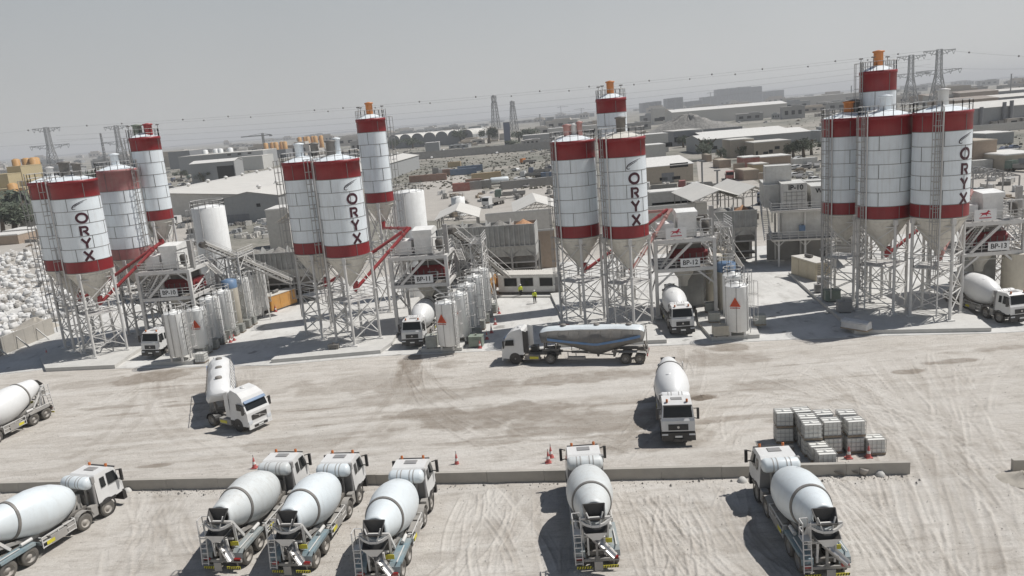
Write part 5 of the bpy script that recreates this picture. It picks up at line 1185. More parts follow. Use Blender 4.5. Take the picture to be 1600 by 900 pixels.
# chain between wall cones, broken pipes and drums by the kerb wall
def junk(px, label, kind):
    t = None; p = at(*px)
    m = MB()
    if kind == 'pipe': m.lathe([(.24, -.3), (.24, .3), (.20, .3), (.20, -.3), (.24, -.3)], 16, (0, 0, .24), (1, .5, 0)); o = m.build('pipe_piece', 'white_plain', None, p, .3, label, 'pipe')
    if kind == 'block': m.lathe([(.24, 0), (.24, .38), (.17, .38), (.17, .1)], 14, (0, 0, 0)); m.box(-.26, .26, .22, .27, 0, .1); o = m.build('concrete_pot', 'concrete', None, p, 0, label, 'concrete pot')
    if kind == 'chute': 
        vs = []
        for y in (-.45, .45):
            for i in range(7): a = R(180+30*i); vs.append((math.cos(a)*.34, y, .34+math.sin(a)*.30))
        m.add(vs, [(i, i+1, 8+i, 7+i) for i in range(6)]); o = m.build('chute_segment', 'steel_dark', None, p, 1.0+px[0], label, 'chute segment')
    if kind == 'bucket': m.lathe([(.02, .05), (.2, 0), (.32, .3), (.34, .45), (.30, .45), (.2, .1)], 14, (0, 0, 0), (.3, .2, 1)); o = m.build('rubber_bucket', 'rim_grey', None, p, 0, label, 'bucket')
    if kind == 'rock': m.lathe([(.02, .30), (.16, .28), (.30, .12), (.33, 0)], 9); o = m.build('rock', 'concrete', None, p, .5, label, 'rock')
    return o
junk((876, 748), 'short white pipe lying below the kerb wall near the lone truck', 'pipe'); junk((1146, 741), 'round concrete pot against the kerb wall', 'block')
junk((1310, 741), 'dark chute piece below the kerb wall, leftmost of the scrap', 'chute'); junk((1329, 739), 'second dark chute piece below the kerb wall', 'chute'); junk((1347, 742), 'round rubber bucket below the kerb wall', 'bucket'); junk((1375, 742), 'pale boulder below the kerb wall near its right end', 'rock')
junk((1187, 510), 'pale boulder on the paving right of the third plant', 'rock'); junk((1160, 752), 'small stone below the kerb wall near the right truck', 'rock'); junk((600, 751), 'flat stone lying at the kerb wall beside the tight group', 'rock'); junk((200, 768), 'flat white stone at the foot of the kerb wall, left', 'rock')
# rubble along the wall foot: nobody could count it
m = MB(); rr = random.Random(21)
for i in range(1500):
    f = rr.random(); base = k0.lerp(k1, f); d = abs(rr.gauss(0, .55))+.2; near = rr.random() < .8
    x = base.x+rr.uniform(-.4, .4); y = base.y-(d if near else -d); s = rr.uniform(.015, .05) if rr.random() < .9 else rr.uniform(.06, .13)
    if rr.random() < .5 and not (f < .12 or .2 < f < .35 or f > .86): continue
    m.add([(x-s, y, .0), (x+s*.3, y-s, .0), (x+s, y+s*.6, 0), (x, y, s*1.2)], [(0, 1, 3), (1, 2, 3), (2, 0, 3)])
m.build('rubble', 'rubble', label='small stones and rubble scattered along the kerb wall', kind='stuff')
m = MB()
for i in range(2600):
    x, y = rr.uniform(-45, 48), rr.uniform(36, 80); s = rr.uniform(.015, .045)
    m.add([(x-s, y, .0), (x+s*.3, y-s, .0), (x+s, y+s*.6, 0), (x, y, s*1.1)], [(0, 1, 3), (1, 2, 3), (2, 0, 3)])
m.build('gravel', 'rubble', label='loose stones strewn over the sand', kind='stuff')
# mud pile with its spoil at the road, and the sand heap right
def heap(px, rx, ry, h, mt, label, name='sand_heap', n=26, seed=1, z=0, kind=None, cat='heap', rough=.18, loc=None):
    rs = random.Random(seed); p = loc or at(px[0], px[1], z); m = MB(); vs = [(0, 0, h)]; rings = 9
    ph = [rs.uniform(0, 6) for _ in range(4)]
    for k in range(1, rings+1):
        f = k/rings
        for i in range(n):
            a = 2*math.pi*i/n; q = f*(1+.16*math.sin(2*a+ph[0])+.1*math.sin(3*a+ph[1])); z_ = h*max(0, (1-f)**1.1)*(1+.12*math.sin(5*a+ph[2]+f*4))+rs.uniform(-1, 1)*rough*h*.35*(1-f)
            vs.append((math.cos(a)*rx*q, math.sin(a)*ry*q, max(-.05 if k == rings else 0, z_)))
    fs = [(0, 1+i, 1+(i+1) % n) for i in range(n)]
    for k in range(rings-1):
        for i in range(n): fs.append((1+k*n+i, 1+(k+1)*n+i, 1+(k+1)*n+(i+1) % n, 1+k*n+(i+1) % n))
    m.add(vs, fs, True); return m.build(name, mt, None, p, 0, label, cat, None, kind)
mat('bag_grey', (.45, .44, .42), .8, var=.2, scale=1.5, dust=.4)
mat('mud', (.17, .14, .11), .9, var=.3, scale=4, bump=.8)
heap((1097, 622), .85, .65, .28, 'mud', 'small dark mud heap on the road right of the middle mixer truck', 'mud_heap', seed=4, rough=.6)
heap((1600, 750), 1.3, 1.3, .6, 'sand_heap', 'low rubble heap at the right picture edge', 'rubble_heap', seed=7, rough=.5)
heap((58, 512), 3.2, 2.2, 1.6, 'sand_heap', 'brown sand heap behind the leaning precast wall at left', seed=3)
# generators, office cabin
def genset(p, rz, L_, W_, H_, m_, label, louv=True, door=False):
    t = thing('generator', label, 'generator', p, rz)
    m = MB(); m.box(-L_/2, L_/2, -W_/2, W_/2, .25, H_, .02); m.build('body', m_, t)
    m = MB(); m.box(-L_/2-.03, L_/2+.03, -W_/2-.03, W_/2+.03, H_, H_+.08); m.build('roof', 'roof_dusty', t)
    m = MB(); m.box(-L_/2, L_/2, -W_/2+.1, W_/2-.1, 0, .25); m.build('base_frame', 'steel_dark', t)
    for k in range(3):
        x = -L_/2+L_*(k+.5)/3; m = MB(); m.box(x-L_/6+.12, x+L_/6-.12, -W_/2-.025, -W_/2, .45, H_-.2); m.build('side_door', m_, t)
    m = MB()
    for i in range(9): z = .5+(H_-.9)*i/8; m.box(L_/2, L_/2+.03, -W_/2+.2, W_/2-.2, z, z+.07); 
    for i in range(9): z = .5+(H_-.9)*i/8; m.box(-L_/2-.03, -L_/2, -W_/2+.2, W_/2-.2, z, z+.07)
    m.build('louvres', 'steel_dark', t)
    m = MB(); m.lathe([(.22, -.6), (.22, .6)], 12, (-L_*.1, 0, H_+.32), (1, .2, 0), cap0=True, cap1=True); m.tube((-L_*.1, 0, H_+.08), (-L_*.1, 0, H_+.3), .08, 8); m.build('exhaust_silencer', 'steel_dark', t)
    if door: m = MB(); m.box(L_/2-.03, L_/2+.0, -W_/2-1.1, -W_/2-.02, .4, H_-.15); m.build('open_door', m_, t)
    return t
genset(at(438, 481, .05), R(62), 5.2, 1.9, 2.3, 'generator_orange', 'orange generator container behind the leftmost tank row')
genset(Vector((-3.4, 108.6, .05)), R(80), 4.2, 1.7, 2.6, 'generator_orange', 'orange generator with its door open beside the office cabin', door=True)
g3 = genset(Vector((39.9, 101.2, .05)), R(-80), 6.0, 2.3, 2.8, 'gen_beige', 'beige generator container with louvred end near the far right plant')
t = thing('office_cabin', 'long white cabin with three dark windows and a ribbed roof', 'cabin', (-1.9, 107.6, .05), R(-19))
m = MB(); m.box(0, 9.4, 0, 2.8, .35, 2.75)
for i in range(48): x = .1+i*.195; m.box(x, x+.09, -.02, 0, .4, 2.7)
m.build('wall', 'cabin_white', t); m = MB(); m.box(-.15, 9.55, -.25, 3.0, 2.75, 2.85); 
for i in range(34): x = -.1+i*.28; m.box(x, x+.06, -.25, 3.0, 2.85, 2.89)
m.build('roof', 'roof_dusty', t); m = MB(); m.box(0, 9.4, .1, 2.7, 0, .35); m.build('base_frame', 'steel_dark', t)
for x in (.9, 3.3, 6.1):
    m = MB(); m.box(x, x+1.9, -.05, -.021, 1.15, 2.35); f = m.build('window', 'steel_dark', t); m = MB(); m.box(x+.08, x+1.82, -.062, -.052, 1.22, 2.28); m.build('pane', 'glass_dark', f)
m = MB(); m.box(8.3, 9.15, -.06, -.021, .4, 2.4); m.build('door', 'cab_grey', t)
m = MB(); m.box(8.1, 9.3, -.9, -.07, 0, .2); m.build('doorstep', 'steel_grey', t)
m = MB(); m.box(0, 10.6, -1.6, -1.0, 0, .22); m.build('kerb', 'concrete', None, (-2.2, 107.2, .05), R(-19), 'low concrete kerb in front of the long office cabin', 'kerb')
m = MB(); m.box(0, 6, -.16, .16, -.2, .8); m.build('concrete_wall', 'concrete_wall', None, at(1581, 736), kz, 'short end of a kerb wall at the right picture edge', 'wall')
# ------------------------------------------------------------------ people
def person(px, label, rz, vest='hiviz', trousers='black', shirt=None, helmet='white_plain', stride=.18, arm=.1, z=.05, h=1.74):
    t = thing('person', label, 'person', at(px[0], px[1], z), rz); k = h/1.74
    V = [(0, 0, .92), (0, 0, 1.12), (0, 0, 1.36), (0, .01, 1.50), (0, .03, 1.62), (0, .02, 1.72),
         (.10, 0, .88), (.105, stride*.5, .48), (.11, stride*.8-.05, .08), (.11, stride*.8+.12, .04),
         (-.10, 0, .88), (-.105, -stride*.3, .48), (-.11, -stride-.05, .08), (-.11, -stride+.12, .04),
         (.20, 0, 1.42), (.25, -arm*.6, 1.14), (.25, arm*.4+.05, .90), (.245, arm*.5+.08, .81), (-.20, 0, 1.42), (-.25, arm*.6, 1.14), (-.25, arm*1.6, .90), (-.245, arm*1.8, .81)]
    E = [(0, 1), (1, 2), (2, 3), (3, 4), (4, 5), (0, 6), (6, 7), (7, 8), (8, 9), (0, 10), (10, 11), (11, 12), (12, 13), (2, 14), (14, 15), (15, 16), (16, 17), (2, 18), (18, 19), (19, 20), (20, 21)]
    Rr = [.15, .145, .155, .055, .095, .085, .095, .07, .055, .045, .095, .07, .055, .045, .07, .052, .04, .042, .07, .052, .04, .042]
    def skin(idx, name, mt, gro=0.0, sub=2):
        mp = {v: i for i, v in enumerate(idx)}; me = bpy.data.meshes.new(name); me.from_pydata([Vector(V[i])*k for i in idx], [(mp[a], mp[b]) for a, b in E if a in mp and b in mp], [])
        o = bpy.data.objects.new(name, me); COL.objects.link(o); me.skin_vertices or None
        md = o.modifiers.new('skin', 'SKIN'); md.use_smooth_shade = True
        lay = me.skin_vertices[0].data if len(me.skin_vertices) else None
        if lay is None: 
            bm_ = None
        for i, v in enumerate(idx): lay[i].radius = (Rr[v]*k+gro, Rr[v]*k*(.72 if v in (0, 1, 2) else 1)+gro)
        lay[0].use_root = True
        sb = o.modifiers.new('sub', 'SUBSURF'); sb.levels = sub; sb.render_levels = sub
        dg = bpy.context.evaluated_depsgraph_get(); dg.update(); m2 = bpy.data.meshes.new_from_object(o.evaluated_get(dg)); bpy.data.objects.remove(o)
        m2.materials.clear(); m2.materials.append(MATS[mt]); m2.name = name; oo = bpy.data.objects.new(name, m2); COL.objects.link(oo); oo.parent = t; return oo
    try:
        skin(list(range(22)), 'body', 'skin'); skin([0, 6, 7, 8, 10, 11, 12], 'trousers', trousers, .014); skin([0, 1, 2, 14, 15, 18, 19], 'vest', vest, .018)
        skin([2, 14, 15, 16, 18, 19, 20], 'shirt', shirt or vest, .010)
    except Exception as e:
        print('person skin failed', e)
    m = MB(); m.lathe([(.13, 1.69), (.125, 1.73), (.10, 1.80), (.05, 1.84), (.01, 1.85)], 14, (0, .025, 0)); m.box(-.09, .09, .1, .2, 1.685, 1.70); m.build('helmet', helmet, t)
    m = MB()
    for s in (-1, 1): m.tube((s*.035, .108, 1.655), (s*.035, .118, 1.655), .012, 6)
    m.tube((0, .105, 1.63), (0, .135, 1.615), .014, 6); m.bar((-.03, .108, 1.585), (.03, .108, 1.585), .012); m.build('face', 'black', t)
    m = MB()
    for s, y in ((1, stride*.8+.04), (-1, -stride+.04)): m.box(s*.11-.05, s*.11+.05, y-.14, y+.14, 0, .085, .012)
    m.build('boots', 'black', t); return t
person((836, 474), 'person in a yellow safety vest and dark trousers walking on the paving', R(170))
person((814, 464), 'person in a dark shirt and yellow vest by the cabin windows', R(200), stride=.05)
person((681, 547), 'person in dark clothes standing beside the grey crate, second plant', R(150), 'cab_grey', 'black', stride=.04, helmet='tank_beige')
# ------------------------------------------------------------------ containers on steel decks, far right plant
cx0 = Vector((38.9, 110.6, .05)); rzc = R(-14)
t = thing('steel_platform', 'two storey steel deck carrying white container cabins', 'platform', cx0, rzc)
m = MB()
for x in (0, 3.6, 7.2, 10.8):
    for y in (0, 5.4): m.bar((x, y, 0), (x, y, 8.2), .26)
for z in (4.0, 8.1):
    for y in (-.6, 5.4): m.bar((-.9, y, z), (10.9, y, z), .2, .3)
    for x in (-.9, 0, 3.6, 7.2, 10.8): m.bar((x, -.6, z), (x, 5.4, z), .18, .28)
for x in (0, 3.6, 7.2): m.bar((x, 0, 3.0), (x+.9, 0, 3.9), .12); m.bar((x, 0, 3.0), (x-.9, 0, 3.9), .12)
m.build('frame', 'steel_pale', t)
for z in (4.15, 8.25): m = MB(); m.box(-1.0, 11, -1.1, 5.5, z, z+.06); m.build('deck', 'steel_grey', t); m = MB(); railing(m, [(-1, 5.4, z), (-1, -1.05, z), (11, -1.05, z)], 1.1, 1.2, .04, 2); m.build('railing', 'steel_pale', t)
m = MB()
for (za, zb, ya, yb) in ((4.2, 8.2, 1.0, 6.4),):
    a, b = Vector((-1.6, yb, zb)), Vector((-1.6, ya-2.2, za))
    for s in (-.45, .45): m.bar(a+Vector((s, 0, 0)), b+Vector((s, 0, 0)), .08, .25); m.bar(a+Vector((s, 0, 1)), b+Vector((s, 0, 1)), .06)
    for k in range(18): p = a.lerp(b, (k+.5)/18); m.box(p.x-.45, p.x+.45, p.y-.14, p.y+.14, p.z-.02, p.z+.02)
m.build('stairs', 'steel_pale', t)
mat('container_white', (.60, .60, .575), .5, dust=.3, streak=.25)
def container(loc, rz, L_, W_, H_, m_, label, group=None, ribs=True, code=None, parent=None, small=False, door=True):
    t = thing('shipping_container', label, 'container', loc, rz, group)
    m = MB(); m.box(0, L_, 0, W_, .0, H_)
    if ribs and not small:
        for i in range(int(L_/.32)): x = .15+i*.32; m.box(x, x+.14, -.035, 0, .15, H_-.15); m.box(x, x+.14, W_, W_+.035, .15, H_-.15)
        for i in range(int(W_/.32)): y = .12+i*.32; m.box(-.035, 0, y, y+.14, .15, H_-.15)
    m.build('body', m_, t); m = MB(); e = .05
    for z in (.0, H_): m.bar((0, 0, z), (L_, 0, z), .12); m.bar((0, W_, z), (L_, W_, z), .12); m.bar((0, 0, z), (0, W_, z), .12); m.bar((L_, 0, z), (L_, W_, z), .12)
    for x in (0, L_):
        for y in (0, W_): m.bar((x, y, 0), (x, y, H_), .13)
    m.build('corner_frame', m_, t)
    if door and not small:
        m = MB()
        for y in (.3, .8, W_-.8, W_-.3): m.bar((L_+.05, y, .1), (L_+.05, y, H_-.1), .04)
        m.build('door_bars', 'steel_grey', t)
    return t
rotc = Matrix.Rotation(rzc, 3, 'Z')
def cp(x, y, z): q = rotc @ Vector((x, y, 0)); return Vector((cx0.x+q.x, cx0.y+q.y, z))
container(cp(.6, .3, 4.3), rzc, 10.0, 4.6, 3.7, 'container_white', 'white cabin with a door on the lower steel deck', ribs=False)
m = MB(); m.box(6.2, 7.4, -.03, 0, .1, 2.6); o = m.build('cabin_door', 'steel_grey', None, cp(.6, .26, 4.3), rzc, 'plain grey door in the white lower deck cabin', 'door')
m = MB(); m.box(2.2, 3.0, -.45, 0, .9, 1.7); m.build('air_conditioner', 'tank_blue', None, cp(.6, .24, 4.3), rzc, 'blue box unit hung on the lower deck cabin wall', 'wall unit')
c1 = container(cp(.5, .2, 8.35), rzc, 3.3, 6.0, 3.6, 'container_white', 'white container with the lettering IP-10 on the upper deck', ribs=False)
m = MB()
for z in (.7, 1.3, 1.9, 2.4): m.bar((.2, -.05, z), (3.1, -.05, z), .06)
for x in (.6, 1.3, 2.0, 2.7): m.bar((x, -.05, .2), (x, -.05, 2.5), .06)
m.build('door_bars', 'steel_grey', c1)
text('IP-10', .98, (1.85, -.08, 3.05), (R(90), 0, 0), 'sign_black', c1, bold=.018)
c2 = container(cp(4.5, .5, 8.35), rzc, 4.6, 5.6, 3.0, 'container_white', 'ribbed white container with the lettering WC-08 on the upper deck')
text('WC-08', .9, (1.9, -.10, 2.4), (R(90), 0, 0), 'sign_black', c2, bold=.018)
container(cp(-1.6, 3.6, 8.35), rzc, 2.0, 9.0, 3.2, 'container_white', 'long white container left of the lettered ones, on the upper deck', ribs=True)
container(cp(-1.4, 4.6, 11.6), rzc, 3.6, 3.0, 2.6, 'container_white', 'topmost grey white container of the stack, above the lettered ones', ribs=False)
container(cp(4.4, 9.6, 8.3), rzc, 5.5, 2.5, 2.9, 'container_white', 'white container at the rear of the upper deck')
m = MB(); m.box(-1.2, 11, 5.6, 6.0, 0, 4.0); m.build('retaining_wall', 'concrete_grey', None, cx0, rzc, 'dark stained wall under the steel deck of containers', 'wall')
# ------------------------------------------------------------------ leaning precast wall and bulk bags, left
w0, w1 = at(-25, 568, 0), at(86, 521, 0); dv = w1-w0
t = thing('precast_wall', 'long precast concrete wall propped by slanting struts, at left', 'wall', w0, math.atan2(dv.y, dv.x))
m = MB(); nn = 7
for i in range(nn): m.box(dv.length*i/nn, dv.length*(i+1)/nn-.03, 0, .22, 0, 2.3)
m.build('panels', 'concrete_wall', t)
for i in (1, 3, 5): m = MB(); x = dv.length*(i+.2)/nn; m.bar((x, -.02, 1.7), (x, -1.6, .06), .13); m.build('strut', 'concrete', t)
def bag_mesh(seed, h=1.0, lean=0):
    rs = random.Random(seed); m = MB(); n = 14; vs = []; prof = [(.40, 0), (.50, .10), (.53, .35), (.52, .7), (.49, .9), (.40, h), (.2, h+.03), (.08, h+.1), (.14, h+.2)]
    for (r, z) in prof:
        for i in range(n):
            a = 2*math.pi*i/n; sq = 1/max(abs(math.cos(a)), abs(math.sin(a)))**.8; q = r*sq*(1+rs.uniform(-.08, .08)); vs.append((math.cos(a)*q+lean*z, math.sin(a)*q, z*(1+rs.uniform(-.07, .07))))
    fs = [(j*n+i, j*n+(i+1) % n, (j+1)*n+(i+1) % n, (j+1)*n+i) for j in range(len(prof)-1) for i in range(n)]
    m.add(vs, fs, True); m.add(vs[-n:], [tuple(range(n))]); return m.mesh('bulk_bag', 'bag_white' if seed != 4 else 'bag_grey')
bms = [bag_mesh(1), bag_mesh(2, .9, .1), bag_mesh(3, 1.1, -.1), bag_mesh(4, .8, .2)]
rb = random.Random(12); nb = 0; placed = []; ux = Vector((dv.y, -dv.x, 0)).normalized()
tries = 0
while nb < 285 and tries < 40000:
    tries += 1
    f = rb.random(); px = rb.uniform(-30, 215) if f < .35 else rb.uniform(-30, 112); py = rb.uniform(382, 565); p = at(px, py)
    if px > 112 and not (392 < py < 470): continue
    side = (p-w0).cross(dv).z
    if p.y > 205 or (p.x > w0.x-4 and p.y < 112) or side > -1.0*dv.length and p.y < w1.y+2: continue
    if -96 < p.x < -74 and 138 < p.y < 147: continue
    if p.y < 116 and p.x > -67: continue
    if (p-at(58, 512)).length < 3.4: continue
    lv = sum(1 for q in placed if (q[0]-p).length < .95)
    if lv > 1: continue
    if lv == 1 and rb.random() < .8: continue
    sc = rb.uniform(.75, 1.3)
    o = bpy.data.objects.new('bulk_bag', rb.choice(bms)); COL.objects.link(o); o.location = (p.x, p.y, .0+lv*.95); o.rotation_euler = (rb.uniform(-.18, .18)*(1+lv), rb.uniform(-.18, .18)*(1+lv), rb.uniform(0, 6)); o.scale = (sc, sc*rb.uniform(.8, 1.15), rb.uniform(.5, 1.1))
    tag(o, 'white bulk bag in the big heap of bags behind the precast wall', 'bulk bag', 'white bulk bags heaped at the left'); placed.append((p, lv)); nb += 1
print('bags', nb, tries)
m = MB(); rr = random.Random(5)
for i in range(2600):
    f = rr.random(); px = rr.uniform(-30, 330); py = rr.uniform(384, 545); p = at(px, py)
    if (p.x > -68 and p.y < 119) or p.y > 215 or p.y < 104: continue
    s = rr.uniform(.2, .6); a = rr.uniform(0, 6); c, d = math.cos(a)*s, math.sin(a)*s; h = rr.uniform(.1, .45)
    m.add([(p.x-c, p.y-d, .01), (p.x+d, p.y-c, .01), (p.x+c, p.y+d, .01), (p.x-d, p.y+c, .01), (p.x, p.y, h)], [(0, 1, 4), (1, 2, 4), (2, 3, 4), (3, 0, 4)])
m.build('bag_scraps', 'bag_white', label='torn white sacking strewn between the heaped bags', kind='stuff')
# ------------------------------------------------------------------ beyond the plants: yards, sheds, town, pylons
mat('wall_beige', (.42, .36, .285), .8, var=.1, dust=.35); mat('wall_white', (.58, .565, .53), .8, var=.1, dust=.3); mat('wall_grey', (.30, .315, .325), .7, var=.08, dust=.25)
mat('wall_slate', (.16, .175, .20), .6, dust=.25); mat('wall_tan', (.36, .27, .20), .85, dust=.3); mat('wall_yellow', (.44, .36, .20), .8, dust=.25)
mat('metal_roof', (.60, .585, .55), .6, var=.08, scale=.2, dust=.4, dustcol=(.56, .52, .46)); mat('roof_white', (.70, .69, .66), .6, dust=.3); mat('roof_brown', (.24, .20, .17), .8, dust=.3)
mat('container_red', (.32, .07, .05), .6, dust=.35); mat('container_blue', (.06, .13, .24), .6, dust=.35); mat('container_grey', (.22, .22, .215), .6, dust=.35); mat('container_tan', (.46, .34, .18), .6, dust=.35); mat('container_rust', (.25, .13, .09), .7, dust=.35)
mat('cylinder_orange', (.50, .25, .05), .6, dust=.25); mat('far_pale', (.50, .47, .43), .85, dust=.2); mat('far_tan', (.42, .37, .31), .85, dust=.2); mat('far_grey', (.33, .325, .315), .85, dust=.2); mat('tower_grey', (.24, .25, .265), .8, dust=.1)
mat('pylon_steel', (.26, .26, .26), .6); mat('road_pale', (.37, .35, .32), .9, var=.12, scale=.2, dust=.4, bump=.2); mat('lorry_red', (.30, .04, .04), .5, dust=.35); mat('lorry_blue', (.05, .09, .18), .5, dust=.35); mat('lorry_green', (.05, .12, .10), .5, dust=.35); mat('shrub_dry', (.15, .15, .115), .9, var=.3, dust=.4)
mat('horizon_blue', (.22, .24, .26), .9)
def px_x(px, py, Y): return atY(px, py, Y).x
def bld(name, label, cat, pl, pr, pt, Y, dep, wall='wall_beige', roof='roof_dusty', kind='flat', rz=0.0, win=(), group=None, doors=(), over=.3, hmin=2.2, band=None, rise=1.4):
    """front wall seen from pixel column pl to pr at depth Y, its top at pixel row pt"""
    a = atY(pl, pt, Y); b = atY(pr, pt, Y); h = max(hmin, a.z); W = b.x-a.x
    t = thing(name, label, cat, (a.x, Y, 0), rz, group)
    m = MB()
    if kind == 'gable': m.add([(0, 0, 0), (W, 0, 0), (W, 0, h), (W/2, 0, h+rise), (0, 0, h), (0, dep, 0), (W, dep, 0), (W, dep, h), (W/2, dep, h+rise), (0, dep, h)], [(0, 1, 2, 3, 4), (9, 8, 7, 6, 5), (0, 4, 9, 5), (1, 6, 7, 2)])
    elif kind == 'side': m.add([(0, 0, 0), (W, 0, 0), (W, 0, h), (0, 0, h), (0, dep, 0), (W, dep, 0), (W, dep, h), (0, dep, h), (0, dep/2, h+rise), (W, dep/2, h+rise)], [(0, 1, 2, 3), (7, 6, 5, 4), (0, 3, 8, 7, 4), (1, 5, 6, 9, 2)])
    else: m.box(0, W, 0, dep, 0, h)
    m.build('wall', wall, t); m = MB(); o = over
    if kind == 'gable':
        for s, (xa, xb) in ((0, (-o, W/2)), (1, (W+o, W/2))): m.add([(xa, -o, h-.1), (xb, -o, h+rise), (xb, dep+o, h+rise), (xa, dep+o, h-.1), (xa, -o, h+.12), (xb, -o, h+rise+.2), (xb, dep+o, h+rise+.2), (xa, dep+o, h+.12)], [(0, 1, 2, 3), (4, 7, 6, 5), (0, 4, 5, 1), (0, 3, 7, 4), (2, 6, 7, 3)])
    elif kind == 'side':
        for ya, yb in ((-o, dep/2), (dep+o, dep/2)): m.add([(-o, ya, h-.1), (W+o, ya, h-.1), (W+o, yb, h+rise), (-o, yb, h+rise), (-o, ya, h+.12), (W+o, ya, h+.12), (W+o, yb, h+rise+.2), (-o, yb, h+rise+.2)], [(0, 3, 2, 1), (4, 5, 6, 7), (0, 1, 5, 4), (1, 2, 6, 5), (3, 0, 4, 7)])
    else: m.box(-o*.3, W+o*.3, -o*.3, dep+o*.3, h, h+.3); m.box(.3, W-.3, .3, dep-.3, h+.3, h+.36)
    m.build('roof', roof, t)
    for (u, v, ww, hh) in win:
        x = u*W; m = MB(); m.box(x, x+ww, -.06, -.005, v, v+hh); m.build('window', 'glass_dark', t)
    for (u, ww, hh) in doors: m = MB(); x = u*W; m.box(x, x+ww, -.06, -.005, 0, hh); m.build('door', 'wall_slate', t)
    if band: m = MB(); m.box(W*band[0], W*band[1], -.1, -.005, h*band[2], h*band[3]); m.build('glass_band', 'glass_dark', t)
    return t
# the long twin-bay warehouse behind the two left-hand plants
d2 = Vector((20, 217, 0)).normalized(); rzw = -math.atan2(20, 217)
t = thing('warehouse', 'very long pale warehouse with roof vents and a grey gable end, behind the left plants', 'warehouse', (-84.5, 233, 0), rzw)
Lw, eh, rh = 218.0, 7.4, 8.9
m = MB(); W1, W0 = 18.0, 54.0
m.add([(0, 0, 0), (W1, 0, 0), (W1, 0, eh), (W1/2, 0, rh), (0, 0, eh), (W1, Lw, 0), (W1, Lw, eh), (W1/2, Lw, rh), (0, Lw, eh), (0, Lw, 0)], [(0, 1, 2, 3, 4), (1, 5, 6, 2), (5, 9, 8, 7, 6)]); m.build('front_wall', 'wall_grey', t)
m = MB(); m.add([(-W0, 14, 0), (0, 14, 0), (0, 14, eh), (-W0/2, 14, rh+.8), (-W0, 14, eh), (-W0, Lw, 0), (-W0, Lw, eh), (0, Lw, 0), (0, Lw, eh), (-W0/2, Lw, rh+.8)], [(0, 1, 2, 3, 4), (0, 4, 6, 5), (5, 6, 9, 8, 7)]); m.build('rear_wall', 'wall_white', t)
m = MB()
for xa, za, xb, zb, y0 in ((W1+.4, eh-.05, W1/2, rh+.1, -.4), (-.02, eh+.05, W1/2, rh+.1, -.4), (.0, eh+.1, -W0/2, rh+.9, 13.6), (-W0-.5, eh, -W0/2, rh+.9, 13.6)):
    m.add([(xa, y0, za), (xb, y0, zb), (xb, Lw+.4, zb), (xa, Lw+.4, za), (xa, y0, za+.12), (xb, y0, zb+.12), (xb, Lw+.4, zb+.12), (xa, Lw+.4, za+.12)], [(0, 1, 2, 3), (7, 6, 5, 4), (0, 4, 5, 1), (0, 3, 7, 4)])
m.build('roof', 'metal_roof', t)
for k in range(14):
    for xx, zz in ((W1/2, rh+.15), (-W0/2, rh+.95)):
        y = 9+k*15+(12 if xx < 0 else 0)
        if y > Lw-6: continue
        m = MB(); m.lathe([(.45, 0), (.45, .5), (.8, .6), (.8, 1.0), (.3, 1.3), (.02, 1.35)], 10, (xx, y, zz)); m.build('roof_vent', 'steel_pale', t)
m = MB(); m.box(W1*.62, W1*.62+1.2, -.06, -.005, 4.4, 5.4); m.build('window', 'glass_dark', t)
m = MB(); m.box(.5, 8.5, -.1, -.005, 0, 2.6); m.build('low_opening', 'wall_slate', t)
for u in (4.0, 14.0): m = MB(); m.lathe([(.25, -.3), (.3, .0)], 10, (u, -.1, 5.9), (0, -1, .4)); m.build('wall_lamp', 'white_plain', t)
m = MB(); m.box(W1*.3, W1*.3+.3, 30, 90, rh+.1, rh+.3); m.box(-1.2, -.2, 60, 61.5, eh+.2, rh+1.6); m.build('roof_step', 'wall_grey', t)
# white boxes and sheds just behind the bins
bld('site_shed', 'white flat-roofed block with pipes on top, behind the second plant', 'shed', 414, 448, 330, 170, 9, 'wall_white', 'roof_white')
def open_shed(pl, pr, pt, Y, dep, label, rise=1.8, rz=0.0):
    a = atY(pl, pt, Y); b = atY(pr, pt, Y); W = b.x-a.x; h = max(2.6, a.z); t = thing('open_shed', label, 'open shed', (a.x, Y, 0), rz, 'open sheds with pale pitched roofs')
    m = MB()
    for xa, xb in ((-.6, W/2), (W+.6, W/2)): m.add([(xa, -.6, h), (xb, -.6, h+rise), (xb, dep+.6, h+rise), (xa, dep+.6, h), (xa, -.6, h+.12), (xb, -.6, h+rise+.14), (xb, dep+.6, h+rise+.14), (xa, dep+.6, h+.12)], [(0, 1, 2, 3), (7, 6, 5, 4), (0, 4, 5, 1), (0, 3, 7, 4), (2, 6, 7, 3)])
    m.build('roof', 'metal_roof', t); m = MB()
    for y in (0, dep/3, dep*2/3, dep): 
        for x in (0, W): m.bar((x, y, 0), (x, y, h), .18)
        m.bar((0, y, h-.1), (W, y, h-.1), .12)
        for k in range(8): m.bar((W*k/8, y, h-.1), (W*(k+1)/8, y, h+rise*(1-abs(2*(k+1)/8-1))-.1), .08)
    
    for x in (0, W): m.bar((x, 0, h-.25), (x, dep, h-.25), .14)
    m.build('frame', 'steel_grey', t); m = MB()
    for k in range(5): m.box(W*(.1+.17*k), W*(.1+.17*k)+W*.1, dep*.3, dep*.6, 0, 1.2+.4*(k % 2))
    m.build('stored_goods', 'steel_dark', t)
open_shed(683, 745, 345, 165, 16, 'open shed with a pale pitched roof right of the second white storage tank')
open_shed(806, 872, 332, 158, 18, 'open shed with a pale pitched roof left of the third plant')
open_shed(1086, 1160, 315, 150, 18, 'open shed with a pale pitched roof left of the container stack')
open_shed(1152, 1206, 308, 152, 18, 'open shed with a pale pitched roof touching the container stack')
open_shed(436, 470, 348, 152, 12, 'open shed roof seen between the leftmost tank and the second plant')
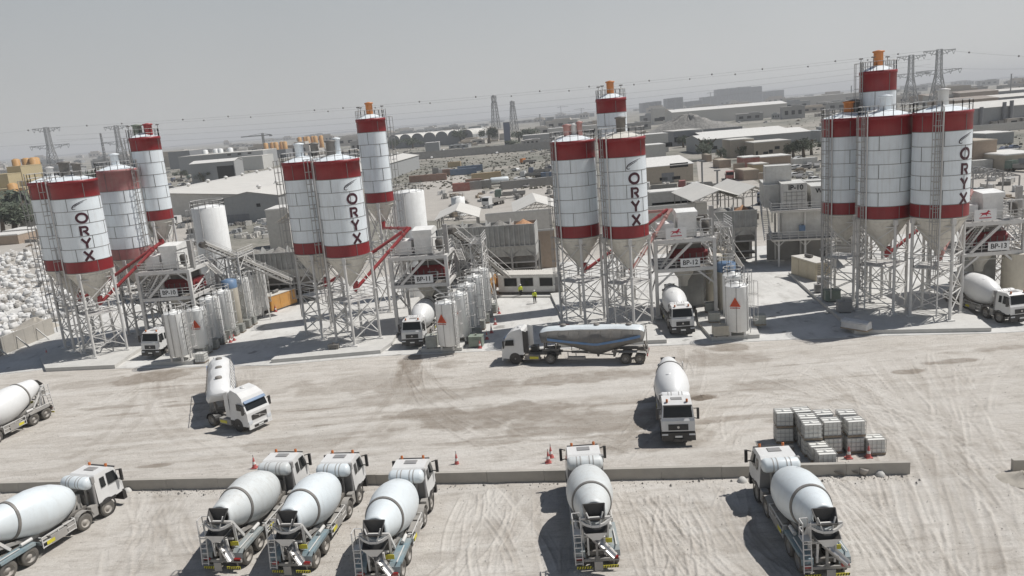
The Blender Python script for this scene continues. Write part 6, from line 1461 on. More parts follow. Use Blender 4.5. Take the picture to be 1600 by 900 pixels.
bld('low_building', 'long low white building with a row of slots behind the third plant', 'building', 1016, 1084, 303, 178, 6, 'wall_white', 'roof_white', win=[(.03+.075*k, 2.0, 1.3, .5) for k in range(12)], doors=((.0, .9, 1.8), (.82, .9, 1.8)))
bld('yard_wall', 'long pale boundary wall between the truck yard and the bins', 'wall', 758, 862, 337, 150, .4, 'wall_white', 'concrete', over=0)
bld('yard_wall', 'pale boundary wall behind the aggregate bins of the third plant', 'wall', 1000, 1105, 327, 152, .4, 'wall_white', 'concrete', over=0, hmin=2.6)
bld('block_wall', 'dark brown block wall right of the long bin row', 'wall', 836, 866, 362, 124, .6, 'wall_tan', 'concrete', over=0)
t = thing('storage_tank', 'small white storage tank in the truck yard behind the second plant', 'storage tank', (atY(718, 340, 205).x, 205, 0))
m = MB(); m.lathe([(1.8, 0), (1.8, 5.0), (.05, 5.4)], 24); m.build('shell', 'tank_white', t); m = MB(); railing(m, [(math.cos(a)*1.75, math.sin(a)*1.75, 5.0) for a in np.linspace(0, 2*math.pi, 11)], 1.0, 3, .04); m.build('railing', 'steel_pale', t)
t = thing('storage_tank', 'plain grey tank cylinder right of the far right plant tower', 'storage tank', (atY(1590, 330, 125).x, 118, 0)); m = MB(); m.lathe([(3.2, 0), (3.2, 6.0), (.05, 7.6)], 28); m.build('shell', 'tank_beige', t); m = MB(); railing(m, [(math.cos(a)*3.1, math.sin(a)*3.1, 6.0) for a in np.linspace(0, 2*math.pi, 15)], 1.0, 3, .04); m.build('railing', 'steel_pale', t)
# right of the road
bld('warehouse', 'beige warehouse with a bright white roof behind the third plant silos', 'warehouse', 1000, 1086, 263, 246, 26, 'wall_beige', 'roof_white', 'side', rz=.12, win=[(.56, 4.6, 6.0, 1.4), (.36, .9, 2.6, 1.0), (.6, .9, 2.6, 1.0)], doors=((.40, 4, 3.2),), rise=2.0)
bld('office_block', 'two storey white block with dark windows right of the tallest silo', 'building', 990, 1044, 213, 410, 14, 'wall_white', 'roof_white', win=[(.30+.13*k, 2.6, 5.2, 2.2) for k in range(5)]+[(.30+.13*k, 2.6, 1.2, 2.0) for k in range(5)])
bld('site_shed', 'white single storey shed in front of the two storey white block', 'shed', 1000, 1040, 229, 340, 12, 'wall_white', 'roof_white')
bld('showroom', 'slate grey building with a dark glass band, below the rubble mound', 'building', 1052, 1099, 206, 455, 20, 'wall_slate', 'metal_roof', rz=.1, band=(.03, .97, .28, .62))
bld('boundary_fence', 'long slate grey fence running right from the slate grey building', 'fence', 1099, 1160, 203, 520, .5, 'wall_slate', 'wall_slate', over=0, hmin=5)
bld('warehouse', 'long grey warehouse with white roof, rear one of the pair', 'warehouse', 1098, 1232, 213, 440, 34, 'wall_slate', 'roof_white', 'side', rise=1.6)
bld('warehouse', 'long pale grey warehouse with white roof, front one of the pair', 'warehouse', 1095, 1266, 219, 374, 30, 'wall_grey', 'roof_white', 'side', rise=1.6, win=[(.1, 1.5, 2.5, 1.6), (.2, 1.2, 3, 1), (.86, 1.2, 3.6, 1.2)])
bld('villa', 'cream flat-roofed building with dark windows, left of the pair, beyond the truck road', 'building', 1141, 1178, 220, 330, 12, 'wall_beige', 'wall_white', win=[(.62, 1.8, 4.6, 1.6), (.4, 1.6, .8, 2), (.75, 1, .8, 1)])
bld('villa', 'cream flat-roofed building with small windows, right of the pair', 'building', 1178, 1236, 224, 318, 14, 'wall_beige', 'wall_white', win=[(.05, .8, .8, 2), (.25, 1.4, 2, 1), (.4, 1.6, 1.6, 1.4), (.56, 3, 2, 1.2), (.85, 1.4, 2.4, 1)])
t = bld('shipping_container', 'red container block with a white roof shed attached', 'container', 1162, 1187, 248, 276, 8, 'container_red', 'roof_white', hmin=3.6, over=.1)
bld('site_shed', 'low shed with a long white roof beside the red container', 'shed', 1187, 1236, 247, 282, 10, 'wall_tan', 'roof_white', over=.8)
bld('site_shed', 'tan plywood shed in front of the red container', 'shed', 1178, 1201, 258, 258, 7, 'container_tan', 'roof_dusty')
for k, (xa, xb, y, Y) in enumerate(((1105, 1112, 243, 320), (1116, 1130, 248, 300), (1124, 1142, 252, 285), (1146, 1164, 258, 265), (1162, 1186, 268, 235), (1186, 1204, 275, 225))):
    bld('boundary_wall', 'tan boundary wall section along the truck road, %s' % ['farthest', 'second farthest', 'third farthest', 'third nearest', 'second nearest', 'nearest'][k], 'wall', xa, xb, y, Y, .4 if k % 2 else 9, 'wall_tan', 'wall_beige', over=0, hmin=2.6, group='tan boundary wall sections')
bld('block_building', 'tall brown plastered block right of the far right silo', 'building', 1522, 1558, 222, 214, 12, 'wall_tan', 'wall_beige', win=[(.8, 1.2, 5, 1.2)])
bld('building', 'pale flat block right of the brown plastered block', 'building', 1570, 1630, 248, 205, 14, 'wall_beige', 'roof_white', doors=((.35, 4, 3),), hmin=4)
bld('building', 'low pale shed behind the brown plastered block', 'shed', 1540, 1584, 216, 290, 16, 'wall_grey', 'roof_white', hmin=4)
t = bld('factory_hall', 'big pale factory hall with dark pipes at the right edge', 'factory', 1500, 1680, 172, 395, 45, 'wall_grey', 'metal_roof', 'side', rise=2.5)
for u in (.17, .36, .42): m = MB(); x = u*60; m.tube((x, -1, 0), (x, -1, 9+u*8), .9, 10); m.build('exhaust_pipe', 'wall_slate', t)
for u in (.25, .3, .5, .6): m = MB(); x = u*60; m.box(x, x+2.4, -3, -.2, 0, 2.5+u*2); m.build('filter_box', 'container_grey', t)
bld('boundary_wall', 'long pale boundary wall in front of the factory hall', 'wall', 1490, 1690, 200, 360, .5, 'wall_white', 'concrete', over=0, hmin=3)
for k, (xa, xb, y, Y) in enumerate(((1492, 1560, 158, 620), (1546, 1640, 154, 640), (1500, 1560, 146, 850), (1560, 1640, 143, 900), (1450, 1510, 150, 900))):
    bld('far_shed', 'brown-roofed far shed near the right edge, %s' % ['nearest left', 'nearest right', 'second row left', 'second row right', 'behind the pylons'][k], 'shed', xa, xb, y, Y, 40, ['wall_tan', 'wall_slate'][k % 2], ['roof_brown', 'roof_dusty'][k % 2], 'side', hmin=6, rise=2, group='brown sheds far right')
# bare truss shed frame at the far right
t = thing('truss_frame', 'bare steel truss frame of an open hall right of the lettered silo', 'steel frame', (atY(1516, 300, 150).x, 150, 0))
m = MB(); W = atY(1592, 296, 150).x-atY(1516, 300, 150).x
for y in (0, 5, 10, 15):
    for x in (0, W): m.bar((x, y, 0), (x, y, 5.5), .22)
    pr = None
    for k in range(13): 
        f = k/12; q = (W*f, y, 5.5+1.6*(1-abs(2*f-1))); m.bar((W*f, y, 5.5), q, .1); 
        if pr: m.bar(pr, q, .14); m.bar((W*(k-1)/12, y, 5.5), (W*f, y, 5.5), .14); m.bar((W*(k-1)/12, y, 5.5), q, .1)
        pr = q
for x in (0, W/2, W): m.bar((x, 0, 5.5+(1.6 if x == W/2 else 0)), (x, 15, 5.5+(1.6 if x == W/2 else 0)), .14)
m.build('trusses', 'steel_grey', t)
# ------------------------------------------------------------------ left background
for k, (xa, xb, y, Y, dep) in enumerate(((-30, 12, 276, 420, 25), (10, 32, 262, 432, 20), (30, 47, 284, 425, 18), (-40, 40, 300, 412, 12))):
    bld('yellow_building', 'yellow block of the cement works at the left edge, %s' % ['leftmost', 'tallest', 'right, lower', 'low front wing'][k], 'building', xa, xb, y, Y, dep, 'wall_yellow', 'wall_yellow', win=[(.2, 2, 6, 1.5), (.6, 2, 6, 1.5)], group='yellow works buildings')
def cyls(pts, Y, r, zt, label, mt, group, z0=0, cap=None):
    for k, px in enumerate(pts):
        t = thing('storage_silo', label, 'silo', (px_x(px, 240, Y), Y+k % 2*6, 0), 0, group); m = MB(); m.lathe([(r, z0), (r, zt), (r*.4, zt+r*.3), (.1, zt+r*.3)], 14); m.build('shell', mt, t)
        m = MB(); m.box(-r, r, -r, r, 0, z0+.5); m.build('base', 'wall_slate', t)
cyls([22, 28, 39, 44, 49], 470, 2.2, 23, 'orange storage silo above the yellow works at the left edge', 'cylinder_orange', 'orange silos at the yellow works', 8)
cyls([8], 408, 2.5, 11, 'short orange tank in front of the yellow works', 'cylinder_orange', 'orange silos at the yellow works')
cyls([417, 425, 433, 440, 447], 900, 2.7, 17, 'yellow storage silo in the far cluster left of the second plant', 'cylinder_orange', 'yellow silos far behind the second plant', 3)
cyls([471, 478, 484, 490, 496, 503], 980, 2.7, 20, 'yellow storage silo in the far cluster just behind the second plant\'s roof', 'cylinder_orange', 'yellow silos just above the second plant', 4)
cyls([321, 334, 345, 357], 700, 2.4, 17, 'pale grey far silo of the row of four left of the yellow silos', 'tank_white', 'four pale far silos')
bld('dark_building', 'dark flat building under the yellow far silos', 'building', 419, 447, 240, 890, 30, 'wall_slate', 'roof_brown', hmin=9)
bld('warehouse', 'long low grey warehouse behind the four pale far silos', 'warehouse', 278, 412, 246, 640, 40, 'wall_grey', 'roof_dusty', hmin=5, win=[(.58, 12, 3, 1.4), (.7, 12, 3, 1.4), (.82, 12, 3, 1.4)])
bld('site_shed', 'white-roofed open shed with dark side right of the leftmost tall silo', 'shed', 296, 366, 257, 470, 16, 'wall_grey', 'roof_white', 'side', hmin=4.5, band=(.6, .98, .0, .8))
bld('warehouse', 'blue-grey far roofed hall left of the four pale silos', 'warehouse', 262, 296, 238, 800, 40, 'wall_slate', 'roof_dusty', hmin=7)
bld('factory_hall', 'blue and white far factory right of the white-roofed open shed', 'factory', 366, 410, 247, 620, 30, 'container_white', 'metal_roof', hmin=6)
bld('site_shed', 'pale plastered block with a slanting top left of the leftmost silo', 'shed', 30, 66, 346, 262, 10, 'far_grey', 'roof_dusty', hmin=5)
for k, (xa, xb, y, Y) in enumerate(((6, 60, 372, 238), (-40, 30, 380, 225), (100, 150, 360, 260), (205, 240, 352, 262))):
    bld('site_shed', 'low white-roofed shed behind the bag heap, %s' % ['centre', 'left', 'between the silos', 'right of the pink silo'][k], 'shed', xa, xb, y, Y, 9, 'wall_tan', 'roof_white', hmin=2.6, group='low sheds behind the bag heap')
# arched hall
t = thing('arched_hall', 'dark hall with a row of seven arched roofs beyond the scrub field', 'hall', (atY(606, 220, 880).x, 880, 0), -.35)
Wb = 14.5
for k in range(7):
    A = [(k*Wb+Wb/2-math.cos(R(a))*Wb/2, 9+math.sin(R(a))*6) for a in range(0, 181, 15)]
    m = MB(); n = len(A); vs = [(x, 0, z) for x, z in A]+[(x, 70, z) for x, z in A]; m.add(vs, [(i, n+i, n+i+1, i+1) for i in range(n-1)], True); m.build('arched_roof', 'metal_roof', t)
    m = MB(); vs = [(A[0][0], .2, 0)]+[(x, .2, z) for x, z in A]+[(A[-1][0], .2, 0)]; m.add(vs, [tuple(range(len(vs)))]); m.build('end_wall', 'wall_slate', t)
m = MB(); m.add([(7*Wb, 0, 0), (7*Wb, 70, 0), (7*Wb, 70, 9.5), (7*Wb, 0, 9.5)], [(0, 1, 2, 3)]); m.box(0, .3, .2, 70, 0, 9)
for j in range(9): m.box(7*Wb, 7*Wb+.3, 3+j*7.5, 7+j*7.5, 2, 4); m.box(7*Wb, 7*Wb+.3, 3+j*7.5, 7+j*7.5, 6, 8)
m.build('side_wall', 'wall_grey', t)
bld('yard_wall', 'long grey boundary wall along the far side of the scrub field', 'wall', 600, 872, 243, 560, .5, 'concrete_grey', 'concrete_grey', over=0, hmin=4)
bld('site_shed', 'grey tin shed in front of the arched hall', 'shed', 664, 686, 226, 640, 12, 'wall_grey', 'roof_white', hmin=9)
bld('building', 'pale block with a flat roof left of the lattice towers', 'building', 728, 760, 213, 900, 30, 'wall_beige', 'roof_dusty', hmin=10)
bld('building', 'low pale shed at the foot of the lattice towers', 'shed', 818, 862, 218, 700, 20, 'wall_grey', 'roof_white', hmin=7)
bld('building', 'pale two storey block with dark windows left of the third plant', 'building', 858, 936, 206, 760, 20, 'wall_white', 'roof_white', hmin=10, win=[(.1+.12*k, 4, 5, 3) for k in range(7)])
bld('billboard_frame', 'tall dark blue screened structure at the foot of the lattice towers', 'structure', 786, 796, 192, 680, 4, 'lorry_blue', 'wall_slate', hmin=18)
# the rubble mound and distant blocks of flats
heap((0, 0), 42, 16, 15, 'rubble', 'big grey rubble mound beyond the slate grey building', 'rubble_mound', 60, 11, loc=Vector((atY(1075, 190, 640).x, 640, 0)), rough=.35)
bld('factory_hall', 'very long pale saw-tooth hall behind the rubble mound', 'factory', 1050, 1230, 176, 900, 40, 'wall_white', 'roof_white', 'side', hmin=10, rise=3)
bld('factory_hall', 'far pale hall left of the far right silos', 'factory', 1240, 1350, 153, 1500, 60, 'far_pale', 'roof_white', hmin=9)
def flats(pl, pr, pt, Y, dep, label, nb_=4, m_='tower_grey'):
    a = atY(pl, pt, Y); b = atY(pr, pt, Y); t = thing('apartment_block', label, 'apartment block', (a.x, Y, 0), 0, 'distant apartment blocks'); W = b.x-a.x; h = min(a.z, 84)
    for k in range(nb_):
        m = MB(); x0 = W*k/nb_; x1 = W*(k+1)/nb_-W*.012; m.box(x0, x1, (k % 2)*4, dep, 0, h+(k % 3)*1.2); m.build('wall', m_, t)
        m = MB()
        for f in range(max(2, int(h/4))): m.box(x0+1, x1-1, (k % 2)*4-.3, (k % 2)*4-.02, 2+f*4, 3.6+f*4)
        m.build('window_bands', 'glass_dark', t)
    return t
flats(1121, 1192, 140, 3400, 60, 'tallest hazy blocks of flats in the distance right of centre', 4); flats(1192, 1226, 143, 3500, 60, 'lower hazy block of flats right of the tallest ones', 2)
flats(1098, 1122, 152, 3300, 60, 'low hazy unfinished block left of the tallest flats', 2); flats(1042, 1068, 154, 2700, 60, 'hazy dark block with a wide top left of the flats', 2); flats(1003, 1034, 161, 2800, 60, 'hazy low blocks right of the third tall silo', 3)
flats(1070, 1098, 159, 3000, 60, 'hazy low block between the wide-topped block and the flats', 2); flats(846, 930, 184, 3000, 80, 'long hazy building on the horizon left of the third tall silo', 3)
bld('low_building', 'small white box with dark windows beyond the rubble mound', 'building', 1020, 1039, 170, 1000, 15, 'wall_white', 'roof_white', win=[(.1, 4, 11, 4), (.5, 5, 11, 4)])
# hazy town on the horizon and scattered works
hm = []
for k in range(5):
    m = MB(); rs = random.Random(k); m.box(-.5, .5, -.5, .5, 0, 1); m.box(-.52, .52, -.52, .52, 1, 1.04); m.box(rs.uniform(-.4, 0), rs.uniform(.1, .4), -.3, .2, 1.04, 1.04+rs.uniform(.1, .4))
    if k % 2: m.box(.5, .9, -.3, .4, 0, .6)
    for j in range(3):
        m.k = 1; m.box(-.4+j*.3, -.25+j*.3, -.51, -.495, .35, .7); m.k = 0
    hm.append(m.mesh('house', [['far_pale', 'far_tan', 'far_grey', 'far_pale', 'wall_grey'][k], 'glass_dark']))
rt_ = random.Random(77)
def hor(px): return 247-.0815*px
for i in range(215):
    px = rt_.uniform(-60, 1660); Y = rt_.choice([rt_.uniform(760, 1300), rt_.uniform(1200, 2600), rt_.uniform(2400, 4500)])
    x = px_x(px, hor(px)+5, Y)
    if 590 < px < 760 and Y < 1000: Y += 700; x = px_x(px, hor(px)+5, Y)
    o = bpy.data.objects.new('house', rt_.choice(hm)); COL.objects.link(o); sx = rt_.uniform(12, 42)*(1+Y/4000); o.location = (x, Y, 0); o.scale = (sx, rt_.uniform(10, 24), rt_.uniform(4.5, 11)*(1+Y/5000)); o.rotation_euler = (0, 0, rt_.uniform(-.4, .4))
    tag(o, 'small pale building in the hazy town along the horizon', 'building', 'buildings of the distant town')
# lower sheds and walls that fill the middle distance
for i in range(85):
    f = rt_.random()
    if f < .45: px, py = rt_.uniform(1000, 1620), rt_.uniform(168, 235)
    elif f < .75: px, py = rt_.uniform(600, 1010), rt_.uniform(205, 236)
    else: px, py = rt_.uniform(210, 600), rt_.uniform(228, 262)
    if py < hor(px)+14: continue
    p = at(px, py)
    if p.y < 330 or p.y > 1500 or (1090 < px < 1280 and 190 < py < 250): continue
    o = bpy.data.objects.new('shed', rt_.choice(hm)); COL.objects.link(o); o.location = p; o.scale = (rt_.uniform(8, 26), rt_.uniform(7, 16), rt_.uniform(2.6, 5.5)); o.rotation_euler = (0, 0, rt_.uniform(-.3, .3))
    tag(o, 'low pale shed in the industrial yards beyond the plants', 'shed', 'low sheds of the middle distance')
# trees
def tree_mesh(seed, palm=False):
    rs = random.Random(seed); m = MB()
    if palm:
        for k in range(26):
            a = rs.uniform(0, 6.28); up = rs.uniform(-.5, 1.0); prev = Vector((0, 0, 0)); d = Vector((math.cos(a), math.sin(a), up)); w_ = .16
            for j in range(5):
                nx = prev+d*.55; s = Vector((-math.sin(a), math.cos(a), 0))*w_*2.2; m.add([prev-s, prev+s, nx+s*.8, nx-s*.8], [(0, 1, 2, 3)]); d.z -= .38; prev = nx; w_ *= .88
    else:
        cl = [(Vector((rs.uniform(-1, 1), rs.uniform(-1, 1), rs.uniform(-.5, .8)))*1.15, rs.uniform(.5, .95)) for _ in range(11)]
        for c, r in cl:
            for k in range(150):
                v = Vector((rs.gauss(0, 1), rs.gauss(0, 1), rs.gauss(0, .8))); v = v.normalized()*r*rs.uniform(.55, 1.08)+c; s = rs.uniform(.06, .15)
                a = Vector((rs.uniform(-1, 1), rs.uniform(-1, 1), rs.uniform(-1, 1))).normalized(); b = a.orthogonal().normalized(); m.add([v-a*s, v+b*s*.7, v+a*s, v-b*s*.7], [(0, 1, 2, 3)])
    return m.mesh('crown', 'leaf_green')
TM = [tree_mesh(1), tree_mesh(2), tree_mesh(3)]; PM = [tree_mesh(4, True), tree_mesh(5, True)]
tm = MB(); tm.tube((0, 0, 0), (.05, 0, .55), .09, 8, .06); tm.bar((.05, 0, .5), (.4, .1, .9), .05); tm.bar((.05, 0, .45), (-.35, .15, .85), .05); TR = tm.mesh('trunk', 'bark')
tp_ = MB(); tp_.tube((0, 0, 0), (.03, 0, 1), .05, 8, .035); PT = tp_.mesh('trunk', 'bark')
def tree(px, py, Y, h, label, palm=False, wide=1.0, group='trees'):
    p = atY(px, py, Y); t = thing('palm_tree' if palm else 'tree', label, 'tree', (p.x, Y, 0), rt_.uniform(0, 6), group)
    c = bpy.data.objects.new('crown', rt_.choice(PM if palm else TM)); COL.objects.link(c); c.parent = t
    b = bpy.data.objects.new('trunk', PT if palm else TR); COL.objects.link(b); b.parent = t
    if palm: c.location = (0, 0, h*.72); c.scale = (h*.2,)*3; b.scale = (h, h, h*.74)
    else: c.location = (0, 0, h*.55); s = h*.27; c.scale = (s*wide, s*wide, s); b.scale = (h, h, h)
tree(20, 345, 262, 11, 'big grey-green round tree at the left edge behind the bag heap', wide=1.5); tree(2, 350, 258, 9, 'low dark bush cut by the left edge behind the bag heap', wide=1.6); tree(38, 352, 270, 8, 'bushy tree right of the big round tree at the left edge', wide=1.4)
for k, (px, Y, h) in enumerate(((10, 320, 11), (28, 330, 12), (36, 318, 13), (44, 335, 11), (18, 345, 12))): tree(px, 320, Y, h, 'palm tree in the clump in front of the yellow works', True, group='palms by the yellow works')
for px, Y, h, l, wd in ((722, 850, 17, 'big dark round tree right of the arched hall', 1.3), (676, 660, 9, 'dark tree behind the grey tin shed', 1.0), (615, 840, 12, 'dark tree in front of the left arches', 1.7), (645, 845, 12, 'dark tree in front of the middle arches', 1.9), (800, 600, 8, 'bush left of the scrub field\'s far corner', 1.6), (830, 730, 14, 'dark tree at the foot of the lattice towers', 1.3), (812, 760, 12, 'dark tree left of the one at the lattice towers', 1.5),
        (765, 800, 18, 'tall dark tree left of the lattice towers', 1.2), (310, 470, 8, 'round tree left of the white-roofed open shed', 1.3), (333, 600, 9, 'tree behind the white-roofed open shed', 1.5), (275, 560, 7, 'small tree right of the leftmost tall silo', 1.4), (305, 350, 5, 'bush beside the parked cars behind the warehouse roof', 1.3),
        (1098, 330, 8, 'dark tree at the left end of the front grey warehouse', 1.0), (1105, 335, 10, 'taller dark tree at the left end of the front grey warehouse', .8), (1068, 440, 7, 'tree in front of the slate grey building', 1.2), (1080, 435, 6, 'bush right of the tree at the slate grey building', 1.3), (1126, 315, 6, 'thin tree in front of the cream building', .8), (1158, 318, 6, 'tree between the two cream buildings', .8),
        (1240, 300, 7, 'grey-green tree right of the cream buildings', 1.2), (1256, 300, 8, 'tree left of the ladder silo behind the container stack', 1.3), (1268, 312, 7, 'dusty tree behind the container stack', 1.4), (150, 620, 10, 'dark tree behind the leftmost silos\' roofs', 2.2), (125, 640, 9, 'dark tree beyond the leftmost lettered silo', 2.2), (98, 660, 9, 'dark tree left of the leftmost lettered silo\'s filter', 2.4), (690, 900, 10, 'tree on the horizon side of the arched hall', 1.6), (748, 880, 12, 'dark tree behind the pale block with a flat roof', 1.4)):
    tree(px, 230, Y, h, l, wide=wd)
# scrub on the field: nobody could count it
m = MB(); rs = random.Random(31)
for i in range(2300):
    px, py = rs.uniform(600, 900), rs.uniform(232, 296)
    if rs.random() < .3: px, py = rs.uniform(1230, 1600), rs.uniform(170, 240)
    if rs.random() < .12: px, py = rs.uniform(240, 420), rs.uniform(250, 285)
    p = at(px, py); s = rs.uniform(.22, .75)
    if p.y > 900 or p.y < 190: continue
    for k in range(3):
        a = rs.uniform(0, 6); dx, dy = math.cos(a)*s, math.sin(a)*s; m.add([(p.x-dx, p.y-dy, 0), (p.x+dx, p.y+dy, 0), (p.x+dx*.7, p.y+dy*.7, s*.8), (p.x-dx*.6, p.y-dy*.6, s*.9)], [(0, 1, 2, 3)])
m.build('scrub', 'shrub_dry', label='dry low scrub dotted over the open field', kind='stuff')
# pale truck road and dusty yards as sheets
def sheet(name, pts, label, z=.02, mt='road_pale'):
    m = MB(); P = [at(*p) for p in pts]; m.add([(p.x, p.y, z) for p in P], [tuple(range(len(P)))]); m.build(name, mt, label=label, kind='structure')
sheet('road', [(1078, 330), (1250, 330), (1185, 285), (1110, 250), (1088, 250), (1092, 285)], 'pale dusty truck road beyond the third plant')
sheet('dirt_yard', [(560, 345), (880, 345), (872, 290), (800, 285), (760, 300), (716, 268), (680, 272), (640, 300)], 'pale dusty truck yard behind the second plant')
sheet('dirt_yard', [(1480, 330), (1700, 330), (1690, 235), (1500, 245)], 'pale dusty yard right of the far right plant', .024)
sheet('dirt_yard', [(-60, 560), (64, 524), (330, 398), (330, 335), (-60, 365)], 'pale ground under the bag heap and the left yard', .016)
# ------------------------------------------------------------------ vehicles and containers in the yards
def lorry_proto(cabm, bed=True, tank=False):
    t = thing('lorry', 'proto', 'lorry', (0, 0, -50), 0, 'lorries in the yards behind the plants'); m = MB(); m.box(-.45, .45, -6, 3, .75, 1.0); m.build('chassis', 'chassis', t)
    m = MB(); m.xprism([(1.2, .8), (3.2, .7), (3.25, 1.7), (3.0, 2.8), (1.2, 2.9)], -1.2, 1.2); c = m.build('cab', cabm, t); m = MB(); m.quad((-1.05, 3.262, 1.75), (1.05, 3.262, 1.75), (1.0, 3.06, 2.6), (-1.0, 3.06, 2.6)); m.build('windscreen', 'glass_dark', c)
    m = MB()
    if tank: m.lathe([(.02, -.1), (1.0, 0), (1.15, .4), (1.15, 6.2), (1.0, 6.6), (.02, 6.7)], 18, (0, .7, 2.2), (0, -1, 0)); m.build('tank', 'drum_white', t)
    elif bed: m.box(-1.25, 1.25, -6.2, .9, 1.05, 1.2); m.box(-1.25, -1.18, -6.2, .9, 1.2, 1.9); m.box(1.18, 1.25, -6.2, .9, 1.2, 1.9); m.box(-1.17, 1.17, .82, .9, 1.2, 2.0); m.build('flat_bed', 'container_grey', t)
    for y in (2.2, -3.6, -4.9):
        for s in (-1, 1): m = MB(); m.lathe([(.02, -.15), (.5, -.15), (.5, .15), (.02, .15)], 14, (s*1.02, y, .5), (1, 0, 0)); m.build('wheel', 'rubber', t)
    return t
def car_proto(bm_):
    t = thing('parked_car', 'proto', 'car', (0, 0, -50), 0, 'cars parked behind the plants'); m = MB(); m.xprism([(-2.2, .35), (2.2, .35), (2.25, .75), (1.2, .92), (-1.9, 1.0), (-2.2, .9)], -.88, .88); m.xprism([(1.1, .92), (.4, 1.42), (-1.3, 1.45), (-1.95, 1.0)], -.75, .75); b = m.build('body', bm_, t)
    m = MB(); m.quad((-.68, 1.12, .96), (.68, 1.12, .96), (.66, .46, 1.40), (-.66, .46, 1.40)); 
    for s in (-1, 1): m.quad((s*.757, .9, 1.0), (s*.757, .38, 1.36), (s*.757, -1.2, 1.38), (s*.757, -1.7, 1.02))
    m.build('windows', 'glass_dark', b)
    for y in (1.4, -1.4):
        for s in (-1, 1): m = MB(); m.lathe([(.02, -.1), (.32, -.1), (.32, .1), (.02, .1)], 12, (s*.82, y, .32), (1, 0, 0)); m.build('wheel', 'rubber', t)
    return t
LP = {'w': lorry_proto('truck_white'), 'r': lorry_proto('lorry_red'), 'b': lorry_proto('lorry_blue'), 'g': lorry_proto('lorry_green'), 't': lorry_proto('truck_white', tank=True), 'p': lorry_proto('orange')}
KP = {'w': car_proto('truck_white'), 'd': car_proto('cab_grey'), 'b': car_proto('lorry_blue')}
first = set()
def pl_(D, k, px, py, rz, label=None, dflt=''):
    t = D[k]; p = at(px, py, 0); p.z = .02
    lab = label or dflt
    if id(t) in first: return dup(t, p, rz, lab)
    first.add(id(t)); t.location = p; t.rotation_euler = (0, 0, rz); t['label'] = lab
lor = [('r', 1140, 281, 2.9, 'flatbed lorry with a red bed driving on the pale road beyond the third plant'), ('r', 1078, 297, 1.4, 'red cab lorry beside the beige warehouse'), ('w', 1098, 300, 1.7, 'white cab lorry right of the red one at the beige warehouse'), ('w', 1022, 300, 1.3, 'white lorry cab just right of the third plant silos'), ('b', 1196, 318, 2.6, 'blue lorry beside the stairs of the container stack'),
       ('g', 790, 310, 1.5, 'dark green lorry in the truck yard left of the third plant'), ('w', 768, 322, 2.6, 'white lorry in front of the small storage tank'), ('t', 770, 292, 1.7, 'white tanker lorry beside the dark pipes in the truck yard'), ('w', 827, 290, 1.6, 'white flatbed lorry in the middle of the truck yard'), ('b', 838, 272, 1.4, 'blue lorry among the parked ones at the field edge'), ('w', 826, 278, 1.2, 'white lorry left of the blue one at the field edge'), ('d', 0, 0, 0, ''),
       ('w', 285, 350, 2.8, 'white lorry between the tall slim silo and the leftmost storage tank'), ('w', 290, 322, .4, 'white lorry higher up behind the leftmost storage tank'), ('g', 300, 280, 1.5, 'dark lorry on the left scrap yard'), ('b', 275, 284, 1.2, 'blue lorry on the left scrap yard'), ('w', 1545, 262, 1.8, 'white lorry at the foot of the brown plastered block'), ('g', 1592, 268, .3, 'dark lorry at the right edge of the picture'), ('p', 822, 256, .8, 'orange crane lorry at the field corner')]
for k, px, py, rz, l in lor:
    if k in LP: pl_(LP, k, px, py, rz, l)
rc_ = random.Random(8)
for px, py in [(rc_.uniform(250, 345), rc_.uniform(268, 300)) for _ in range(26)]+[(rc_.uniform(690, 860), rc_.uniform(232, 244)) for _ in range(8)]+[(rc_.uniform(1230, 1290), rc_.uniform(250, 285)) for _ in range(12)]+[(rc_.uniform(805, 860), rc_.uniform(262, 300)) for _ in range(8)]+[(rc_.uniform(110, 200), rc_.uniform(330, 370)) for _ in range(10)]+[(rc_.uniform(1530, 1620), rc_.uniform(232, 265)) for _ in range(8)]+[(rc_.uniform(600, 700), rc_.uniform(240, 252)) for _ in range(6)]:
    pl_(KP, rc_.choice('wwdb'), px, py, rc_.uniform(0, 6), 'small parked car in the dusty yards beyond the plants')
cont = [(676, 272, 'container_grey', 3, 'dark grey container at the left end of the far container row'), (686, 274, 'container_white', 5, 'dirty white container in the far container row'), (693, 275, 'container_rust', 5, 'rust red container left of the blue ones'), (704, 275, 'container_blue', 12, 'long blue container in the far row, left one'), (716, 270, 'container_blue', 12, 'long blue container in the far row, right one'),
        (708, 300, 'container_red', 6, 'faded red container end in the truck yard'), (728, 293, 'container_rust', 6, 'rust brown container behind the two dark grey ones'), (738, 283, 'container_tan', 12, 'long tan container behind the two dark grey ones'), (727, 298, 'container_grey', 6, 'left dark grey container of the pair in the truck yard'), (742, 296, 'container_grey', 6, 'right dark grey container of the pair in the truck yard'), (785, 297, 'container_grey', 26, 'very long grey trailer body in the truck yard'),
        (640, 286, 'container_rust', 16, 'long low brown container behind the second storage tank'), (846, 282, 'container_blue', 6, 'dark blue container right of the parked lorries'), (1240, 262, 'container_white', 8, 'white container behind the upper container stack'), (1560, 250, 'container_white', 6, 'white container right of the brown plastered block'), (1520, 268, 'container_white', 5, 'white container left of the brown plastered block\'s foot'), (220, 372, 'container_white', 8, 'white container left of the tall slim silo legs'), (700, 262, 'container_tan', 7, 'tan container above the long blue ones')]
for px, py, mt, L_, l in cont:
    p = at(px, py); p.z = .02; container(p, rc_.choice([.0, .12, -.1, .2]), L_, 2.6, 2.8, mt, l, 'containers in the yards', small=True)
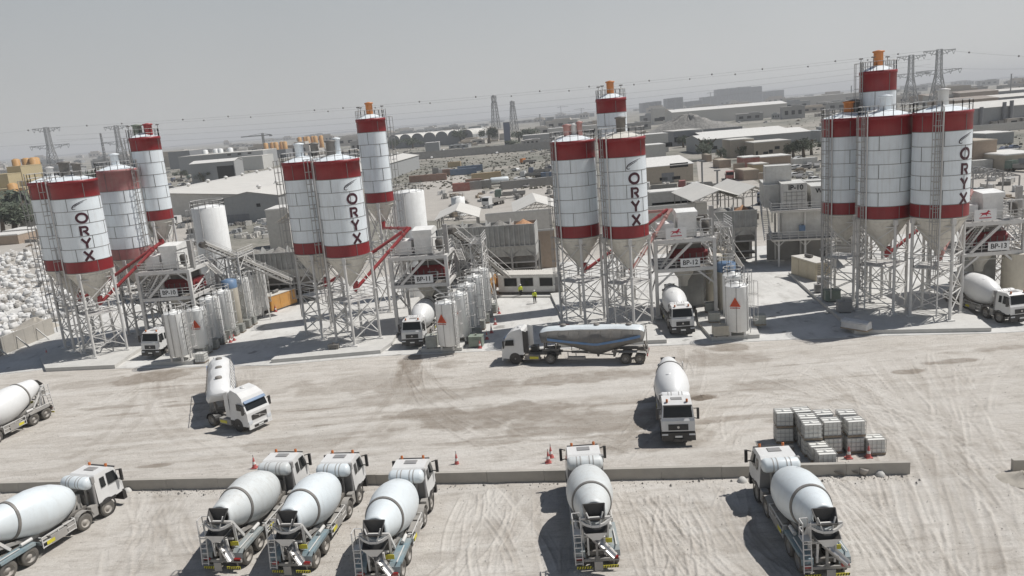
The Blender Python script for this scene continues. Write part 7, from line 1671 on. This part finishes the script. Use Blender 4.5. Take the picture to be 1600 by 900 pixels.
# odds and ends lying about behind the plants: pallets, frames, crates
jm = []
for k, mt in enumerate(('steel_dark', 'container_grey', 'pallet_wood', 'steel_pale', 'wall_grey', 'wall_white')):
    m = MB(); rs = random.Random(k+50)
    for j in range(5): x, y = rs.uniform(-1.2, 1.2), rs.uniform(-1, 1); a, b, h = rs.uniform(.2, .9), rs.uniform(.2, .8), rs.uniform(.2, 1.3); m.box(x-a, x+a, y-b, y+b, 0, h, .02)
    for j in range(3): m.bar((rs.uniform(-2, 2), rs.uniform(-1, 1), .1), (rs.uniform(-2, 2), rs.uniform(-1, 1), rs.uniform(.2, 1.5)), .12)
    jm.append(m.mesh('scrap_pile', mt))
zones = [(20, 240, 345, 385, 36), (280, 350, 300, 390, 28), (360, 440, 345, 372, 22), (690, 880, 285, 345, 36), (1000, 1110, 285, 345, 24), (1200, 1290, 262, 330, 36), (1520, 1620, 265, 330, 26), (250, 340, 265, 300, 26), (700, 860, 225, 242, 22), (1100, 1300, 170, 200, 14), (600, 700, 225, 245, 12), (1000, 1100, 300, 345, 16)][:12]
for a, b, c, d, n in zones:
    for i in range(n):
        p = at(rc_.uniform(a, b), rc_.uniform(c, d)); o = bpy.data.objects.new('scrap_pile', rc_.choice(jm)); COL.objects.link(o); o.location = (p.x, p.y, .02); o.rotation_euler = (0, 0, rc_.uniform(0, 6)); s = rc_.uniform(.5, 1.2); o.scale = (s, s, s*rc_.uniform(.7, 1.3))
        tag(o, 'pile of crates and scrap lying in the dusty yards behind the plants', 'scrap pile', 'scrap and crates in the back yards')
# ------------------------------------------------------------------ pylons, lattice towers, lines, cranes
def lattice(m, b0, b1, z0, z1, n, w=.3):
    for i in range(n):
        f0, f1 = i/n, (i+1)/n; ra, rb_ = b0+(b1-b0)*f0, b0+(b1-b0)*f1; za, zb_ = z0+(z1-z0)*f0, z0+(z1-z0)*f1
        C = [(-1, -1), (1, -1), (1, 1), (-1, 1)]
        for k in range(4):
            p, q = C[k], C[(k+1) % 4]; A = Vector((p[0]*ra, p[1]*ra, za)); B = Vector((q[0]*ra, q[1]*ra, za)); A2 = Vector((p[0]*rb_, p[1]*rb_, zb_)); B2 = Vector((q[0]*rb_, q[1]*rb_, zb_))
            m.bar(A, A2, w); m.bar(A, B2, w*.6); m.bar(B, A2, w*.6); m.bar(A2, B2, w*.6)
def pylon(px, py, Y, h, label, rz=0.0):
    p = atY(px, py, Y); s = h/52.0; t = thing('power_pylon', label, 'pylon', (p.x, Y, 0), rz, 'lattice power pylons'); t.scale = (s, s, s)
    m = MB(); lattice(m, 7, 2.4, 0, 30, 4, .62); lattice(m, 2.4, 2.0, 30, 52, 4, .5); m.build('body', 'pylon_steel', t)
    for z, r in ((33, 20), (51, 14)):
        m = MB()
        for sx in (-1, 1):
            for k in range(5):
                a, b = 1.6+(r-1.6)*k/5, 1.6+(r-1.6)*(k+1)/5; d0, d1 = 4.2*(1-k/5), 4.2*(1-(k+1)/5); m.bar((sx*a, 0, z), (sx*b, 0, z), .5); m.bar((sx*a, 0, z-d0), (sx*b, 0, z-d1), .42); m.bar((sx*a, 0, z), (sx*b, 0, z-d1), .3)
            for q in (r, r*.6): m.bar((sx*q, 0, z), (sx*(q-1.6), 0, z-4.2), .3); m.bar((sx*(q-3.2), 0, z-.4), (sx*(q-1.6), 0, z-4.2), .3)
        m.build('cross_arm', 'pylon_steel', t)
    return p
P1 = pylon(72, 200, 900, atY(70, 199, 900).z, 'left pylon of the pair above the leftmost plant', .15); P2 = pylon(181, 197, 980, atY(181, 196, 980).z, 'right pylon of the pair above the leftmost plant', .15)
P3 = pylon(1424, 86, 900, min(62, atY(1424, 86, 900).z), 'left pylon of the pair behind the far right plant', -.2); P4 = pylon(1468, 77, 820, min(62, atY(1468, 77, 820).z), 'right, nearer pylon of the pair behind the far right plant', -.2)
def ltower(px, pt, Y, label):
    p = atY(px, pt, Y); h = min(62, p.z); t = thing('lattice_tower', label, 'lattice tower', (p.x, Y, 0), .4, 'lattice tanks towers'); m = MB(); lattice(m, 5.2, 2.6, 0, h*.8, 5, .7); m.build('legs', 'pylon_steel', t)
    m = MB(); m.box(-3, 3, -3, 3, h*.8, h*.8+1); m.box(-2.4, 2.4, -2.4, 2.4, h*.8+1, h*.86); m.build('platform', 'pylon_steel', t); m = MB(); lattice(m, 2.4, 2.4, h*.86, h*.97, 2, .5); m.lathe([(2.2, h*.94), (2.0, h*.985), (.3, h)], 12); m.build('head', 'pylon_steel', t)
ltower(771, 148, 1050, 'taller left lattice tower in the centre of the horizon'); ltower(800, 157, 1150, 'shorter right lattice tower in the centre of the horizon'); 
t = thing('mast', 'thin lattice mast between the two left pylons', 'mast', (px_x(160, 225, 700), 700, 0)); m = MB(); lattice(m, 1.1, .5, 0, atY(158, 208, 700).z, 10, .22); m.build('lattice', 'pylon_steel', t)
def wire(p, q, sag, label, balls=0, r=.08):
    t = thing('power_line', label, 'power line', p, 0, 'overhead power lines'); d = Vector(q)-Vector(p); m = MB(); n = 26; pts = [d*(i/n)-Vector((0, 0, sag*4*(i/n)*(1-i/n))) for i in range(n+1)]
    m.path(pts, r, 4); m.build('cable', 'pylon_steel', t); rs = random.Random(int(sag*10))
    for k in range(balls):
        f = (k+rs.uniform(.2, .8))/balls; c = d*f-Vector((0, 0, sag*4*f*(1-f))); b = MB(); b.lathe([(.02, -1.0), (.75, -.7), (1.0, 0), (.75, .7), (.02, 1.0)], 10, c); b.build('marker_ball', 'steel_dark', t)
zl = P1.z; zr_ = min(62, P4.z)
E1 = Vector((P1.x, 900, zl)); E2 = Vector((P2.x, 980, P2.z)); F1 = Vector((atY(1424, 86, 900).x, 900, min(62, atY(1424, 86, 900).z))); F2 = Vector((atY(1468, 77, 820).x, 820, zr_))
G1, G2 = atY(-250, 222, 760), atY(-250, 238, 820); H1, H2 = atY(1750, 90, 760), atY(1750, 100, 800)
wire(E1, F2, 7, 'topmost power line with marker balls across the sky', 15); wire(E2, F1, 6, 'second marked power line across the sky', 13)
for k, dz in enumerate((-9, -14, -20)): wire(E1+Vector((9, 0, dz)), F2+Vector((-9, 0, dz)), 9+k, 'unmarked power line across the sky, %s' % ['upper', 'middle', 'lowest'][k])
wire(G1, E1, 3, 'marked power line left of the left pylons', 4); wire(G2, E2+Vector((0, 0, -12)), 4, 'unmarked power line left of the left pylons'); wire(F2, H1, 3, 'marked power line right of the right pylons', 3); wire(F1+Vector((0, 0, -12)), H2, 4, 'unmarked power line right of the right pylons')
def crane(px, pt, Y, label, arm=1):
    p = atY(px, pt, Y); h = min(60, p.z); t = thing('tower_crane', label, 'crane', (p.x, Y, 0), 0, 'tower cranes on the horizon'); m = MB(); lattice(m, 1.2, 1.2, 0, h, 12, .5); m.build('mast', 'pylon_steel', t); m = MB(); m.bar((-12*arm, 0, h-3), (30*arm, 0, h-3), 1.4); m.bar((0, 0, h), (22*arm, 0, h-2.6), .4); m.bar((0, 0, h), (-11*arm, 0, h-2.6), .4); m.box(-13, -9, -1, 1, h-5, h-3) if arm > 0 else m.box(9, 13, -1, 1, h-5, h-3); m.build('jib', 'pylon_steel', t)
crane(410, 208, 1100, 'tower crane above the yellow far silos', -1); crane(876, 166, 3200, 'left tower crane left of the third tall silo'); crane(908, 169, 3200, 'tower crane just left of the third tall silo', -1); crane(1110, 144, 3200, 'small crane left of the tallest flats')
for px, Y, h, l in ((1578, 900, 26, 'lone lamp mast on the right horizon'), (1330, 1600, 30, 'thin mast on the horizon left of the far right silos'), (842, 1400, 24, 'chimney on the horizon right of the lattice towers'), (1094, 205, 9, 'lamp post beside the pale truck road'), (1118, 185, 8, 'short post at the pale truck road')):
    t = thing('mast_pole', l, 'pole', (px_x(px, 160, Y), Y, 0)); m = MB(); m.tube((0, 0, 0), (0, 0, h), .12+Y*.0006, 8); m.build('pole', 'pylon_steel', t); m = MB(); m.box(-.5-Y*.001, .5+Y*.001, -.3, .3, h, h+.3); m.build('head', 'pylon_steel', t)
# low far ridge line
m = MB(); rs = random.Random(2); pr = None
for i in range(90):
    x = -7000+i*160; z = 6+rs.uniform(0, 10); cur = [(x, 8600, 0), (x, 8600, z), (x, 8900, z)]
    if pr: m.add(pr+cur, [(0, 3, 4, 1), (1, 4, 5, 2)])
    pr = cur
m.build('hills', 'horizon_blue', label='low hazy rise of land along the horizon', kind='structure')
# ------------------------------------------------------------------ the hazy air
hzm = bpy.data.materials.new('haze'); hzm.use_nodes = True; nt = hzm.node_tree; N = nt.nodes
N.remove(N['Principled BSDF']); pv = N.new('ShaderNodeVolumePrincipled'); pv.inputs['Color'].default_value = (.97, .98, 1, 1); pv.inputs['Density'].default_value = HAZE; pv.inputs['Anisotropy'].default_value = 0.0
nt.links.new(pv.outputs[0], N['Material Output'].inputs['Volume']); MATS['haze'] = hzm
m = MB(); m.box(-9300, 9300, -600, 9700, -1.2, 92); m.build('haze', 'haze', label='thin dusty haze over the whole plain', kind='stuff')
